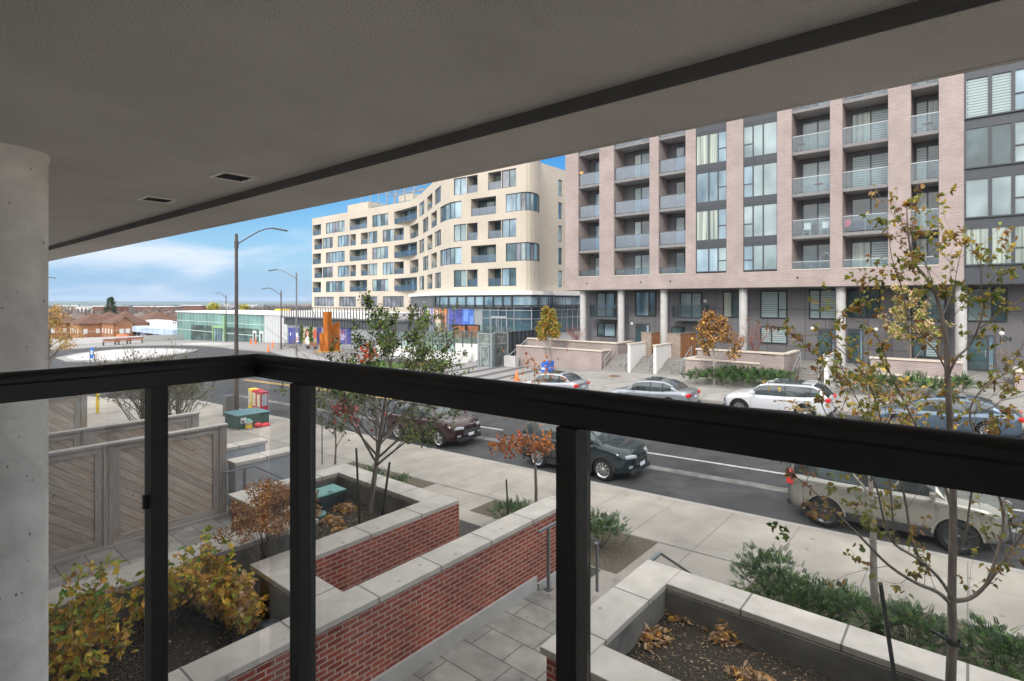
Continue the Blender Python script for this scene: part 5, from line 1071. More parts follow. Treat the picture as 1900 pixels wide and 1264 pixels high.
# ------------------------------------------------------------------ houses and far blocks
MR = mat('brown_shingle', (.13, .075, .055), .9, var=.18, scale=.6); MR2 = mat('grey_brown_shingle', (.15, .12, .11), .9, var=.18, scale=.6)
MHB = mat('tan_house_brick', (.34, .17, .09), .9, var=.12, scale=.4); MHR = mat('red_house_brick', (.26, .09, .06), .9, var=.15, scale=.4)
def house(label, x, y, z, w, l, h, rh, wallm, roofm, gable=None, cat='house', rot=0):
    t = thing('house', label, cat, (x, y, z))
    b = MB(); b.box(x - w / 2, x + w / 2, y - l / 2, y + l / 2, z - 3, z + h); b.build('wall', wallm, t)
    e = .5; b = MB(); X0, X1, Y0, Y1 = x - w / 2 - e, x + w / 2 + e, y - l / 2 - e, y + l / 2 + e; k = min(w, l) / 2
    if w >= l: r0, r1 = (x - w / 2 + k, y, z + h + rh), (x + w / 2 - k, y, z + h + rh)
    else: r0, r1 = (x, y - l / 2 + k, z + h + rh), (x, y + l / 2 - k, z + h + rh)
    c = [(X0, Y0, z + h), (X1, Y0, z + h), (X1, Y1, z + h), (X0, Y1, z + h)]
    if w >= l: b.add(c + [r0, r1], [(0, 1, 5, 4), (1, 2, 5), (2, 3, 4, 5), (3, 0, 4), (0, 3, 2, 1)])
    else: b.add(c + [r0, r1], [(0, 1, 4), (1, 2, 5, 4), (2, 3, 5), (3, 0, 4, 5), (0, 3, 2, 1)])
    b.build('roof', roofm, t)
    sx_ = x + w / 2   # the side turned to the viewer is +X / -Y
    b = MB(); r = random.Random(int(x * 7 + y))
    for k in range(max(2, int(l / 3))):
        yy = y - l / 2 + (k + .5) * l / max(2, int(l / 3)); b.box(sx_, sx_ + .06, yy - .55, yy + .55, z + .8, z + 2.4)
        if h > 5: b.box(sx_, sx_ + .06, yy - .55, yy + .55, z + 3.6, z + 5.0)
    for k in range(max(2, int(w / 3))):
        xx = x - w / 2 + (k + .5) * w / max(2, int(w / 3)); b.box(xx - .55, xx + .55, y - l / 2 - .06, y - l / 2, z + .8, z + 2.4)
        if h > 5: b.box(xx - .55, xx + .55, y - l / 2 - .06, y - l / 2, z + 3.6, z + 5.0)
    b.build('window', M['white'], t)
    if gable is not None:
        for g in gable:
            yy = y + g; b = MB(); gw = 2.4; b.add([(sx_ + .9, yy - gw, z), (sx_ + .9, yy + gw, z), (sx_ + .9, yy + gw, z + h), (sx_ + .9, yy, z + h + 2.2), (sx_ + .9, yy - gw, z + h), (sx_ - 2, yy - gw, z + h), (sx_ - 2, yy, z + h + 2.2), (sx_ - 2, yy + gw, z + h), (sx_ - 1, yy - gw, z), (sx_ - 1, yy + gw, z)], [(0, 1, 2, 3, 4), (0, 4, 5, 8), (1, 9, 7, 2)]); gg = b.build('gable', wallm, t)
            b = MB(); b.add([(sx_ + 1.3, yy - gw - .4, z + h - .35), (sx_ + 1.3, yy, z + h + 2.35), (sx_ - 3, yy, z + h + 2.35), (sx_ - 3, yy - gw - .4, z + h - .35), (sx_ + 1.3, yy + gw + .4, z + h - .35), (sx_ - 3, yy + gw + .4, z + h - .35)], [(0, 1, 2, 3), (1, 4, 5, 2)]); b.build('gable_roof', roofm, gg)
            b = MB(); b.box(sx_ + .9, sx_ + .96, yy - 1.5, yy - .2, z + .9, z + 2.5); b.box(sx_ + .9, sx_ + .96, yy + .2, yy + 1.5, z + .9, z + 2.5); b.build('window', M['white'], gg)
    return t
def hp(px, d): v = at(px, HY, d); return v.x, v.y
hs_ = [('brown roofed tan house set back between the first two house fronts', 142, 232, 14, 12, 4.4, 5.0, MHB, MR2, None, 606), ('brown roofed house set back left of the pointed gable', 203, 228, 14, 11, 4.4, 5.4, MHR, MR, None, 606), ('grey-brown roofed house set back right of the pointed gable', 262, 236, 14, 11, 4.4, 5.4, MHR, MR2, None, 606), ('tan brick house with hipped brown roof, leftmost beyond the loop wall', 112, 200, 13, 10, 4.2, 5.0, MHB, MR, None, 611), ('tan brick house with a front gable, in the middle of the brown roofs', 172, 196, 13, 10.5, 4.2, 5.0, MHB, MR, None, 612),
       ('tan brick house with pointed twin-window gable beside the blue wrapped building', 231, 192, 14, 10, 4.2, 5.4, MHB, MR, [-2], 612), ('brown roofed house behind the blue wrapped building', 290, 216, 14, 11, 4.4, 5.2, MHR, MR, None, 606), ('brown roofed house touching the terminal roof edge', 336, 250, 13, 11, 4.4, 6, MHR, MR, None, 604)]
for lab, px, d, w, l, h, rh, wm_, rm_, ga, yb in hs_:
    x, y = hp(px, d); z = CZ - (yb - HY) * d / F - 0; house(lab, x, y, z - h + 2.4, w, l, h, rh * .7, wm_, rm_, ga)
rr = random.Random(11)
kinds_h = ['small grey roofed house', 'red brick house with dark roof', 'white sided house', 'brown roofed bungalow', 'pale gabled house', 'dark roofed brick house']
small = [(182, 250, 'white sided house with grey roof just above the brown roofs'), (212, 262, 'small pink-white gabled house above the long brown roof'), (262, 300, 'dark roofed house above the brown roof ridge'), (275, 330, 'small red brick house with black roof among bare trees'), (318, 340, 'grey roofed house left of the terminal roof'), (150, 310, 'low brown house in the bare trees behind the leftmost roof'),
         (358, 430, 'brown roofed house peeking over the terminal near its green tree'), (470, 420, 'dark roofed house over the terminal roof at the street lamp'), (505, 400, 'brown roofed house over the pale end of the terminal'), (548, 380, 'brown house between the two street lamps above the pavilion'), (565, 470, 'grey roofed house at the foot of the wooded rise')]
for px, d, lab in small:
    x, y = hp(px, d); z = far_z(x, y) if x > -5900 else -13; house(lab, x, y, CZ - (24 if d < 320 else 18) * d / F - 7.6, 11, 12, 5.4, 2.6, rr.choice([MHR, M['white'], MHB]), rr.choice([MR, MR2]))
def block(label, px0, px1, d, yt, yb, m, rows_=3, cols=10, flat=M['white'], top=None):
    x0, y0 = hp(px0, d); x1, y1 = hp(px1, d); zt = CZ - (yt - HY) * d / F; zb_ = CZ - (yb - HY) * d / F; t = thing('apartment_block', label, 'building', (x0, y0, zb_))
    a = Vector((x0, y0, 0)); c = Vector((x1, y1, 0)); dv_ = (c - a).normalized(); n = Vector((dv_.y, -dv_.x, 0))
    if n.dot(-a) < 0: n = -n
    b = MB(); q = (a + c) / 2 - n * 8; b.obox((q.x, q.y, (zt + zb_) / 2 - 4), (c - a) / 2, n * 8, (0, 0, (zt - zb_) / 2 + 4)); b.build('wall', m, t)
    b = MB(); b.obox((q.x, q.y, zt + .3), (c - a) / 2 + dv_ * .4, n * 8.4, (0, 0, .3)); b.build('roof', flat, t)
    b = MB(); L_ = (c - a).length
    for r_ in range(rows_):
        for k in range(cols):
            p = a + dv_ * L_ * (k + .5) / cols + n * .06; z = zb_ + (zt - zb_) * (r_ + .5) / rows_; b.obox((p.x, p.y, z), dv_ * L_ / cols * .25, n * .05, (0, 0, (zt - zb_) / rows_ * .28))
    b.build('window', M['winglass'], t)
    return t
block('red brick block with stair tower in the middle distance', 172, 212, 420, 569, 585, MHR, 4, 8)
block('long low red brick block with flat roof behind the bare trees', 248, 322, 520, 569.5, 577, MHR, 2, 18)
block('white warehouse at the far left above the autumn tree', 141, 170, 470, 570.5, 582, M['white'], 1, 4)
block('tan flat-roofed block at the far left skyline', 106, 143, 520, 568, 580, mat('tan_render', (.42, .33, .25), .9), 2, 6)
block('red brick hall with pale roof near the terminal skyline', 337, 374, 500, 567.5, 573, MHR, 2, 6)
block('pale high block cluster left of the tall lamp post', 412, 424, 700, 565, 573, M['white'], 4, 4)
block('pale slab block just right of the tall lamp post', 426, 438, 720, 566, 573, M['concwall'], 4, 4)
block('long white low building on the skyline right of the tall lamp', 444, 480, 900, 566.5, 569.5, M['white'], 1, 10)
block('pale shed on the skyline left of the terminal roof', 394, 403, 650, 565.5, 569.5, M['white'], 2, 3)
# ------------------------------------------------------------------ vegetation
LEAF = [(0, -1, 0), (.34, -.86, .08), (.56, -.42, .15), (.50, .12, .14), (.24, .62, .05), (0, 1.05, -.12), (-.24, .62, .05), (-.50, .12, .14), (-.56, -.42, .15), (-.34, -.86, .08)]
def add_leaf(b, p, d, up, size, mi, wid=1.0, simple=False):
    d = d.normalized(); sd = d.cross(up)
    if sd.length < 1e-3: sd = d.orthogonal()
    sd.normalize(); n = sd.cross(d)
    c = p + d * size * .5
    if simple: vs = [p, c + sd * size * .3 * wid + n * size * .06, p + d * size, c - sd * size * .3 * wid + n * size * .06]; b.add(vs, [(0, 1, 2, 3)], mi); return
    vs = [c + sd * (q[0] * size * .66 * wid) + d * (q[1] * size * .5) + n * (q[2] * size * 1.3) for i, q in enumerate(LEAF)]
    b.add(vs, [(0, 1, 2, 3, 4, 5), (0, 5, 6, 7, 8, 9)], mi)
def rv(r): 
    while True:
        v = Vector((r.uniform(-1, 1), r.uniform(-1, 1), r.uniform(-1, 1)))
        if .05 < v.length < 1: return v.normalized()
def limb(b, r, p, d, L, rad, tips, lvl, upb=.25, wob=.25, n=None, mi=0, split=3, ang=.7, taper=.45, minr=.0025):
    n = n or max(3, int(L / .18)); pts = [p.copy()]; rs = [rad]; d = d.normalized(); q = p.copy()
    for i in range(n):
        d = (d + rv(r) * wob * .35 + Vector((0, 0, upb * .12))).normalized(); q = q + d * L / n; pts.append(q.copy()); rs.append(max(minr, rad * (1 - (1 - taper) * (i + 1) / n)))
    b.tube(pts, rs, 5 if rad < .012 else 7, mi, cap=False)
    if lvl <= 0:
        for i in range(1, len(pts)): tips.append((pts[i], (pts[i] - pts[i - 1]).normalized(), i / (len(pts) - 1)))
        return
    for k in range(split):
        f = r.uniform(.35, 1.0) if k else 1.0; i = min(len(pts) - 1, max(1, int(f * n))); base = pts[i]; dd = (pts[i] - pts[i - 1]).normalized()
        s = rv(r); s = (s - dd * s.dot(dd)).normalized(); nd = (dd + s * ang * r.uniform(.6, 1.2)).normalized() if k else (dd + s * .25).normalized()
        limb(b, r, base, nd, L * r.uniform(.5, .75), max(minr, rs[i] * .62), tips, lvl - 1, upb, wob, None, mi, split, ang, taper, minr)
def leaves(b, r, tips, n, size, mis, spread=.05, droop=.3, simple=False, wid=1.0, flt=None, clump=None):
    for _ in range(n):
        p, d, f = r.choice(tips); q = p + rv(r) * spread * r.random()
        if flt and not flt(q): continue
        dd = (d * .4 + rv(r) + Vector((0, 0, -droop))).normalized(); add_leaf(b, q, dd, (Vector((0, 0, 1)) + rv(r) * .9).normalized(), size * r.uniform(.6, 1.25), clump(q, r) if clump else r.choice(mis), wid, simple)
def tree(name, label, base, H, spread, trunk_r, seed, lv, nleaf, lsize, fork=.35, limbs=6, lvl=2, barkm=None, group=None, ang=.7, upb=.35, simple=True, wid=1.0, droop=.3, L0=None, sp=.07, cat='tree', lean_to=(0, 0), lowb=1.0, multi=1, tilt=.9, split=3, minr=.003, flt=None):
    r = random.Random(seed); base = Vector(base); t = thing(name, label, cat, base, group); b = MB(); tips = []
    for s in range(multi):
        off = Vector((0, 0, 0)) if multi == 1 else Vector((r.uniform(-.1, .1), r.uniform(-.1, .1), 0)); top = base + off * 4 + Vector((r.uniform(-.03, .03) * H, r.uniform(-.03, .03) * H, H * .92)) + Vector((lean_to[0], lean_to[1], 0)); n = 9; pts = []; rs = []
        for i in range(n + 1):
            f = i / n; pts.append((base + off).lerp(top, f) + Vector((noise.noise(Vector((seed, f * 3, s))), noise.noise(Vector((seed + 9, f * 3, s))), 0)) * .03 * H * f); rs.append(max(minr, trunk_r * (1.15 if i == 0 else 1) * (1 - f * .85)))
        b.tube(pts, rs, 9, 0, cap=False)
        for k in range(limbs):
            f = fork + (1 - fork) * ((k + r.random() * .6) / limbs) ** lowb; i = min(n, int(f * n)); p = pts[i].lerp(pts[min(n, i + 1)], f * n - i if i < n else 0); a = k * 2.4 + r.uniform(-.4, .4) + s
            el = tilt * (1 - .5 * f); L = spread * (1 - .75 * max(0, f - fork) / (1 - fork)) * r.uniform(.75, 1.1)
            d = Vector((math.cos(a) * math.cos(el * .8), math.sin(a) * math.cos(el * .8), math.sin(el * .8) + .2)); limb(b, r, p, d, L * .55, max(minr, rs[i] * .55), tips, lvl, upb, .3, None, 0, split, ang, minr=minr)
        for i in range(n - 1, n + 1): tips.append((pts[i], Vector((0, 0, 1)), 1))
    b.build('trunk', barkm or M['bark'], t)
    c = MB(); leaves(c, r, tips, nleaf, lsize, list(range(len(lv))), sp, droop, simple, wid, flt)
    if c.v: c.build('crown', [LM[x] for x in lv], t, smooth=False)
    return t
# left tree in the brick planter
ltree = tree('young_tree', 'green tree with orange and red leaf tufts rising from the brick planter, centre left', (-8.73, 6.24, 1.95), 3.95, 3.0, .055, 21, ['dkgreen', 'olive', 'dkgreen', 'green', 'olive', 'grey'], 13000, .064, lean_to=(.40, .34), lowb=1.5, flt=lambda q: not (q.z > 4.7 and (q.x + 8.73) * CT + (q.y - 6.24) * ST < -.30 - .0 * q.z), fork=.25, limbs=24, lvl=2, sp=.13, upb=.5, split=3, tilt=.7)
r = random.Random(5); b = MB()
for c_, n in ((at(640, 765, 9.6), 28), (at(628, 750, 9.7), 10), (at(672, 790, 9.7), 6)):
    for _ in range(n): q = c_ + Vector((r.gauss(0, .11), r.gauss(0, .11), r.gauss(0, .08))); add_leaf(b, q, rv(r), rv(r), .09, 0)
b.build('red_foliage', [LM['pink']], ltree)['label'] = 'reddish pink leaves on the lower left of the crown'
b = MB(); c_ = at(682, 656, 9.8)
for _ in range(50): q = c_ + Vector((r.gauss(0, .07), r.gauss(0, .07), r.gauss(0, .07))); add_leaf(b, q, rv(r), rv(r), .07, 0)
b.build('orange_foliage', [LM['scarlet']], ltree)['label'] = 'bright orange leaves in the crown just above the handrail'
# the near autumn tree at the right, limbs laid out one by one
t = thing('young_tree', 'near autumn tree with sparse yellow leaves rising from the mulch planter at the right', 'tree', at(1766, 1300, 4.85))
r = random.Random(77); b = MB(); tips = []
LB = [([(1766, 1398, 4.86), (1764, 1264, 4.85), (1768, 1180, 4.85), (1766, 1118, 4.85), (1768, 1000, 4.86), (1768, 900, 4.88), (1763, 800, 4.9), (1758, 700, 4.9), (1756, 640, 4.92), (1748, 590, 4.95), (1736, 545, 4.95), (1718, 515, 4.97), (1698, 490, 5.0), (1688, 455, 5.0), (1684, 420, 5.0), (1682, 380, 5.0)], .046, .004),
      ([(1764, 1120, 4.85), (1738, 1098, 4.8), (1700, 1082, 4.72), (1650, 1050, 4.62), (1600, 1000, 4.5), (1560, 960, 4.42), (1510, 912, 4.35), (1470, 880, 4.3)], .020, .004),
      ([(1766, 1108, 4.85), (1740, 1070, 4.75), (1700, 1035, 4.65), (1660, 1010, 4.6), (1640, 965, 4.55), (1625, 900, 4.5), (1590, 840, 4.45), (1545, 790, 4.4), (1520, 740, 4.4)], .016, .003),
      ([(1710, 1050, 4.7), (1690, 990, 4.75), (1678, 920, 4.8), (1655, 845, 4.8), (1638, 790, 4.8), (1620, 730, 4.8), (1600, 690, 4.8), (1560, 650, 4.8), (1515, 610, 4.8)], .013, .003),
      ([(1768, 1115, 4.85), (1800, 1110, 4.85), (1830, 1085, 4.85), (1862, 1040, 4.85), (1892, 1000, 4.85), (1915, 960, 4.8)], .022, .008),
      ([(1830, 1085, 4.85), (1850, 1030, 4.9), (1862, 960, 4.95), (1840, 880, 5.0), (1800, 780, 5.0), (1812, 735, 5.0), (1845, 705, 5.0), (1890, 682, 5.0), (1930, 660, 5.0)], .015, .004),
      ([(1770, 960, 4.87), (1752, 900, 4.95), (1735, 850, 5.05), (1700, 790, 5.15), (1675, 740, 5.2), (1650, 690, 5.2), (1642, 660, 5.2), (1625, 620, 5.25), (1600, 590, 5.3), (1592, 560, 5.3)], .014, .003),
      ([(1758, 700, 4.9), (1775, 665, 4.85), (1800, 640, 4.85), (1818, 600, 4.8), (1826, 565, 4.8), (1820, 530, 4.8), (1822, 500, 4.8), (1815, 470, 4.8)], .012, .003),
      ([(1818, 610, 4.8), (1850, 585, 4.75), (1890, 560, 4.7), (1920, 540, 4.7)], .006, .003),
      ([(1757, 690, 4.9), (1735, 650, 4.85), (1700, 615, 4.8), (1680, 570, 4.8), (1672, 530, 4.8), (1655, 480, 4.8), (1650, 440, 4.8)], .008, .0025),
      ([(1748, 590, 4.95), (1762, 555, 5.0), (1772, 520, 5.0), (1780, 480, 5.0), (1788, 445, 5.0)], .006, .0025),
      ([(1736, 545, 4.95), (1722, 500, 4.9), (1712, 470, 4.9), (1705, 435, 4.9)], .005, .0025),
      ([(1660, 1010, 4.6), (1655, 940, 4.5), (1650, 880, 4.5), (1642, 830, 4.5), (1600, 760, 4.5), (1570, 700, 4.5), (1550, 655, 4.5)], .008, .0025),
      ([(1800, 930, 4.9), (1808, 880, 4.8), (1812, 820, 4.7), (1800, 770, 4.7), (1845, 755, 4.6), (1870, 720, 4.6)], .008, .003),
      ([(1768, 1040, 4.86), (1790, 1000, 4.8), (1800, 930, 4.75), (1812, 860, 4.7), (1840, 800, 4.7)], .012, .004)]
for pts_, r0, r1 in LB:
    P_ = [at(*q) for q in pts_]; S_ = []
    for i in range(len(P_) - 1):
        a0, a1, a2, a3 = P_[max(0, i - 1)], P_[i], P_[i + 1], P_[min(len(P_) - 1, i + 2)]
        for k in range(3):
            u = k / 3; S_.append(.5 * ((2 * a1) + (a2 - a0) * u + (2 * a0 - 5 * a1 + 4 * a2 - a3) * u * u + (3 * a1 - a0 - 3 * a2 + a3) * u ** 3))
    S_.append(P_[-1]); n = len(S_)
    b.tube(S_, [r0 + (r1 - r0) * (i / (n - 1)) ** .8 for i in range(n)], 10 if r0 > .03 else 7, 0, cap=False)
    main = r0 > .04
    for i in range(3 if not main else 18, n, 2):
        if r.random() < .97:
            d = (S_[i] - S_[i - 1]).normalized(); s = rv(r); s = (s - d * s.dot(d)).normalized(); limb(b, r, S_[i], d * .8 + s * r.uniform(.5, 1.0), r.uniform(.18, .46), .003, tips, 1, .4, .6, None, 0, 3, .8, minr=.0014)
    tips += [(S_[-1], (S_[-1] - S_[-2]).normalized(), 1)] * 6
b.build('trunk', M['bark'], t)
c = MB()
def nclump(q, r_): 
    v = noise.noise(q * 2.2) + r_.uniform(-.35, .35); return 0 if v > .25 else 1 if v > .05 else 3 if v > -.15 else 2 if v > -.36 else 4
leaves(c, r, tips, 2500, .048, [0], .03, .6, False, .95, clump=nclump)
for px, py, d, n in ((1685, 375, 5, 7), (1690, 420, 5, 6), (1700, 470, 4.95, 12), (1690, 490, 4.95, 14), (1750, 540, 4.95, 22), (1785, 525, 5, 10), (1590, 570, 5.3, 18), (1640, 640, 5.2, 16), (1610, 610, 5.2, 16), (1830, 555, 4.8, 16), (1850, 550, 4.75, 12), (1560, 595, 4.8, 8), (1525, 535, 4.8, 3), (1780, 470, 4.8, 5), (1665, 480, 4.8, 6), (1440, 975, 4.3, 9), (1450, 990, 4.3, 6), (1590, 1010, 4.4, 3), (1870, 760, 4.8, 18), (1840, 780, 4.8, 20), (1890, 830, 4.8, 12)):
    q0 = at(px, py, d)
    for _ in range(n): add_leaf(c, q0 + rv(r) * .07 * r.random(), (rv(r) + Vector((0, 0, -.5))), rv(r), .056 * r.uniform(.7, 1.2), r.choice([5, 5, 0]) if py > 960 else r.choice([0, 1, 2, 3, 4, 5]), .95)
c.build('crown', [LM[k] for k in ('olive', 'duskyellow', 'duskochre', 'dusklime', 'brown', 'duskgreen')], t, smooth=False)
b = MB(); q = at(1768, 1190, 4.82); b.lathe([(.055, -.02), (.062, 0), (.055, .02)], q, n=14); b.bar(q + Vector((-.16, 0, .04)), q + Vector((.06, 0, -.03)), .03, .02); b.build('tie_strap', M['black'], t)
b = MB(); b.bar(at(1633, 1080, 5.3), at(1668, 1310, 4.95), .035, .012); tag(b.build('tree_stake', M['black'], org=at(1668, 1310, 4.95)), 'thin dark steel stake leaning beside the near autumn tree', 'stake')
tree('young_tree', 'pale-barked second tree in the yew bed, just left of the near autumn tree', (-1.14, 10.7, .45), 4.7, 2.4, .07, 31, ['olive', 'duskyellow', 'duskochre', 'brown'], 700, .075, fork=.5, limbs=11, lvl=2, barkm=M['barklight'], simple=False, sp=.05)
b = MB(); b.lathe([(.09, .4), (.10, .41), (.10, .72), (.09, .73)], (-1.14, 10.7, 0), n=14); tag(b.build('trunk_guard', M['black'], org=(-1.14, 10.7, .4)), 'black guard sleeve round the foot of the pale-barked tree', 'guard')
# small red-leaved tree by the sidewalk and stakes
t = tree('young_tree', 'small tree with rust-red leaves between the parked suvs and the yews', (-8.6, 11.3, .1), 4.8, 1.7, .05, 47, ['rust', 'orange', 'rust', 'brown'], 60, .085, fork=.38, limbs=11, lvl=2, barkm=M['bark'], simple=False, sp=.05, split=2)
r = random.Random(8); c = MB()
for _ in range(300):
    u = r.uniform(-1, 1); q = at(968 + u * 58, 822 + r.gauss(0, 10) - u * 3, 13.3 + r.gauss(0, .3)); add_leaf(c, q, rv(r) + Vector((0, 0, -.3)), rv(r), .10, r.choice([0, 0, 1]))
for _ in range(38): q = at(1000 + r.gauss(0, 26), 685 + r.gauss(0, 18), 13.2); add_leaf(c, q, rv(r), rv(r), .09, r.choice([0, 0, 1]))
c.build('lower_foliage', [LM['rust'], LM['orange']], t, smooth=False)
def stake(lab, x, y, z0, z1, dx=0, dy=0, w=.035):
    b = MB(); b.bar((x, y, z0), (x + dx, y + dy, z1), w, .02); tag(b.build('tree_stake', M['black'], org=(x, y, z0)), lab, 'stake', 'steel tree stakes')
stake('dark stake left of the red-leaved small tree, among the yews', -8.75, 10.4, .0, 1.55, -.1, 0)
stake('short dark stake right of the red-leaved small tree', -7.3, 11.0, .0, 1.2, .06, 0)
q0, q1_ = at(668, 945, 9.6), at(661, 832, 9.4); stake('left stake of the green tree in the brick planter', q0.x, q0.y, 1.9, q1_.z, q1_.x - q0.x, q1_.y - q0.y)
q0, q1_ = at(706, 950, 9.9), at(723, 858, 9.7); stake('right leaning stake of the green tree in the brick planter', q0.x, q0.y, 1.9, q1_.z, q1_.x - q0.x, q1_.y - q0.y)
# shrubs
def shrub(name, label, base, H, R, seed, lv, nstem, nleaf, ls, barkm=None, wid=1.0, simple=False, cat='shrub', group=None, lean=.6, stem_r=.006, tipbias=0, lvl=1, clump=None, sp=.05, droop=.2):
    r = random.Random(seed); base = Vector(base); t = thing(name, label, cat, base, group); b = MB(); tips = []
    for s in range(nstem):
        a = r.uniform(0, 6.283); q = base + Vector((math.cos(a), math.sin(a), 0)) * R * .3 * r.random(); k = r.random() * lean; d = Vector((math.cos(a) * k, math.sin(a) * k, 1)); L = H * r.uniform(.55, 1.0) * (1 - .15 * k)
        limb(b, r, q, d, L * .62, stem_r, tips, lvl, .15, .35, None, 0, 3, .55, minr=stem_r * .35)
    b.build('stem', barkm or M['bark'], t); c = MB(); leaves(c, r, tips, nleaf, ls, list(range(len(lv))), sp, droop, simple, wid, clump=clump)
    c.build('foliage', [LM[x] for x in lv], t, smooth=False); return t
def hclump(split_z, hi, lo):
    def f(q, r_): return r_.choice(hi) if q.z + r_.gauss(0, .12) > split_z else r_.choice(lo)
    return f
# yellow-green shrubs in the left planter  (X -8.2..-6, Y..3.4)
GP = 'yellowing shrubs in the left brick planter'
sp1 = [((-7.55, 1.75, 1.92), 1.05, 41, 'leafy shrub turning yellow at the far left beside the concrete column'), ((-7.3, 1.3, 1.92), .9, 42, 'low yellowing shrub at the bottom left corner of the planter'), ((-7.9, 1.5, 1.92), 1.15, 43, 'green-topped leafy shrub leaning against the left coping'),
       ((-7.75, 2.55, 1.92), .95, 44, 'yellow-green shrub just right of the left railing post'), ((-7.35, 2.95, 1.92), .85, 45, 'golden shrub in the middle of the left planter'), ((-7.0, 3.05, 1.92), .6, 46, 'ochre-leaved low shrub at the near corner coping'), ((-7.85, 2.95, 1.92), .95, 48, 'yellow shrub against the terrace coping below the dried hydrangea')]
for i, (p, H, sd_, lab) in enumerate(sp1):
    shrub('leafy_shrub', lab, p, H, .5, sd_, ['green', 'lime', 'yellow', 'ochre', 'tan'], 16, 560, .082, group=GP, clump=hclump(2.62, [0, 1, 1, 2], [1, 2, 3, 3, 2, 4]), lean=.95, sp=.09, wid=.95)
# dried hydrangea
r = random.Random(61); t = thing('hydrangea', 'dried brown hydrangea with papery flower heads behind the yellow shrubs', 'shrub', (-7.9, 3.95, 1.95)); b = MB(); heads = []
for s in range(56):
    a = r.uniform(0, 6.283); rad = r.uniform(.1, .75); tip = Vector((-7.9 + math.cos(a) * rad * .8, 4.0 + math.sin(a) * rad, r.uniform(2.75, 3.35) - rad * .25)); bs = Vector((-7.9 + math.cos(a) * .1, 4.0 + math.sin(a) * .12, 1.95)); md = bs.lerp(tip, .55) + Vector((0, 0, .12)); b.tube([bs, md, tip], [.006, .004, .003], 5, 0, cap=False); heads.append(tip)
b.build('stem', M['bark'], t); c = MB()
for h in heads:
    R_ = r.uniform(.09, .16)
    for _ in range(150): v = rv(r); k = r.random() ** .35; q = h + Vector((v.x * R_, v.y * R_, v.z * R_ * .75)) * k; add_leaf(c, q, (v + rv(r) * .8), rv(r), .036, r.choice([0, 1, 1, 2, 3]), 1.2, True)
c.build('flower_head', [LM['brown'], LM['rust'], LM['tan'], LM['ochre']], t, smooth=False)
# yews
def yew(label, x, y, z, H, R, seed, n=3400, lv=('yew', 'yew', 'yewlt', 'dkgreen'), group='low yew bushes in the sidewalk beds', ls=.05):
    r = random.Random(seed); t = thing('yew_bush', label, 'shrub', (x, y, z), group); b = MB(); c = MB(); nb = 7; P0 = Vector((x, y, z))
    for s in range(nb):
        a = s * 6.283 / nb + r.uniform(-.5, .5); k = R * r.uniform(.15, .8); e = P0 + Vector((math.cos(a) * k, math.sin(a) * k, H * r.uniform(.45, .95))); b.tube([P0, P0.lerp(e, .5) + Vector((0, 0, -.04)), e], [.014, .01, .004], 5, 0, cap=False)
        cen = P0.lerp(e, .62); rb = R * r.uniform(.45, .68); ns = int(n / nb / 15)
        for _ in range(ns):
            v = rv(r); v.z = abs(v.z) * .9 - .15; q = cen + Vector((v.x * rb, v.y * rb, v.z * H * .5)) * r.random() ** .35; d = (v + Vector((0, 0, .25)) + rv(r) * .6).normalized(); sd = d.cross(Vector((0, 0, 1)) + rv(r) * .4).normalized(); L = ls * 2.6 * r.uniform(.6, 1.3); mi = r.randrange(len(lv))
            for i in range(8):
                f = (i + .5) / 8
                for sg in (-1, 1): add_leaf(c, q + d * L * f, (sd * sg + d * .7).normalized(), d.cross(sd), ls * (1.0 - .4 * f), mi, .62, True)
    b.build('stem', M['bark'], t); c.build('foliage', [LM[k] for k in lv], t, smooth=False)
def gy(x, y): return gz(x, y) + .15
for lab, x, y, H, R, n in (('yew bush just left of the post, between the railing post and the brown soil', -6.55, 11.1, .8, .75, 3600), ('yew bush left of the small red tree behind the brick wall coping', -9.1, 10.9, .75, .75, 3000), ('yew bush at the foot of the small red tree', -8.3, 10.7, .7, .7, 2800), ('dark green yew tuft behind the far coping of the brick planter', -14.6, 10.6, .7, .7, 2000), ('small dark yew tuft beside the left stake of the green tree', -13.8, 11.0, .5, .5, 1200)):
    yew(lab, x, y, gy(x, y), H, R, int(abs(x * 31)), int(n * 1.7))
rb = [(-2.75, 10.7, 1.15, 'tallest yew at the left end of the right bed'), (-2.2, 10.2, .95, 'broad yew beside the tallest one in the right bed'), (-2.9, 9.6, .6, 'low bright yew at the coping corner of the right bed'), (-1.9, 9.5, .6, 'low bright yew in the middle of the right bed'), (-1.55, 10.5, .8, 'yew left of the pale-barked tree'), (-.7, 10.6, .8, 'yew between the pale-barked tree and the near trunk'), (.35, 10.6, .75, 'yew right of the near trunk by the sidewalk'), (-.2, 9.4, .5, 'low yew behind the coping right of the stake'), (.75, 9.6, .55, 'spreading yew at the lower right edge'), (1.4, 10.6, .6, 'rightmost yew at the picture edge')]
for x, y, H, lab in rb: yew(lab, x, y, gy(x, y), H, .8, int(abs(x * 77 + y)), 7500, ('yew', 'yewlt', 'yewlt', 'yew') if H < .7 else ('yew', 'dkgreen', 'yewlt', 'yew'))
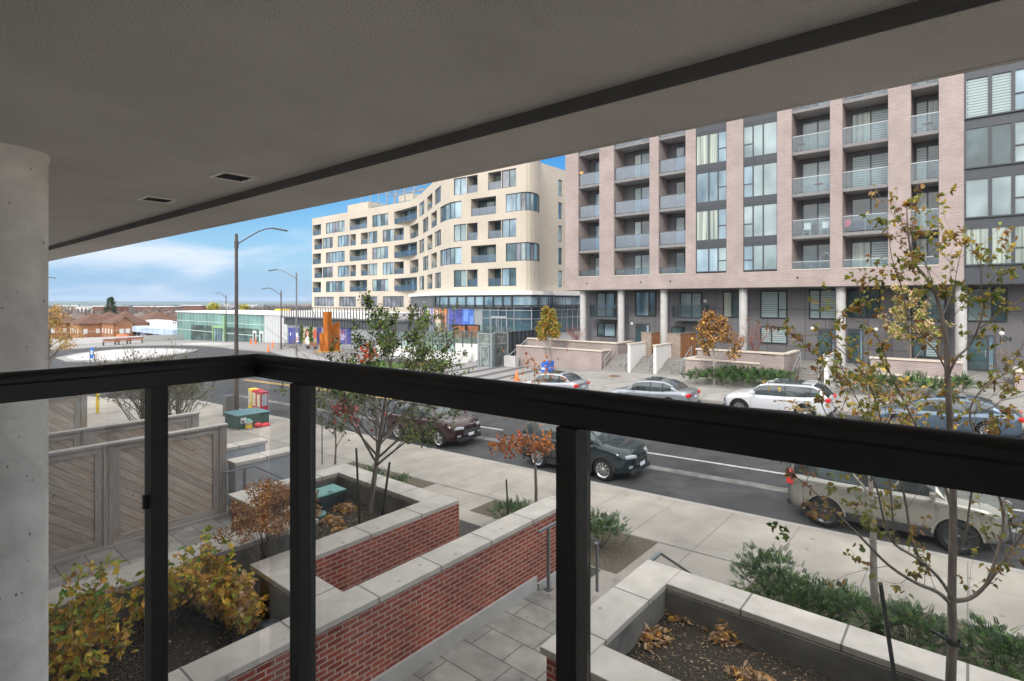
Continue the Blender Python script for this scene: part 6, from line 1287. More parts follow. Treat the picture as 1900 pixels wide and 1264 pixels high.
# far hedge and street trees
for i in range(11):
    x = -13.2 + i * .46 + (i % 2) * .1; y = 34.2 + (i % 3) * 1.1; yew(['leftmost clump of the juniper hedge behind the silver sedan', 'second juniper clump from the left, near the driveway', 'third juniper clump from the left', 'juniper clump left of the brown tree trunk', 'juniper clump right behind the brown tree trunk', 'juniper clump just right of the brown tree trunk', 'sixth juniper clump, in the middle of the far hedge', 'juniper clump before the long planter wall', 'juniper clump left of the white suv roof', 'juniper clump above the white suv roof', 'rightmost clump of the juniper hedge by the brick pillar'][i], x * 1.0 + i * .02, y, gy(x, y), 1.0, 1.0, 300 + i, 1500, group='juniper hedge across the street', ls=.13)
for i in range(6): x = -5.0 + i * .95; y = 34.8 + (i % 2) * 1.3; yew(['hedge clump right of the far white divider', 'grassy hedge clump behind the near tree, left part', 'hedge clump in the middle behind the near tree', 'hedge clump behind the near tree, right of the middle', 'hedge clump left of the right-hand stairs', 'hedge clump at the right edge across the street'][i], x, y, gy(x, y), 1.0, 1.0, 330 + i, 1500, group='hedge clumps behind the near tree', ls=.13)
def ftree(label, x, y, z, H, R, seed, lv, n, ls=.13, **k): return tree('street_tree', label, (x, y, z), H, R, .07, seed, lv, n, ls, simple=False, **k)
ftree('orange-brown leafed tree in the hedge before the long brick planter', -12.21, 34.43, gy(-12.2, 34.4), 4.7, 2.1, 71, ['duskochre', 'brown', 'ochre', 'brown'], 3000, .15, fork=.3, limbs=16, barkm=M['barklight'], sp=.22, ang=.8, tilt=1.0)
ftree('golden yellow tree by the blue bins at the two-tier planter', -26.9, 37.0, .45, 5.1, 2.1, 72, ['duskyellow', 'olive', 'dusklime', 'ochre'], 3200, .17, fork=.28, limbs=16, barkm=M['barklight'], sp=.24, ang=.6, tilt=1.15)
ftree('tree with buff dried leaves in the far planter behind the near tree', PX(1690, 40), 40, 1.7, 5.3, 2.8, 73, ['tan', 'olive', 'tan', 'lime'], 2600, .13, fork=.12, limbs=13, sp=.25, tilt=1.0)
for lab, px, py, Y, H, lv in (('bare pinkish shrub in the left far planter by the first column', 1068, 630, 40.6, 2.6, ['pink', 'rust']), ('bare pink-brown shrub beside the fourth column', 1400, 640, 40.5, 3.2, ['pink', 'brown']), ('pink-red twiggy shrub left of the fourth column', 1372, 640, 40.6, 2.2, ['pink', 'rust'])):
    shrub('bare_shrub', lab, (PX(px, Y), Y, 2.4), H * .7, .6, int(px), lv, 12, 90, .09, lean=.9, stem_r=.02, lvl=2, barkm=mat('reddish_twig', (.22, .11, .09), .9))
shrub('bare_shrub', 'dry brown twiggy shrub by the door numbered 104 at the right edge', (PX(1872, 39.8), 39.8, 2.2), 1.6, .6, 99, ['brown', 'grey'], 22, 60, .09, lean=.5, stem_r=.02, lvl=1)
shrub('dry_grass_clump', 'tall olive grasses in the hedge behind the near tree', (PX(1617, 34.5), 34.5, gy(-4, 34.5)), 1.9, .5, 98, ['olive', 'dkgreen'], 40, 500, .4, lean=.5, stem_r=.012, lvl=0, wid=.12, simple=True, barkm=LM['olive'])
# shrubs and trees on the left pavement
tree('bare_shrub', 'wide twiggy grey-green shrub behind the second fence', (-29.5, 8.6, gy(-29.5, 8.6)), 3.6, 4.3, .05, 81, ['olive', 'grey', 'dkgreen', 'olive'], 3000, .10, fork=.05, limbs=12, lvl=2, multi=5, cat='shrub', sp=.18, tilt=.9, minr=.008)
tree('bare_shrub', 'twiggy grey-green shrub between the left railing post and the tall lamp', (-28.3, 9.6, gy(-28.3, 9.6)), 3.4, 3.3, .05, 82, ['olive', 'dkgreen', 'grey', 'olive'], 2600, .10, fork=.08, limbs=12, lvl=2, multi=4, cat='shrub', sp=.18, tilt=.9, minr=.008)
tree('young_tree', 'small dark-leaved tree on the pavement left of the middle railing post', (-18.2, 11.5, gy(-18.2, 11.5)), 3.2, 1.9, .04, 83, ['dkgreen', 'olive', 'grey'], 1700, .075, fork=.2, limbs=12, sp=.15)
stake('stake beside the small dark-leaved tree on the pavement', -18.6, 11.2, -.2, 1.4)
tree('young_tree', 'yellow-orange leafed tree beside the concrete column at the far left', at(88, 705, 30), 4.0, 2.7, .08, 84, ['duskyellow', 'ochre', 'duskyellow', 'tan'], 3000, .11, fork=.1, limbs=15, lvl=2, sp=.25, ang=.8, tilt=.9)
for lab, px, py, d in (('thin bare plaza sapling on the lawn before the white ramp wall', 774, 676, 53.5), ('slim sapling tied to stakes near the rusty sculpture', 636, 668, 60)):
    q = at(px, py, d); tree('sapling', lab, q, 3.6, 1.2, .035, int(px), ['pink', 'rust'], 130, .14, fork=.5, limbs=7, lvl=1, sp=.15, minr=.012)
for lab, px, d, H in (('small green cypress left of the portrait poster', 559, 90, 3.6), ('small green cypress right of the portrait poster', 577, 90, 3.4)):
    q = at(px, 641, d); tree('cypress', lab, q, H, .7, .06, int(px), ['olive', 'green', 'dkgreen'], 900, .22, fork=.05, limbs=14, lvl=1, sp=.3, tilt=1.3, minr=.02)
r = random.Random(90)
b = MB()
for i in range(240):
    c_ = r.choice([(548, 636, 86), (530, 642, 84)]); q = at(c_[0] + r.gauss(0, 7), c_[1] + r.gauss(0, 4), c_[2]); add_leaf(b, q, rv(r), rv(r), .22, r.randrange(2), 1, True)
tag(b.build('low_shrub', [LM['grey'], LM['olive']], org=at(540, 642, 85)), 'low twiggy shrub beside the plaza bench under the street lamp', 'shrub')
# bare woods between the houses: too many trees to count
def woods(name, label, zones, seed, n, hgt, lv, ls):
    r = random.Random(seed); b = MB()
    for _ in range(n):
        px = r.uniform(zones[0], zones[1]); d = zones[2] * (zones[3] / zones[2]) ** r.random(); x, y = hp(px, d); zt = -13.5 * 0 + (CZ - zones[4] * d / F if zones[4] else -12); H = hgt * r.uniform(.6, 1.15); W_ = H * .42
        z0 = max(-17, CZ - 24 * d / F - 6) if d < 430 else -14
        H = min(15, max(4, CZ - r.uniform(13, 28) * d / F - z0)) if name == 'bare_woods' else min(16, max(3, CZ - r.uniform(8, 19) * d / F - z0)); W_ = max(2.5, H * .45)
        for k in range(60):
            v = rv(r); q = Vector((x + v.x * W_ * r.random() ** .4, y + v.y * W_ * r.random() ** .4, z0 + H * (.58 + .42 * v.z * r.random() ** .4))); add_leaf(b, q, Vector((v.x * .6, v.y * .6, .6)) + rv(r) * .8, rv(r), ls * (d / 400) ** .7 * r.uniform(.6, 1.3), r.randrange(len(lv)), .5, True)
    o = b.build(name, [LM[k] for k in lv], None, smooth=False); tag(o, label, 'trees', kind='stuff')
woods('bare_woods', 'mass of bare brown trees among the distant houses', (80, 600, 240, 420, None), 5, 190, 7.0, ['grey', 'brown', 'grey', 'grey'], 2.0)
woods('distant_woods', 'band of hazy bare woodland on the skyline before the lake', (60, 620, 430, 1300, None), 6, 1000, 7.5, ['grey', 'grey', 'grey', 'dkgreen'], 2.0)
M['ridge'] = mat('wooded_ridge', (.16, .115, .10), .95, var=.35, scale=.02, col2=(.22, .15, .12))
b = MB(); n = 60; vs = []
for i in range(n + 1):
    f = i / n; px = 480 + f * 560; x, y = hp(px, 900); h = 3 + 10 * max(0, math.sin(math.pi * min(1, max(0, (f - .05) / .9)))) ** .6 + noise.noise(Vector((f * 30, 1, 0))) * 2.5 + noise.noise(Vector((f * 110, 4, 0))) * 1.2
    x2, y2 = hp(px, 1500); vs += [(x, y, -20), (x, y, -13 + h * .6), (x2, y2, -13 + h * 1.3), (x2, y2, -20)]
b.add(vs, [(i * 4 + k, i * 4 + k + 1, i * 4 + k + 5, i * 4 + k + 4) for i in range(n) for k in range(3)], 0); tag(b.build('hills', M['ridge']), kind='structure')
q = at(205, 586, 260); tree('conifer', 'dark evergreen standing over the houses right of the red block', (q.x, q.y, q.z - 3), 12.5, 4.2, .3, 5, ['dkgreen', 'yew'], 1600, .9, fork=.1, limbs=22, lvl=1, sp=.6, tilt=.1, minr=.05)
for px, d, lab, H in ((396, 190, 'yellow-green tree behind the terminal roof left of the tall lamp', 7), (453, 200, 'green tree behind the terminal roof right of the tall lamp', 7)):
    q = at(px, 600, d); tree('distant_tree', lab, q, H, 4.5, .2, px, ['olive', 'lime', 'yellow'], 1300, .6, fork=.3, limbs=12, lvl=1, sp=.8, minr=.05)
# leaf litter
def litter(label, cx_, cy_, z, rx, ry, n, seed, lv, h=.10, ls=.09):
    r = random.Random(seed); b = MB()
    for _ in range(n):
        a = r.uniform(0, 6.283); k = r.random() ** .6; q = Vector((cx_ + math.cos(a) * k * rx, cy_ + math.sin(a) * k * ry, z + r.random() * h * (1 - k) + .01)); add_leaf(b, q, Vector((r.gauss(0, 1), r.gauss(0, 1), r.gauss(0, .35))), Vector((r.gauss(0, .5), r.gauss(0, .5), 1)), ls * r.uniform(.5, 1.3), r.randrange(len(lv)), r.uniform(.25, .9), r.random() < .5)
    tag(b.build('dry_leaf_pile', [LM[k] for k in lv], None, smooth=False, org=(cx_, cy_, z)), label, 'leaves', 'piles of dry leaves in the planters')
for px, py, rx, ry, n, lab, z in ((1262, 1142, .42, .18, 300, 'yellow-brown leaf pile at the back corner of the mulch planter', 2.02), (1210, 1185, .22, .25, 200, 'orange leaf pile in the mulch planter nearest the railing post', 2.02), (1347, 1182, .16, .22, 240, 'tall orange-brown leaf heap in the middle of the mulch planter', 2.02), (1400, 1262, .3, .12, 160, 'leaf pile cut off by the bottom edge in the mulch planter', 2.02), (640, 945, .30, .18, 200, 'dry leaf pile beside the teal valve lid', 1.98), (615, 968, .28, .16, 180, 'dry leaf pile left of the green tree, near the front coping', 1.98), (700, 935, .22, .14, 120, 'yellow leaves round the foot of the green tree', 1.98), (628, 985, .14, .1, 70, 'smallest leaf pile right against the front coping', 1.98)):
    X, Yd = ray(px); d = (CZ - z) * F / (py - HY); litter(lab, X * d, Yd * d, z, rx, ry, n, px, ['tan', 'ochre', 'brown', 'tan'], .22 if 'tall' in lab else .10, .085)
r = random.Random(12); b = MB()
for _ in range(11000):
    x, y = r.choice([(r.uniform(-2.9, 2), r.uniform(5.05, 6.58), 2.02), (r.uniform(-10.1, -7.6), r.uniform(4.95, 6.4), 1.97), (r.uniform(-8.2, -6), r.uniform(1, 3.4), 1.92)][:3])[:2] if False else (0, 0)
    zone = r.choice(((-2.9, 2, 5.05, 6.58, 2.022), (-2.9, 2, 5.05, 6.58, 2.022), (-10.1, -7.6, 4.95, 6.4, 1.972), (-8.2, -6, .5, 3.4, 1.922)))
    x = r.uniform(zone[0], zone[1]); y = r.uniform(zone[2], zone[3]); add_leaf(b, Vector((x, y, zone[4] + r.random() * .008)), Vector((r.gauss(0, 1), r.gauss(0, 1), .1)), Vector((r.gauss(0, .3), r.gauss(0, .3), 1)), r.choice([r.uniform(.012, .03), r.uniform(.02, .055)]), r.choice([0, 1, 1, 2, 3]), r.uniform(.2, .7), True)
tag(b.build('leaf_litter', [LM['brown'], LM['tan'], LM['grey'], LM['olive']], None, smooth=False), 'scattered wood chips and leaf bits on the planter mulch', 'litter', kind='stuff')
# ------------------------------------------------------------------ cars
M['tyre'] = mat('tyre_rubber', (.018, .018, .02), .8, var=.1); M['rim'] = mat('alloy_rim', (.50, .51, .53), .3, metal=.8, var=.03); M['rimdark'] = mat('dark_rim', (.06, .065, .07), .35, metal=.6); M['carglass'] = opaque_glass('car_glass', (.03, .04, .045), .03, col2=(.07, .09, .10), scale=1.5)
M['lamp_clear'] = mat('headlight_lens', (.30, .32, .35), .1, spec=1, var=.25, scale=14); M['lamp_red'] = mat('tail_light_red', (.55, .015, .02), .15, spec=1, var=.2, scale=10); M['trim'] = mat('black_plastic_trim', (.02, .02, .022), .6); M['chrome'] = mat('chrome', (.6, .61, .62), .15, metal=1, var=.02); M['plate'] = mat('licence_plate', (.62, .66, .74), .5, var=.1, scale=20); M['amber'] = mat('amber_lens', (.75, .22, .03), .2)
def paint(name, c, metal=.4, rough=.25):
    m = mat(name, c, rough, metal, var=.03, scale=1); p = m.node_tree.nodes['Principled BSDF']; p.inputs['Coat Weight'].default_value = .7; p.inputs['Coat Roughness'].default_value = .06; return m
def car(label, cat, paintm, L, W_, H, wb, fo, zs, gh, wheel_r, rim='spoke', clad=False, suv=True, roofbox=False, dims=None, group='cars parked along the kerb'):
    """local +x is the front. zs: list (x fraction 0 front ..1 rear, body top z); gh: greenhouse (xf at base, xf at roof, xr at roof, xr at base) fractions"""
    t = thing('parked_car', label, cat, (0, 0, 0), group); hw = W_ / 2; X = lambda f: L / 2 - f * L
    top = lambda f: next(z0 + (z1 - z0) * (f - f0) / (f1 - f0) for (f0, z0), (f1, z1) in zip(zs, zs[1:]) if f <= f1 + 1e-9)
    zb = (.32 if roofbox else .27 if clad != False or dims else .24) if suv else .15; N_ = 44; rows = []
    for i in range(N_ + 1):
        f = i / N_; zt = top(f); e = min(f, 1 - f); pin = 1 - .10 * max(0, 1 - e / .10) ** 2 - .10 * max(0, 1 - e / .03) ** 2; w = hw * pin; zlo = zb + .10 * max(0, 1 - e / .05); bel = zt - .05
        cz = zt + .045 * min(1, e / .06)
        rows.append([(0, zlo), (w * .80, zlo), (w * .955, zlo + .05), (w * .975, zlo + .16), (w * 1.0, (zlo + bel) * .5), (w * .995, bel - .12), (w * .965, bel - .02), (w * .90, zt + .005), (w * .62, zt + (cz - zt) * .7), (w * .3, cz), (0, cz)])
    bow = lambda f, y: (.5 if roofbox else 1) * (.26 if f < .5 else -.14) * (abs(y) / hw) ** 2.2 * max(0, 1 - min(f, 1 - f) / .16) ** 1.5
    b = MB(); m_ = len(rows[0]); vs = []; full = 2 * m_ - 2
    for i, rw in enumerate(rows):
        f = i / N_; x = X(f)
        for (y, z) in rw: vs.append((x - bow(f, y), -y, z))
        for (y, z) in rw[-2:0:-1]: vs.append((x - bow(f, y), y, z))
    fs = [(i * full + k, i * full + (k + 1) % full, (i + 1) * full + (k + 1) % full, (i + 1) * full + k) for i in range(N_) for k in range(full)]
    fs += [tuple(range(full)), tuple(range(N_ * full, (N_ + 1) * full))]
    xw = [X(fo / L), X(fo / L) - wb]
    b.add(vs, fs, 0, True); body = b.build('body', [paintm, M['trim']], t)
    # wheel arches cut with a boolean, applied at once
    cut = MB()
    for x in xw:
        for s in (-1, 1): cut.lathe([(0, s * hw * 1.2), (wheel_r * 1.13, s * hw * 1.2), (wheel_r * 1.13, s * hw * .62), (0, s * hw * .62)], (x, 0, wheel_r), 'y', 28, sm=False)
    co = cut.build('cutter', [M['trim']], None); md = body.modifiers.new('b', 'BOOLEAN'); md.object = co; md.operation = 'DIFFERENCE'; md.solver = 'EXACT'
    try: md.material_mode = 'TRANSFER'
    except Exception: pass
    bpy.context.view_layer.update(); dg = bpy.context.evaluated_depsgraph_get(); nm = bpy.data.meshes.new_from_object(body.evaluated_get(dg)); body.modifiers.clear(); body.data = nm; bpy.data.objects.remove(co, do_unlink=True)
    for p in body.data.polygons: p.use_smooth = len(p.vertices) <= 4 and p.area < .2
    es = body.modifiers.new('n', 'WEIGHTED_NORMAL') if False else None
    # greenhouse
    a0, a1, c1, c0 = gh; fl = sorted(set([a0, a0 + (a1 - a0) * .35, a0 + (a1 - a0) * .7, a1, a1 + .04] + [a1 + (c1 - a1) * k / 6 for k in range(1, 6)] + [c1, c1 + (c0 - c1) * .5, c0]))
    def sec(f):
        zt0 = top(min(max(f, 0), 1)) - .01
        if f <= a1: k = (f - a0) / (a1 - a0)
        elif f >= c1: k = (c0 - f) / (c0 - c1)
        else: k = 1
        zr = zt0 + (H - .05 - zt0) * (math.sin(k * math.pi / 2) ** 1.0 if k < 1 else 1) + (.035 * math.sin(math.pi * (f - a1) / (c1 - a1)) if a1 < f < c1 else 0)
        wb_ = hw * (.90 - (.10 * max(0, (f - .8) / .2) if suv else .06 * max(0, (f - .7) / .3))); wr = wb_ + (hw * .70 - wb_) * ((zr - zt0) / max(.01, H - zt0))
        hh = zr - zt0
        return [(wb_, zt0), (wb_ + (wr - wb_) * .45 + .02, zt0 + hh * .45), (wr + .01, zt0 + hh * .86), (wr * .88, zt0 + hh * .97), (wr * .5, zt0 + hh * 1.015 + .012 * (hh > .1)), (0, zt0 + hh * 1.02 + .02 * (hh > .1))]
    S = [sec(f) for f in fl]; cab = MB(); gls = MB(); n = len(S[0])
    pill = [a1 + (c1 - a1) * .40, c1 - (.02 if suv else -.02)]
    for i in range(len(fl) - 1):
        fm = (fl[i] + fl[i + 1]) / 2
        for s in (-1, 1):
            for k in range(n - 1):
                q = [(X(fl[i]), s * S[i][k][0], S[i][k][1]), (X(fl[i + 1]), s * S[i + 1][k][0], S[i + 1][k][1]), (X(fl[i + 1]), s * S[i + 1][k + 1][0], S[i + 1][k + 1][1]), (X(fl[i]), s * S[i][k + 1][0], S[i][k + 1][1])]
                ws = fm < a1 and k >= 3; rw_ = fm > c1 and k >= 3; side = k < 2 and (a0 + (a1 - a0) * .3 < fm < c1 + (c0 - c1) * (.55 if suv else .3))
                if suv and rw_ and fm > c1: rw_ = True
                if (ws or rw_): gls.add(q, [(0, 1, 2, 3)], 0, True)
                elif side: gls.add(q, [(0, 1, 2, 3)], 0, True)
                else: cab.add(q, [(0, 1, 2, 3)], 0, True)
    cab.build('cabin', paintm, t)
    b = MB(); b.obox((X((a1 + c1) / 2 - .02), 0, H + .032), (L * (c1 - a1) * .30, 0, 0), (0, hw * .46, 0), (0, 0, .012)); b.build('sunroof', M['carglass'], t, bevel=.01); gls.build('window', M['carglass'], t)
    # pillars and window-frame trim
    pl = MB()
    for fp in [a1 + (c1 - a1) * .42, c1 - (c1 - a1) * .06]:
        s_ = sec(fp)
        for s in (-1, 1):
            for k in range(2): pl.bar((X(fp), s * (s_[k][0] + .004), s_[k][1]), (X(fp), s * (s_[k + 1][0] + .004), s_[k + 1][1]), .02, .07, up=(0, 1, 0))
    for s in (-1, 1):
        for i in range(len(fl) - 1):
            if fl[i] > a0 + .03: pl.bar((X(fl[i]), s * (S[i][0][0] + .006), S[i][0][1] + .01), (X(fl[i + 1]), s * (S[i + 1][0][0] + .006), S[i + 1][0][1] + .01), .012, .025)
    pl.build('pillar', M['trim'], t)
    b = MB()   # door seams and sills
    for s in (-1, 1):
        for fp in (a0 + .04, a1 + (c1 - a1) * .42, c1 - .02): b.box(X(fp) - .004, X(fp) + .004, s * hw * .975, s * (hw + .001), zb + .2, top(fp) - .12)
        b.box(xw[1] + wheel_r * 1.1, xw[0] - wheel_r * 1.1, s * hw * .93, s * hw * (1.008 if clad else .995), zb - .02, zb + (.16 if clad else .07))
    b.build('door_trim', M['trim'], t)
    if clad:
        b = MB()
        for x in xw:
            for s in (-1, 1):
                prev = None
                for k in range(15):
                    a = math.pi * k / 14; q = Vector((x + wheel_r * 1.17 * math.cos(a), s * hw * .985, wheel_r + wheel_r * 1.17 * math.sin(a)))
                    if prev is not None: b.bar(prev, q, .05, .07)
                    prev = q
        b.build('arch_trim', paintm if clad == 'p' else M['trim'], t)
    for s in (-1, 1):
        f = a0 + (a1 - a0) * .45; b = MB(); b.obox((X(f), s * (hw + .10), top(f) + .10), (.06, 0, 0), (0, .10, 0), (0, 0, .065)); b.build('side_mirror', paintm, t, bevel=.03, seg=3)
        for fh in (a1 + (c1 - a1) * .33, c1 - .06): b = MB(); b.box(X(fh) - .09, X(fh) + .09, s * hw * .985, s * (hw + .022), top(fh) - .18, top(fh) - .15); b.build('door_handle', paintm if not clad else M['chrome'], t)
        zh_ = top(.06) - .20; b = MB(); b.obox((X(0) - .15, s * hw * .62, zh_ + .04), (.10, -s * .03, 0), (-.10, s * .17, 0), (-.012, 0, .055)); b.build('headlight', M['lamp_clear'], t, bevel=.03, seg=3)
        zt_2 = top(.97) - (.16 if not suv else .10); b = MB(); b.obox((X(.982) + (.03 if roofbox else 0), s * hw * (.845 if roofbox else .74), zt_2 + (.04 if roofbox else 0)), (.085, s * .02, 0), (.02, s * .13, 0), (0, 0, .17 if roofbox else .085)); b.build('tail_light', M['lamp_red'], t, bevel=.025, seg=3)
        b = MB(); b.obox((X(0) - .10, s * hw * .60, zb + .24), (.03, 0, 0), (0, .09, 0), (0, 0, .03)); b.build('fog_light', M['lamp_clear'], t, bevel=.01)
        if dims == 'amber': b = MB(); b.obox((X(0) - .33, s * hw * .80, zh_ + .06), (.09, -s * .03, 0), (-.03, s * .04, 0), (0, 0, .045)); b.build('indicator', M['amber'], t, bevel=.01)
        if suv: b = MB(); b.bar((X(a1 + .03), s * hw * .66, H + .0), (X(c1 - .02), s * hw * .66, H + .0), .035, .035); b.bar((X(a1 + .03), s * hw * .66, H), (X(a1 + .03), s * hw * .66, H - .06), .03, .03); b.bar((X(c1 - .02), s * hw * .66, H), (X(c1 - .02), s * hw * .66, H - .06), .03, .03); b.build('roof_rail', M['chrome'], t)
    b = MB(); b.box(X(.0) - .06, X(0) + .018, -hw * .42, hw * .42, top(.0) - .24, top(0) - .02); gr = b.build('grille', M['trim'], t, bevel=.01)
    b = MB()
    for k in range(3): b.box(X(0) + .026, X(0) + .034, -hw * .42, hw * .42, top(0) - .21 + k * .065, top(0) - .19 + k * .065)
    b.obox((X(0) + .035, 0, top(0) - .15), (.006, 0, 0), (0, .05, 0), (0, 0, .05)); b.build('grille_bar', M['chrome'], gr)
    b = MB(); b.box(X(.0) - .22, X(0) - .0, -hw * .66, hw * .66, zb + .02, zb + .16); b.box(X(1) + .0, X(1) + .14, -hw * .75, hw * .75, zb + .04, zb + .18); b.build('bumper_trim', M['trim'], t, bevel=.01)
    for fx_, s in ((X(0) + .03, 1), (X(1) - .012, -1)): b = MB(); b.box(fx_, fx_ + .012, -.16, .16, (.42 if s > 0 else .62) + (.05 if suv else 0), (.54 if s > 0 else .74) + (.05 if suv else 0)); b.build('licence_plate', M['plate'], t)
    first = None
    for x in xw:
        for s in (-1, 1):
            yc = s * (hw - .115)
            b = MB(); R = wheel_r; b.lathe([(R * .66, -.10), (R * .92, -.11), (R, -.07), (R, .07), (R * .92, .11), (R * .66, .10)], (x, yc, R), 'y', 28); wh = b.build('wheel', M['tyre'], t)
            b = MB(); yo = yc + s * .085; b.lathe([(R * .56, -.012 * s), (R * .66, .012 * s), (R * .69, .02 * s)], (x, yo, R), 'y', 28)
            ns = 5 if rim == 'wide' else 10
            for k in range(ns):
                a = 2 * math.pi * k / ns + .3; c_, s2 = math.cos(a), math.sin(a); w_ = .045 if rim == 'wide' else .022
                b.obox((x + c_ * R * .36, yo - s * .005, R + s2 * R * .36), (c_ * R * .29, 0, s2 * R * .29), (-s2 * w_, 0, c_ * w_), (0, .012, 0))
            b.lathe([(0, .012 * s), (R * .14, .01 * s), (R * .17, -.02 * s)], (x, yo, R), 'y', 14); b.build('rim', M['rim'] if not roofbox else M['rimdark'], wh)
            b = MB(); b.lathe([(0, -.03 * s), (R * .66, -.03 * s)], (x, yo, R), 'y', 20); b.build('brake_disc', M['dark'], wh)
    return t
def place(t, xc, yc, head, cross=0):
    z = gz(xc, yc); t.location = (xc, yc, z + .003); t.rotation_euler = (math.atan(.035 if yc > 15.5 else 0), -.033 if head > 0 else .033, 0 if head > 0 else math.pi)
    if head < 0: t.rotation_euler = (-math.atan(.035), .033, math.pi)
SU = [(0, .76), (.012, .86), (.035, .95), (.08, 1.03), (.15, 1.09), (.21, 1.13), (.30, 1.15), (.6, 1.13), (.9, 1.16), (.985, 1.10), (1, 1.0)]
place(car('dark maroon suv parked behind the green tree at the kerb', 'suv', paint('maroon_paint', (.030, .007, .011)), 4.84, 1.94, 1.72, 2.75, 1.0, SU, (.215, .375, .86, .97), .39, 'wide', dims='amber'), -16.2 - 2.42, 16.75, 1)
place(car('dark blue-green suv parked nearest the post, facing right', 'suv', paint('dark_teal_paint', (.012, .024, .030)), 4.63, 1.84, 1.70, 2.70, .96, SU, (.215, .375, .86, .975), .375, clad=True), -8.28 - 2.31, 16.68, 1)
SU2 = [(0, .95), (.02, 1.05), (.10, 1.13), (.25, 1.18), (.30, 1.19), (.6, 1.20), (.92, 1.22), (.985, 1.2), (1, 1.1)]
place(car('champagne silver boxy suv at the right kerb behind the near tree', 'suv', paint('champagne_paint', (.24, .235, .215), .55), 4.45, 1.82, 1.80, 2.62, .92, SU2, (.25, .36, .92, .985), .39, clad='p', roofbox=True), -3.68 + 2.22, 16.6, 1)
WS = [(0, .72), (.012, .82), (.04, .91), (.12, 1.0), (.25, 1.05), (.32, 1.06), (.6, 1.06), (.9, 1.10), (.985, 1.08), (1, .95)]
place(car('white suv with dark roof panel parked across the street', 'suv', paint('white_paint_car', (.50, .515, .545), 0), 4.72, 1.89, 1.63, 2.86, .87, WS, (.26, .43, .86, .98), .375, clad=True), PX(1443, 28.2), 28.25, -1)
SD = [(0, .56), (.015, .64), (.05, .73), (.14, .82), (.28, .89), (.33, .91), (.6, .92), (.84, .98), (.97, .96), (1, .86)]
place(car('silver sedan across the street, left of the white suv', 'sedan', paint('silver_paint', (.27, .30, .33), .5), 4.81, 1.82, 1.46, 2.78, .96, SD, (.27, .44, .72, .88), .33, suv=False), PX(1210, 27.7), 27.75, -1)
place(car('pale silver sedan farthest along the far kerb, behind the small red tree', 'sedan', paint('pale_silver_paint', (.36, .38, .41), .4), 4.5, 1.78, 1.44, 2.65, .92, SD, (.27, .44, .74, .90), .32, suv=False), PX(1027, 28), 28.0, -1)
place(car('blue-grey sedan behind the near autumn tree at the right', 'sedan', paint('blue_grey_paint', (.12, .17, .23), .5), 4.8, 1.83, 1.45, 2.8, .95, SD, (.25, .42, .74, .90), .33, suv=False), PX(1750, 28.2), 28.2, -1)
b = MB(); 
# ------------------------------------------------------------------ street lamps
def lamp(label, px, yt, d, zbase, arm, armside, mat_, r0=.11, head=1.0):
    X, Yd = ray(px); x, y = X * d, Yd * d; zt = CZ + (HY - yt) * d / F; t = thing('street_lamp', label, 'street lamp', (x, y, zbase), 'street lamps of the road and the turning loop')
    b = MB(); b.tube([(x, y, zbase - .1), (x, y, zbase + .02), (x, y, zt)], [r0 * 1.05, r0, r0 * .62], 14); b.build('pole', mat_, t)
    b = MB(); b.lathe([(r0 * 2, 0), (r0 * 2, .04), (r0 * 1.2, .1), (r0 * 1.1, .5)], (x, y, zbase), n=14); b.build('base', mat_, t)
    u = Vector((CT, ST, 0)) * armside; P = Vector((x, y, zt - .6 * head)); s = arm
    b = MB(); pts = [P + u * .05, P + u * s * .25 + Vector((0, 0, .42 * head)), P + u * s * .45 + Vector((0, 0, .75 * head)), P + u * s * .60 + Vector((0, 0, .90 * head)), P + u * s * .72 + Vector((0, 0, .93 * head))]; b.tube(pts, .035 * head if d < 60 else .05, 8); b.tube([P + Vector((0, 0, -.25)), P + Vector((0, 0, .2))], r0 * .9, 10); b.build('arm', mat_, t)
    h = P + u * s * .72 + Vector((0, 0, .93 * head)); h2 = P + u * s + Vector((0, 0, .78 * head)); b = MB(); dd = (h2 - h); nn = Vector((-u.y, u.x, 0)); b.obox((h + h2) / 2, dd / 2, nn * .14 * head, dd.cross(nn).normalized() * .045 * head); b.build('lamp_head', M['alum'], t, bevel=.02)
    return t
lamp('nearest tall street lamp, its arm reaching right over the road', 438.6, 434, 32.0, -.58, 2.95, 1, M['poledark'], .13)
lamp('second street lamp with signs, between the pavilion and the railing', 550, 506, 67.0, -.9, 3.4, -1, M['polegrey'], .12, 1.15)
lamp('third street lamp, standing just left of the pavilion', 521.5, 539, 82.0, -1.25, 2.8, -1, M['poledark'], .12, 1.1)
lamp('street lamp in front of the green terminal entrance', 419.5, 546.5, 113, -2.5, 2.1, -1, M['poledark'], .12, 1.1)
lamp('street lamp mostly behind the concrete column at the far left', 76, 519, 75, -2.4, 2.0, 1, M['poledark'], .12, 1.1)
for i, (px, py) in enumerate(((551, 621), (551.5, 629))):
    q = at(px, py, 66.8); b = MB(); b.box(q.x - .28, q.x + .28, q.y - .03, q.y, q.z - (.22 if i == 0 else .38), q.z + (.2 if i == 0 else .38)); o = b.build('traffic_sign', M['white'], org=q); tag(o, ['upper small white sign on the second street lamp', 'lower white sign with a red symbol on the second street lamp'][i], 'sign')
    if i: b = MB(); b.lathe([(.16, -.045), (.23, -.045), (.23, -.035), (.16, -.035)], q, 'y', 16); b.build('symbol', M['red'], o); b = MB(); b.obox((q.x, q.y - .04, q.z), (.14, 0, .14), (0, .004, 0), (-.02, 0, .02)); b.build('symbol', M['dark'], o)
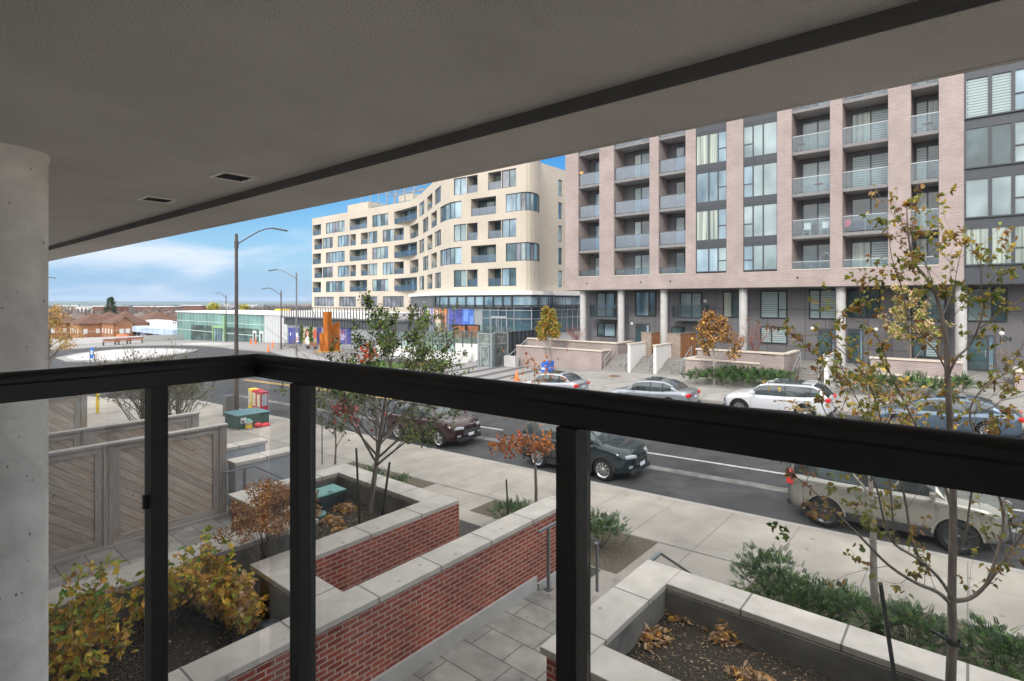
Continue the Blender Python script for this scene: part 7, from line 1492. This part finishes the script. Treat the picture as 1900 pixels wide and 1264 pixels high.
# bus stop sign
q = at(167, 690, 68); t = thing('bus_stop_sign', 'tall narrow blue and white bus stop sign by the loop', 'sign', q); b = MB(); b.tube([(q.x, q.y, q.z - .5), (q.x, q.y, at(167, 646, 68).z)], .05, 8); b.build('pole', M['polegrey'], t)
z0, z1 = at(170, 665, 68).z, at(170, 645, 68).z; q = at(170.5, 650, 68); u = Vector((CT, ST, 0)); vn = Vector((ST, -CT, 0))
def plate(parent, c, hw_, z0, z1, m, off, nm): b = MB(); b.obox((c.x + vn.x * off, c.y + vn.y * off, (z0 + z1) / 2), u * hw_, vn * .015, (0, 0, (z1 - z0) / 2)); return b.build(nm, m, parent)
pl_ = plate(t, q, .19, z0, z1, M['blue'], 0, 'plate'); plate(pl_, q, .13, z0 + .45, z1 - .35, mat('pale_blue_print', (.45, .58, .72), .5), .03, 'timetable')
# ------------------------------------------------------------------ street furniture on the left pavement
def bx(parent, nm, m, c, hx, hy, z0, z1, bev=.01, rot=0): 
    b = MB(); ax = Vector((math.cos(rot), math.sin(rot), 0)); ay = Vector((-math.sin(rot), math.cos(rot), 0)); b.obox((c[0], c[1], (z0 + z1) / 2), ax * hx, ay * hy, (0, 0, (z1 - z0) / 2)); return b.build(nm, m, parent, bevel=bev)
zg = gy(-28.5, 13); t = thing('transformer_box', 'dark green transformer cabinet on the pavement below the tall lamp', 'utility box', (-28.6, 12.9, zg), None)
bx(t, 'cabinet', M['greenbox'], (-28.7, 13.0), .75, .80, zg, zg + .66, .02); bx(t, 'lid', mat('green_steel_lid', (.07, .17, .17), .35), (-28.7, 13.0), .8, .85, zg + .661, zg + .73, .03)
for x, y in ((-27.945, 12.5),): 
    b = MB(); b.box(x - .001, x + .004, y - .16, y + .12, zg + .30, zg + .58); b.build('warning_label', M['white'], t); b = MB(); b.box(x + .004, x + .007, y - .12, y + .02, zg + .33, zg + .46); b.build('warning_label', M['polegrey'], t)
t = thing('bucket', 'white plastic bucket with a yellow label beside the green cabinet', 'bucket', (-27.65, 12.6, zg)); b = MB(); b.lathe([(0, 0), (.14, 0), (.17, .40), (.18, .40), (.18, .43), (.15, .43), (.14, .38), (0, .38)], (-27.65, 12.6, zg), n=18); b.build('pail', M['white'], t); b = MB(); b.lathe([(.152, .10), (.166, .28)], (-27.65, 12.6, zg), n=18); b.build('paper_label', M['yellow'], t)
b = MB(); b.lathe([(0, .40), (.13, .40), (.12, .50), (.05, .55), (0, .53)], (-27.65, 12.6, zg), n=9); b.build('contents', mat('green_cloth', (.20, .50, .42), .8), t)
r = random.Random(4); b = MB(); vs = []
def lump(label, c, R, m, seed, name='plastic_bag'):
    r = random.Random(seed); b = MB(); n, k = 14, 8; vs = []
    for i in range(k + 1):
        for j in range(n):
            a = 2 * math.pi * j / n; e = math.pi * i / k - math.pi / 2; v = Vector((math.cos(a) * math.cos(e), math.sin(a) * math.cos(e), math.sin(e))); s = 1 + .35 * noise.noise(v * 2.3 + Vector((seed, 0, 0))) + .2 * noise.noise(v * 6); vs.append((c[0] + v.x * R[0] * s, c[1] + v.y * R[1] * s, c[2] + max(-.9, v.z) * R[2] * s))
    b.add(vs, [(i * n + j, i * n + (j + 1) % n, (i + 1) * n + (j + 1) % n, (i + 1) * n + j) for i in range(k) for j in range(n)], 0, False); tag(b.build(name, m, org=c), label, 'bag')
redp = mat('red_film', (.62, .05, .07), .35, var=.4, scale=8)
lump('crumpled red plastic bag right beside the white bucket', (-27.7, 13.1, zg + .13), (.17, .2, .15), redp, 3); lump('flat red plastic bag farther from the white bucket', (-27.75, 13.5, zg + .09), (.2, .25, .10), redp, 8)
z = gy(-32.6, 13.7); t = thing('litter_bin', 'slim grey square bin left of the tall lamp post', 'bin', (-32.6, 13.7, z)); bx(t, 'body', M['polegrey'], (-32.6, 13.7), .24, .22, z, z + 1.12, .02); bx(t, 'lid', M['darkgrey'], (-32.6, 13.7), .25, .23, z + 1.121, z + 1.16)
z = gy(-31.9, 15.0) - .0
def newsbox(label, c, m, h=1.35):
    t = thing('newspaper_box', label, 'newspaper box', (c[0], c[1], z), 'newspaper boxes on the street corner'); bx(t, 'cabinet', m, c, .24, .22, z + .0, z + h, .03); b = MB(); b.box(c[0] + .245, c[0] + .255, c[1] - .16, c[1] + .16, z + .55, z + h - .12); b.build('window', M['lamp_clear'], t)
    b = MB(); b.box(c[0] - .18, c[0] + .18, c[1] - .235, c[1] - .222, z + .5, z + h - .15); b.build('window', mat('newsprint' + label[:4], (.55, .5, .4), .6, var=.4, scale=9), t)
newsbox('yellow newspaper box at the left of the corner pair', (-32.3, 15.0), M['yellow'], 1.42); newsbox('white fronted red newspaper box in the middle of the corner row', (-31.75, 15.0), M['red'], 1.4); newsbox('dark red newspaper box at the right of the corner row', (-31.2, 15.0), mat('dark_red_paint', (.33, .025, .04), .5), 1.36)
q = at(181, 735, 33.5); b = MB(); zb_ = gy(-41, 9.5); b.tube([(q.x, q.y, zb_), (q.x, q.y, q.z + .15), (q.x, q.y, q.z + .2)], [.09, .09, .05], 12); tag(b.build('bollard', M['yellow'], org=(q.x, q.y, zb_)), 'yellow steel bollard on the pavement behind the farthest fence', 'bollard')
# irrigation boxes in the planter
c_ = (-9.75, 5.95); t = thing('valve_box', 'large teal plastic valve box with a ribbed body in the brick planter', 'utility box', (*c_, 1.95))
bx(t, 'body', mat('dark_ribbed_plastic', (.03, .05, .055), .6), c_, .22, .30, 1.9, 2.22, .05); bx(t, 'lid', M['lidgreen'], c_, .24, .32, 2.221, 2.27, .03); b = MB(); b.box(c_[0] + .14, c_[0] + .19, c_[1] - .05, c_[1] + .03, 2.271, 2.276); b.build('latch', M['dark'], t)
c_ = (-9.2, 5.45); b = MB(); b.lathe([(.11, 1.9), (.13, 2.06), (.15, 2.065), (.15, 2.09), (0, 2.10)], (*c_, 0), n=22); tag(b.build('valve_cover', M['lidgreen'], org=(*c_, 1.95)), 'small round teal valve lid in front of the larger valve box', 'utility box')
b = MB(); c_ = (-6.55, 3.22); b.lathe([(0, 1.9), (.12, 1.9), (.13, 2.06), (.10, 2.08), (0, 2.08)], (*c_, 0), n=20); tag(b.build('valve_cover', mat('dark_teal_plastic', (.008, .025, .03), .4), org=(*c_, 1.92)), 'dark pot in the shade of the left planter corner', 'utility box')
b = MB(); b.box(-5.5, -5.46, 8.0, 8.14, 1.45, 1.7); tag(b.build('wall_light', M['alum2'], org=(-5.5, 8.05, 1.5)), 'small grey step light on the brick wall beside the handrail', 'light')
# plaza things
def cone(label, px, py, d, h=.75):
    q = at(px, py, d); z = gy(q.x, q.y); t = thing('traffic_cone', label, 'cone', (q.x, q.y, z), 'orange traffic cones'); b = MB(); b.lathe([(.17, .03), (.035, h), (0, h)], (q.x, q.y, z), n=12); b.build('body', M['orange'], t); b = MB(); b.box(q.x - .2, q.x + .2, q.y - .2, q.y + .2, z, z + .03); b.build('base', M['orange'], t); b = MB(); b.lathe([(.115, h * .42), (.085, h * .62)], (q.x, q.y, z), n=12); b.build('reflective_band', M['white'], t)
cone('front orange cone by the kerb left of the second lamp', 498, 653, 78.3, 1.2); cone('rear orange cone farther back toward the terminal', 506, 646, 86.3, 1.2); cone('orange cone near the terminal side doors', 474.5, 633, 100, 1.3); cone('orange cone at the plaza edge left of the pale sedan', 959, 706, 39.9, .8); cone('left one of the cones by the terminal doors', 466, 633, 101, 1.2)
q = at(578, 648, 80); t = thing('bench', 'wooden plaza bench in front of the portrait poster', 'bench', (q.x, q.y, gy(q.x, q.y))); z = gy(q.x, q.y); b = MB()
for k in range(4): b.box(q.x - 1.1, q.x + 1.1, q.y - .25 + k * .14, q.y - .14 + k * .14, z + .42, z + .46)
b.box(q.x - 1.1, q.x + 1.1, q.y + .3, q.y + .34, z + .55, z + .95); b.build('seat', bpy.data.materials['bench_wood'], t); b = MB()
for s in (-1, 1): b.box(q.x + s * 1.0 - .04, q.x + s * 1.0 + .04, q.y - .25, q.y + .3, z, z + .42); b.box(q.x + s - .04, q.x + s + .04, q.y + .28, q.y + .34, z, z + .9)
b.build('leg', M['darkgrey'], t)
for i, px in enumerate((617, 629)):
    q = at(px, 671, 58); z = gy(q.x, q.y); b = MB(); pts = [Vector((q.x, q.y, z))] + [Vector((q.x + .22 * math.cos(math.radians(a)) * CT - .0, q.y + .22 * math.cos(math.radians(a)) * ST, z + .75 + .22 * math.sin(math.radians(a)))) for a in range(180, -1, -20)] + [Vector((q.x + .22 * CT, q.y + .22 * ST, z))]
    pts[0] = Vector((q.x - .22 * CT, q.y - .22 * ST, z)); b.tube(pts, .035, 8); tag(b.build('bike_rack', M['polegrey'], org=(q.x, q.y, z)), ['left hoop bicycle rack just above the handrail', 'right hoop bicycle rack just above the handrail'][i], 'bike rack', 'hoop bicycle racks')
for i, (px, dd_) in enumerate(((1012, 0), (1020, .3))):
    q = at(px, 688, 43.9 + dd_); z = gy(q.x, q.y); t = thing('recycling_bin', ['left bright blue recycling bin under the golden tree', 'right bright blue recycling bin partly behind the golden tree trunk'][i], 'bin', (q.x, q.y, z), 'blue recycling bins'); bx(t, 'body', M['blue'], (q.x, q.y), .24, .27, z, z + .7 + i * .08, .03); bx(t, 'lid', M['blue'], (q.x, q.y), .26, .29, z + .701 + i * .08, z + .74 + i * .08, .02); b = MB(); b.box(q.x - .18, q.x + .18, q.y - .285, q.y - .272, z + .2, z + .35); b.build('label', M['white'], t)
q = at(851, 693, 45.5); 
t = thing('timber_support', 'pale wooden stake frame round the lawn sapling', 'stake', at(774, 676, 53.5)); b = MB(); q = at(774, 676, 53.5)
for s in (-.5, .5): b.bar((q.x + s * CT, q.y + s * ST, q.z), (q.x + s * CT * .8, q.y + s * ST * .8, q.z + 1.4), .06, .06)
b.bar((q.x - .45 * CT, q.y - .45 * ST, q.z + 1.35), (q.x + .45 * CT, q.y + .45 * ST, q.z + 1.35), .06, .06); b.build('frame', mat('pale_timber', (.45, .38, .28), .8), t)
b = MB(); b.lathe([(0, .05), (.9, .04), (1.0, 0)], (q.x, q.y, q.z + .02), n=16); tag(b.build('mulch_ring', mat('rust_mulch', (.30, .13, .06), .95, var=.3, scale=8), org=q), 'rusty brown mulch ring at the foot of the lawn sapling', 'mulch')

# ------------------------------------------------------------------ thin autumn haze over the distance
hz = bpy.data.materials.new('haze_volume'); hz.use_nodes = True; nt = hz.node_tree; nt.nodes.remove(nt.nodes['Principled BSDF']); v = sh(nt, 'ShaderNodeVolumePrincipled', Density=HAZE); v.inputs['Color'].default_value = (.80, .88, 1, 1); nt.links.new(v.outputs[0], nt.nodes['Material Output'].inputs['Volume'])
b = MB(); b.box(-4600, 90, -300, 3200, -19, 32); tag(b.build('haze', hz), kind='stuff')
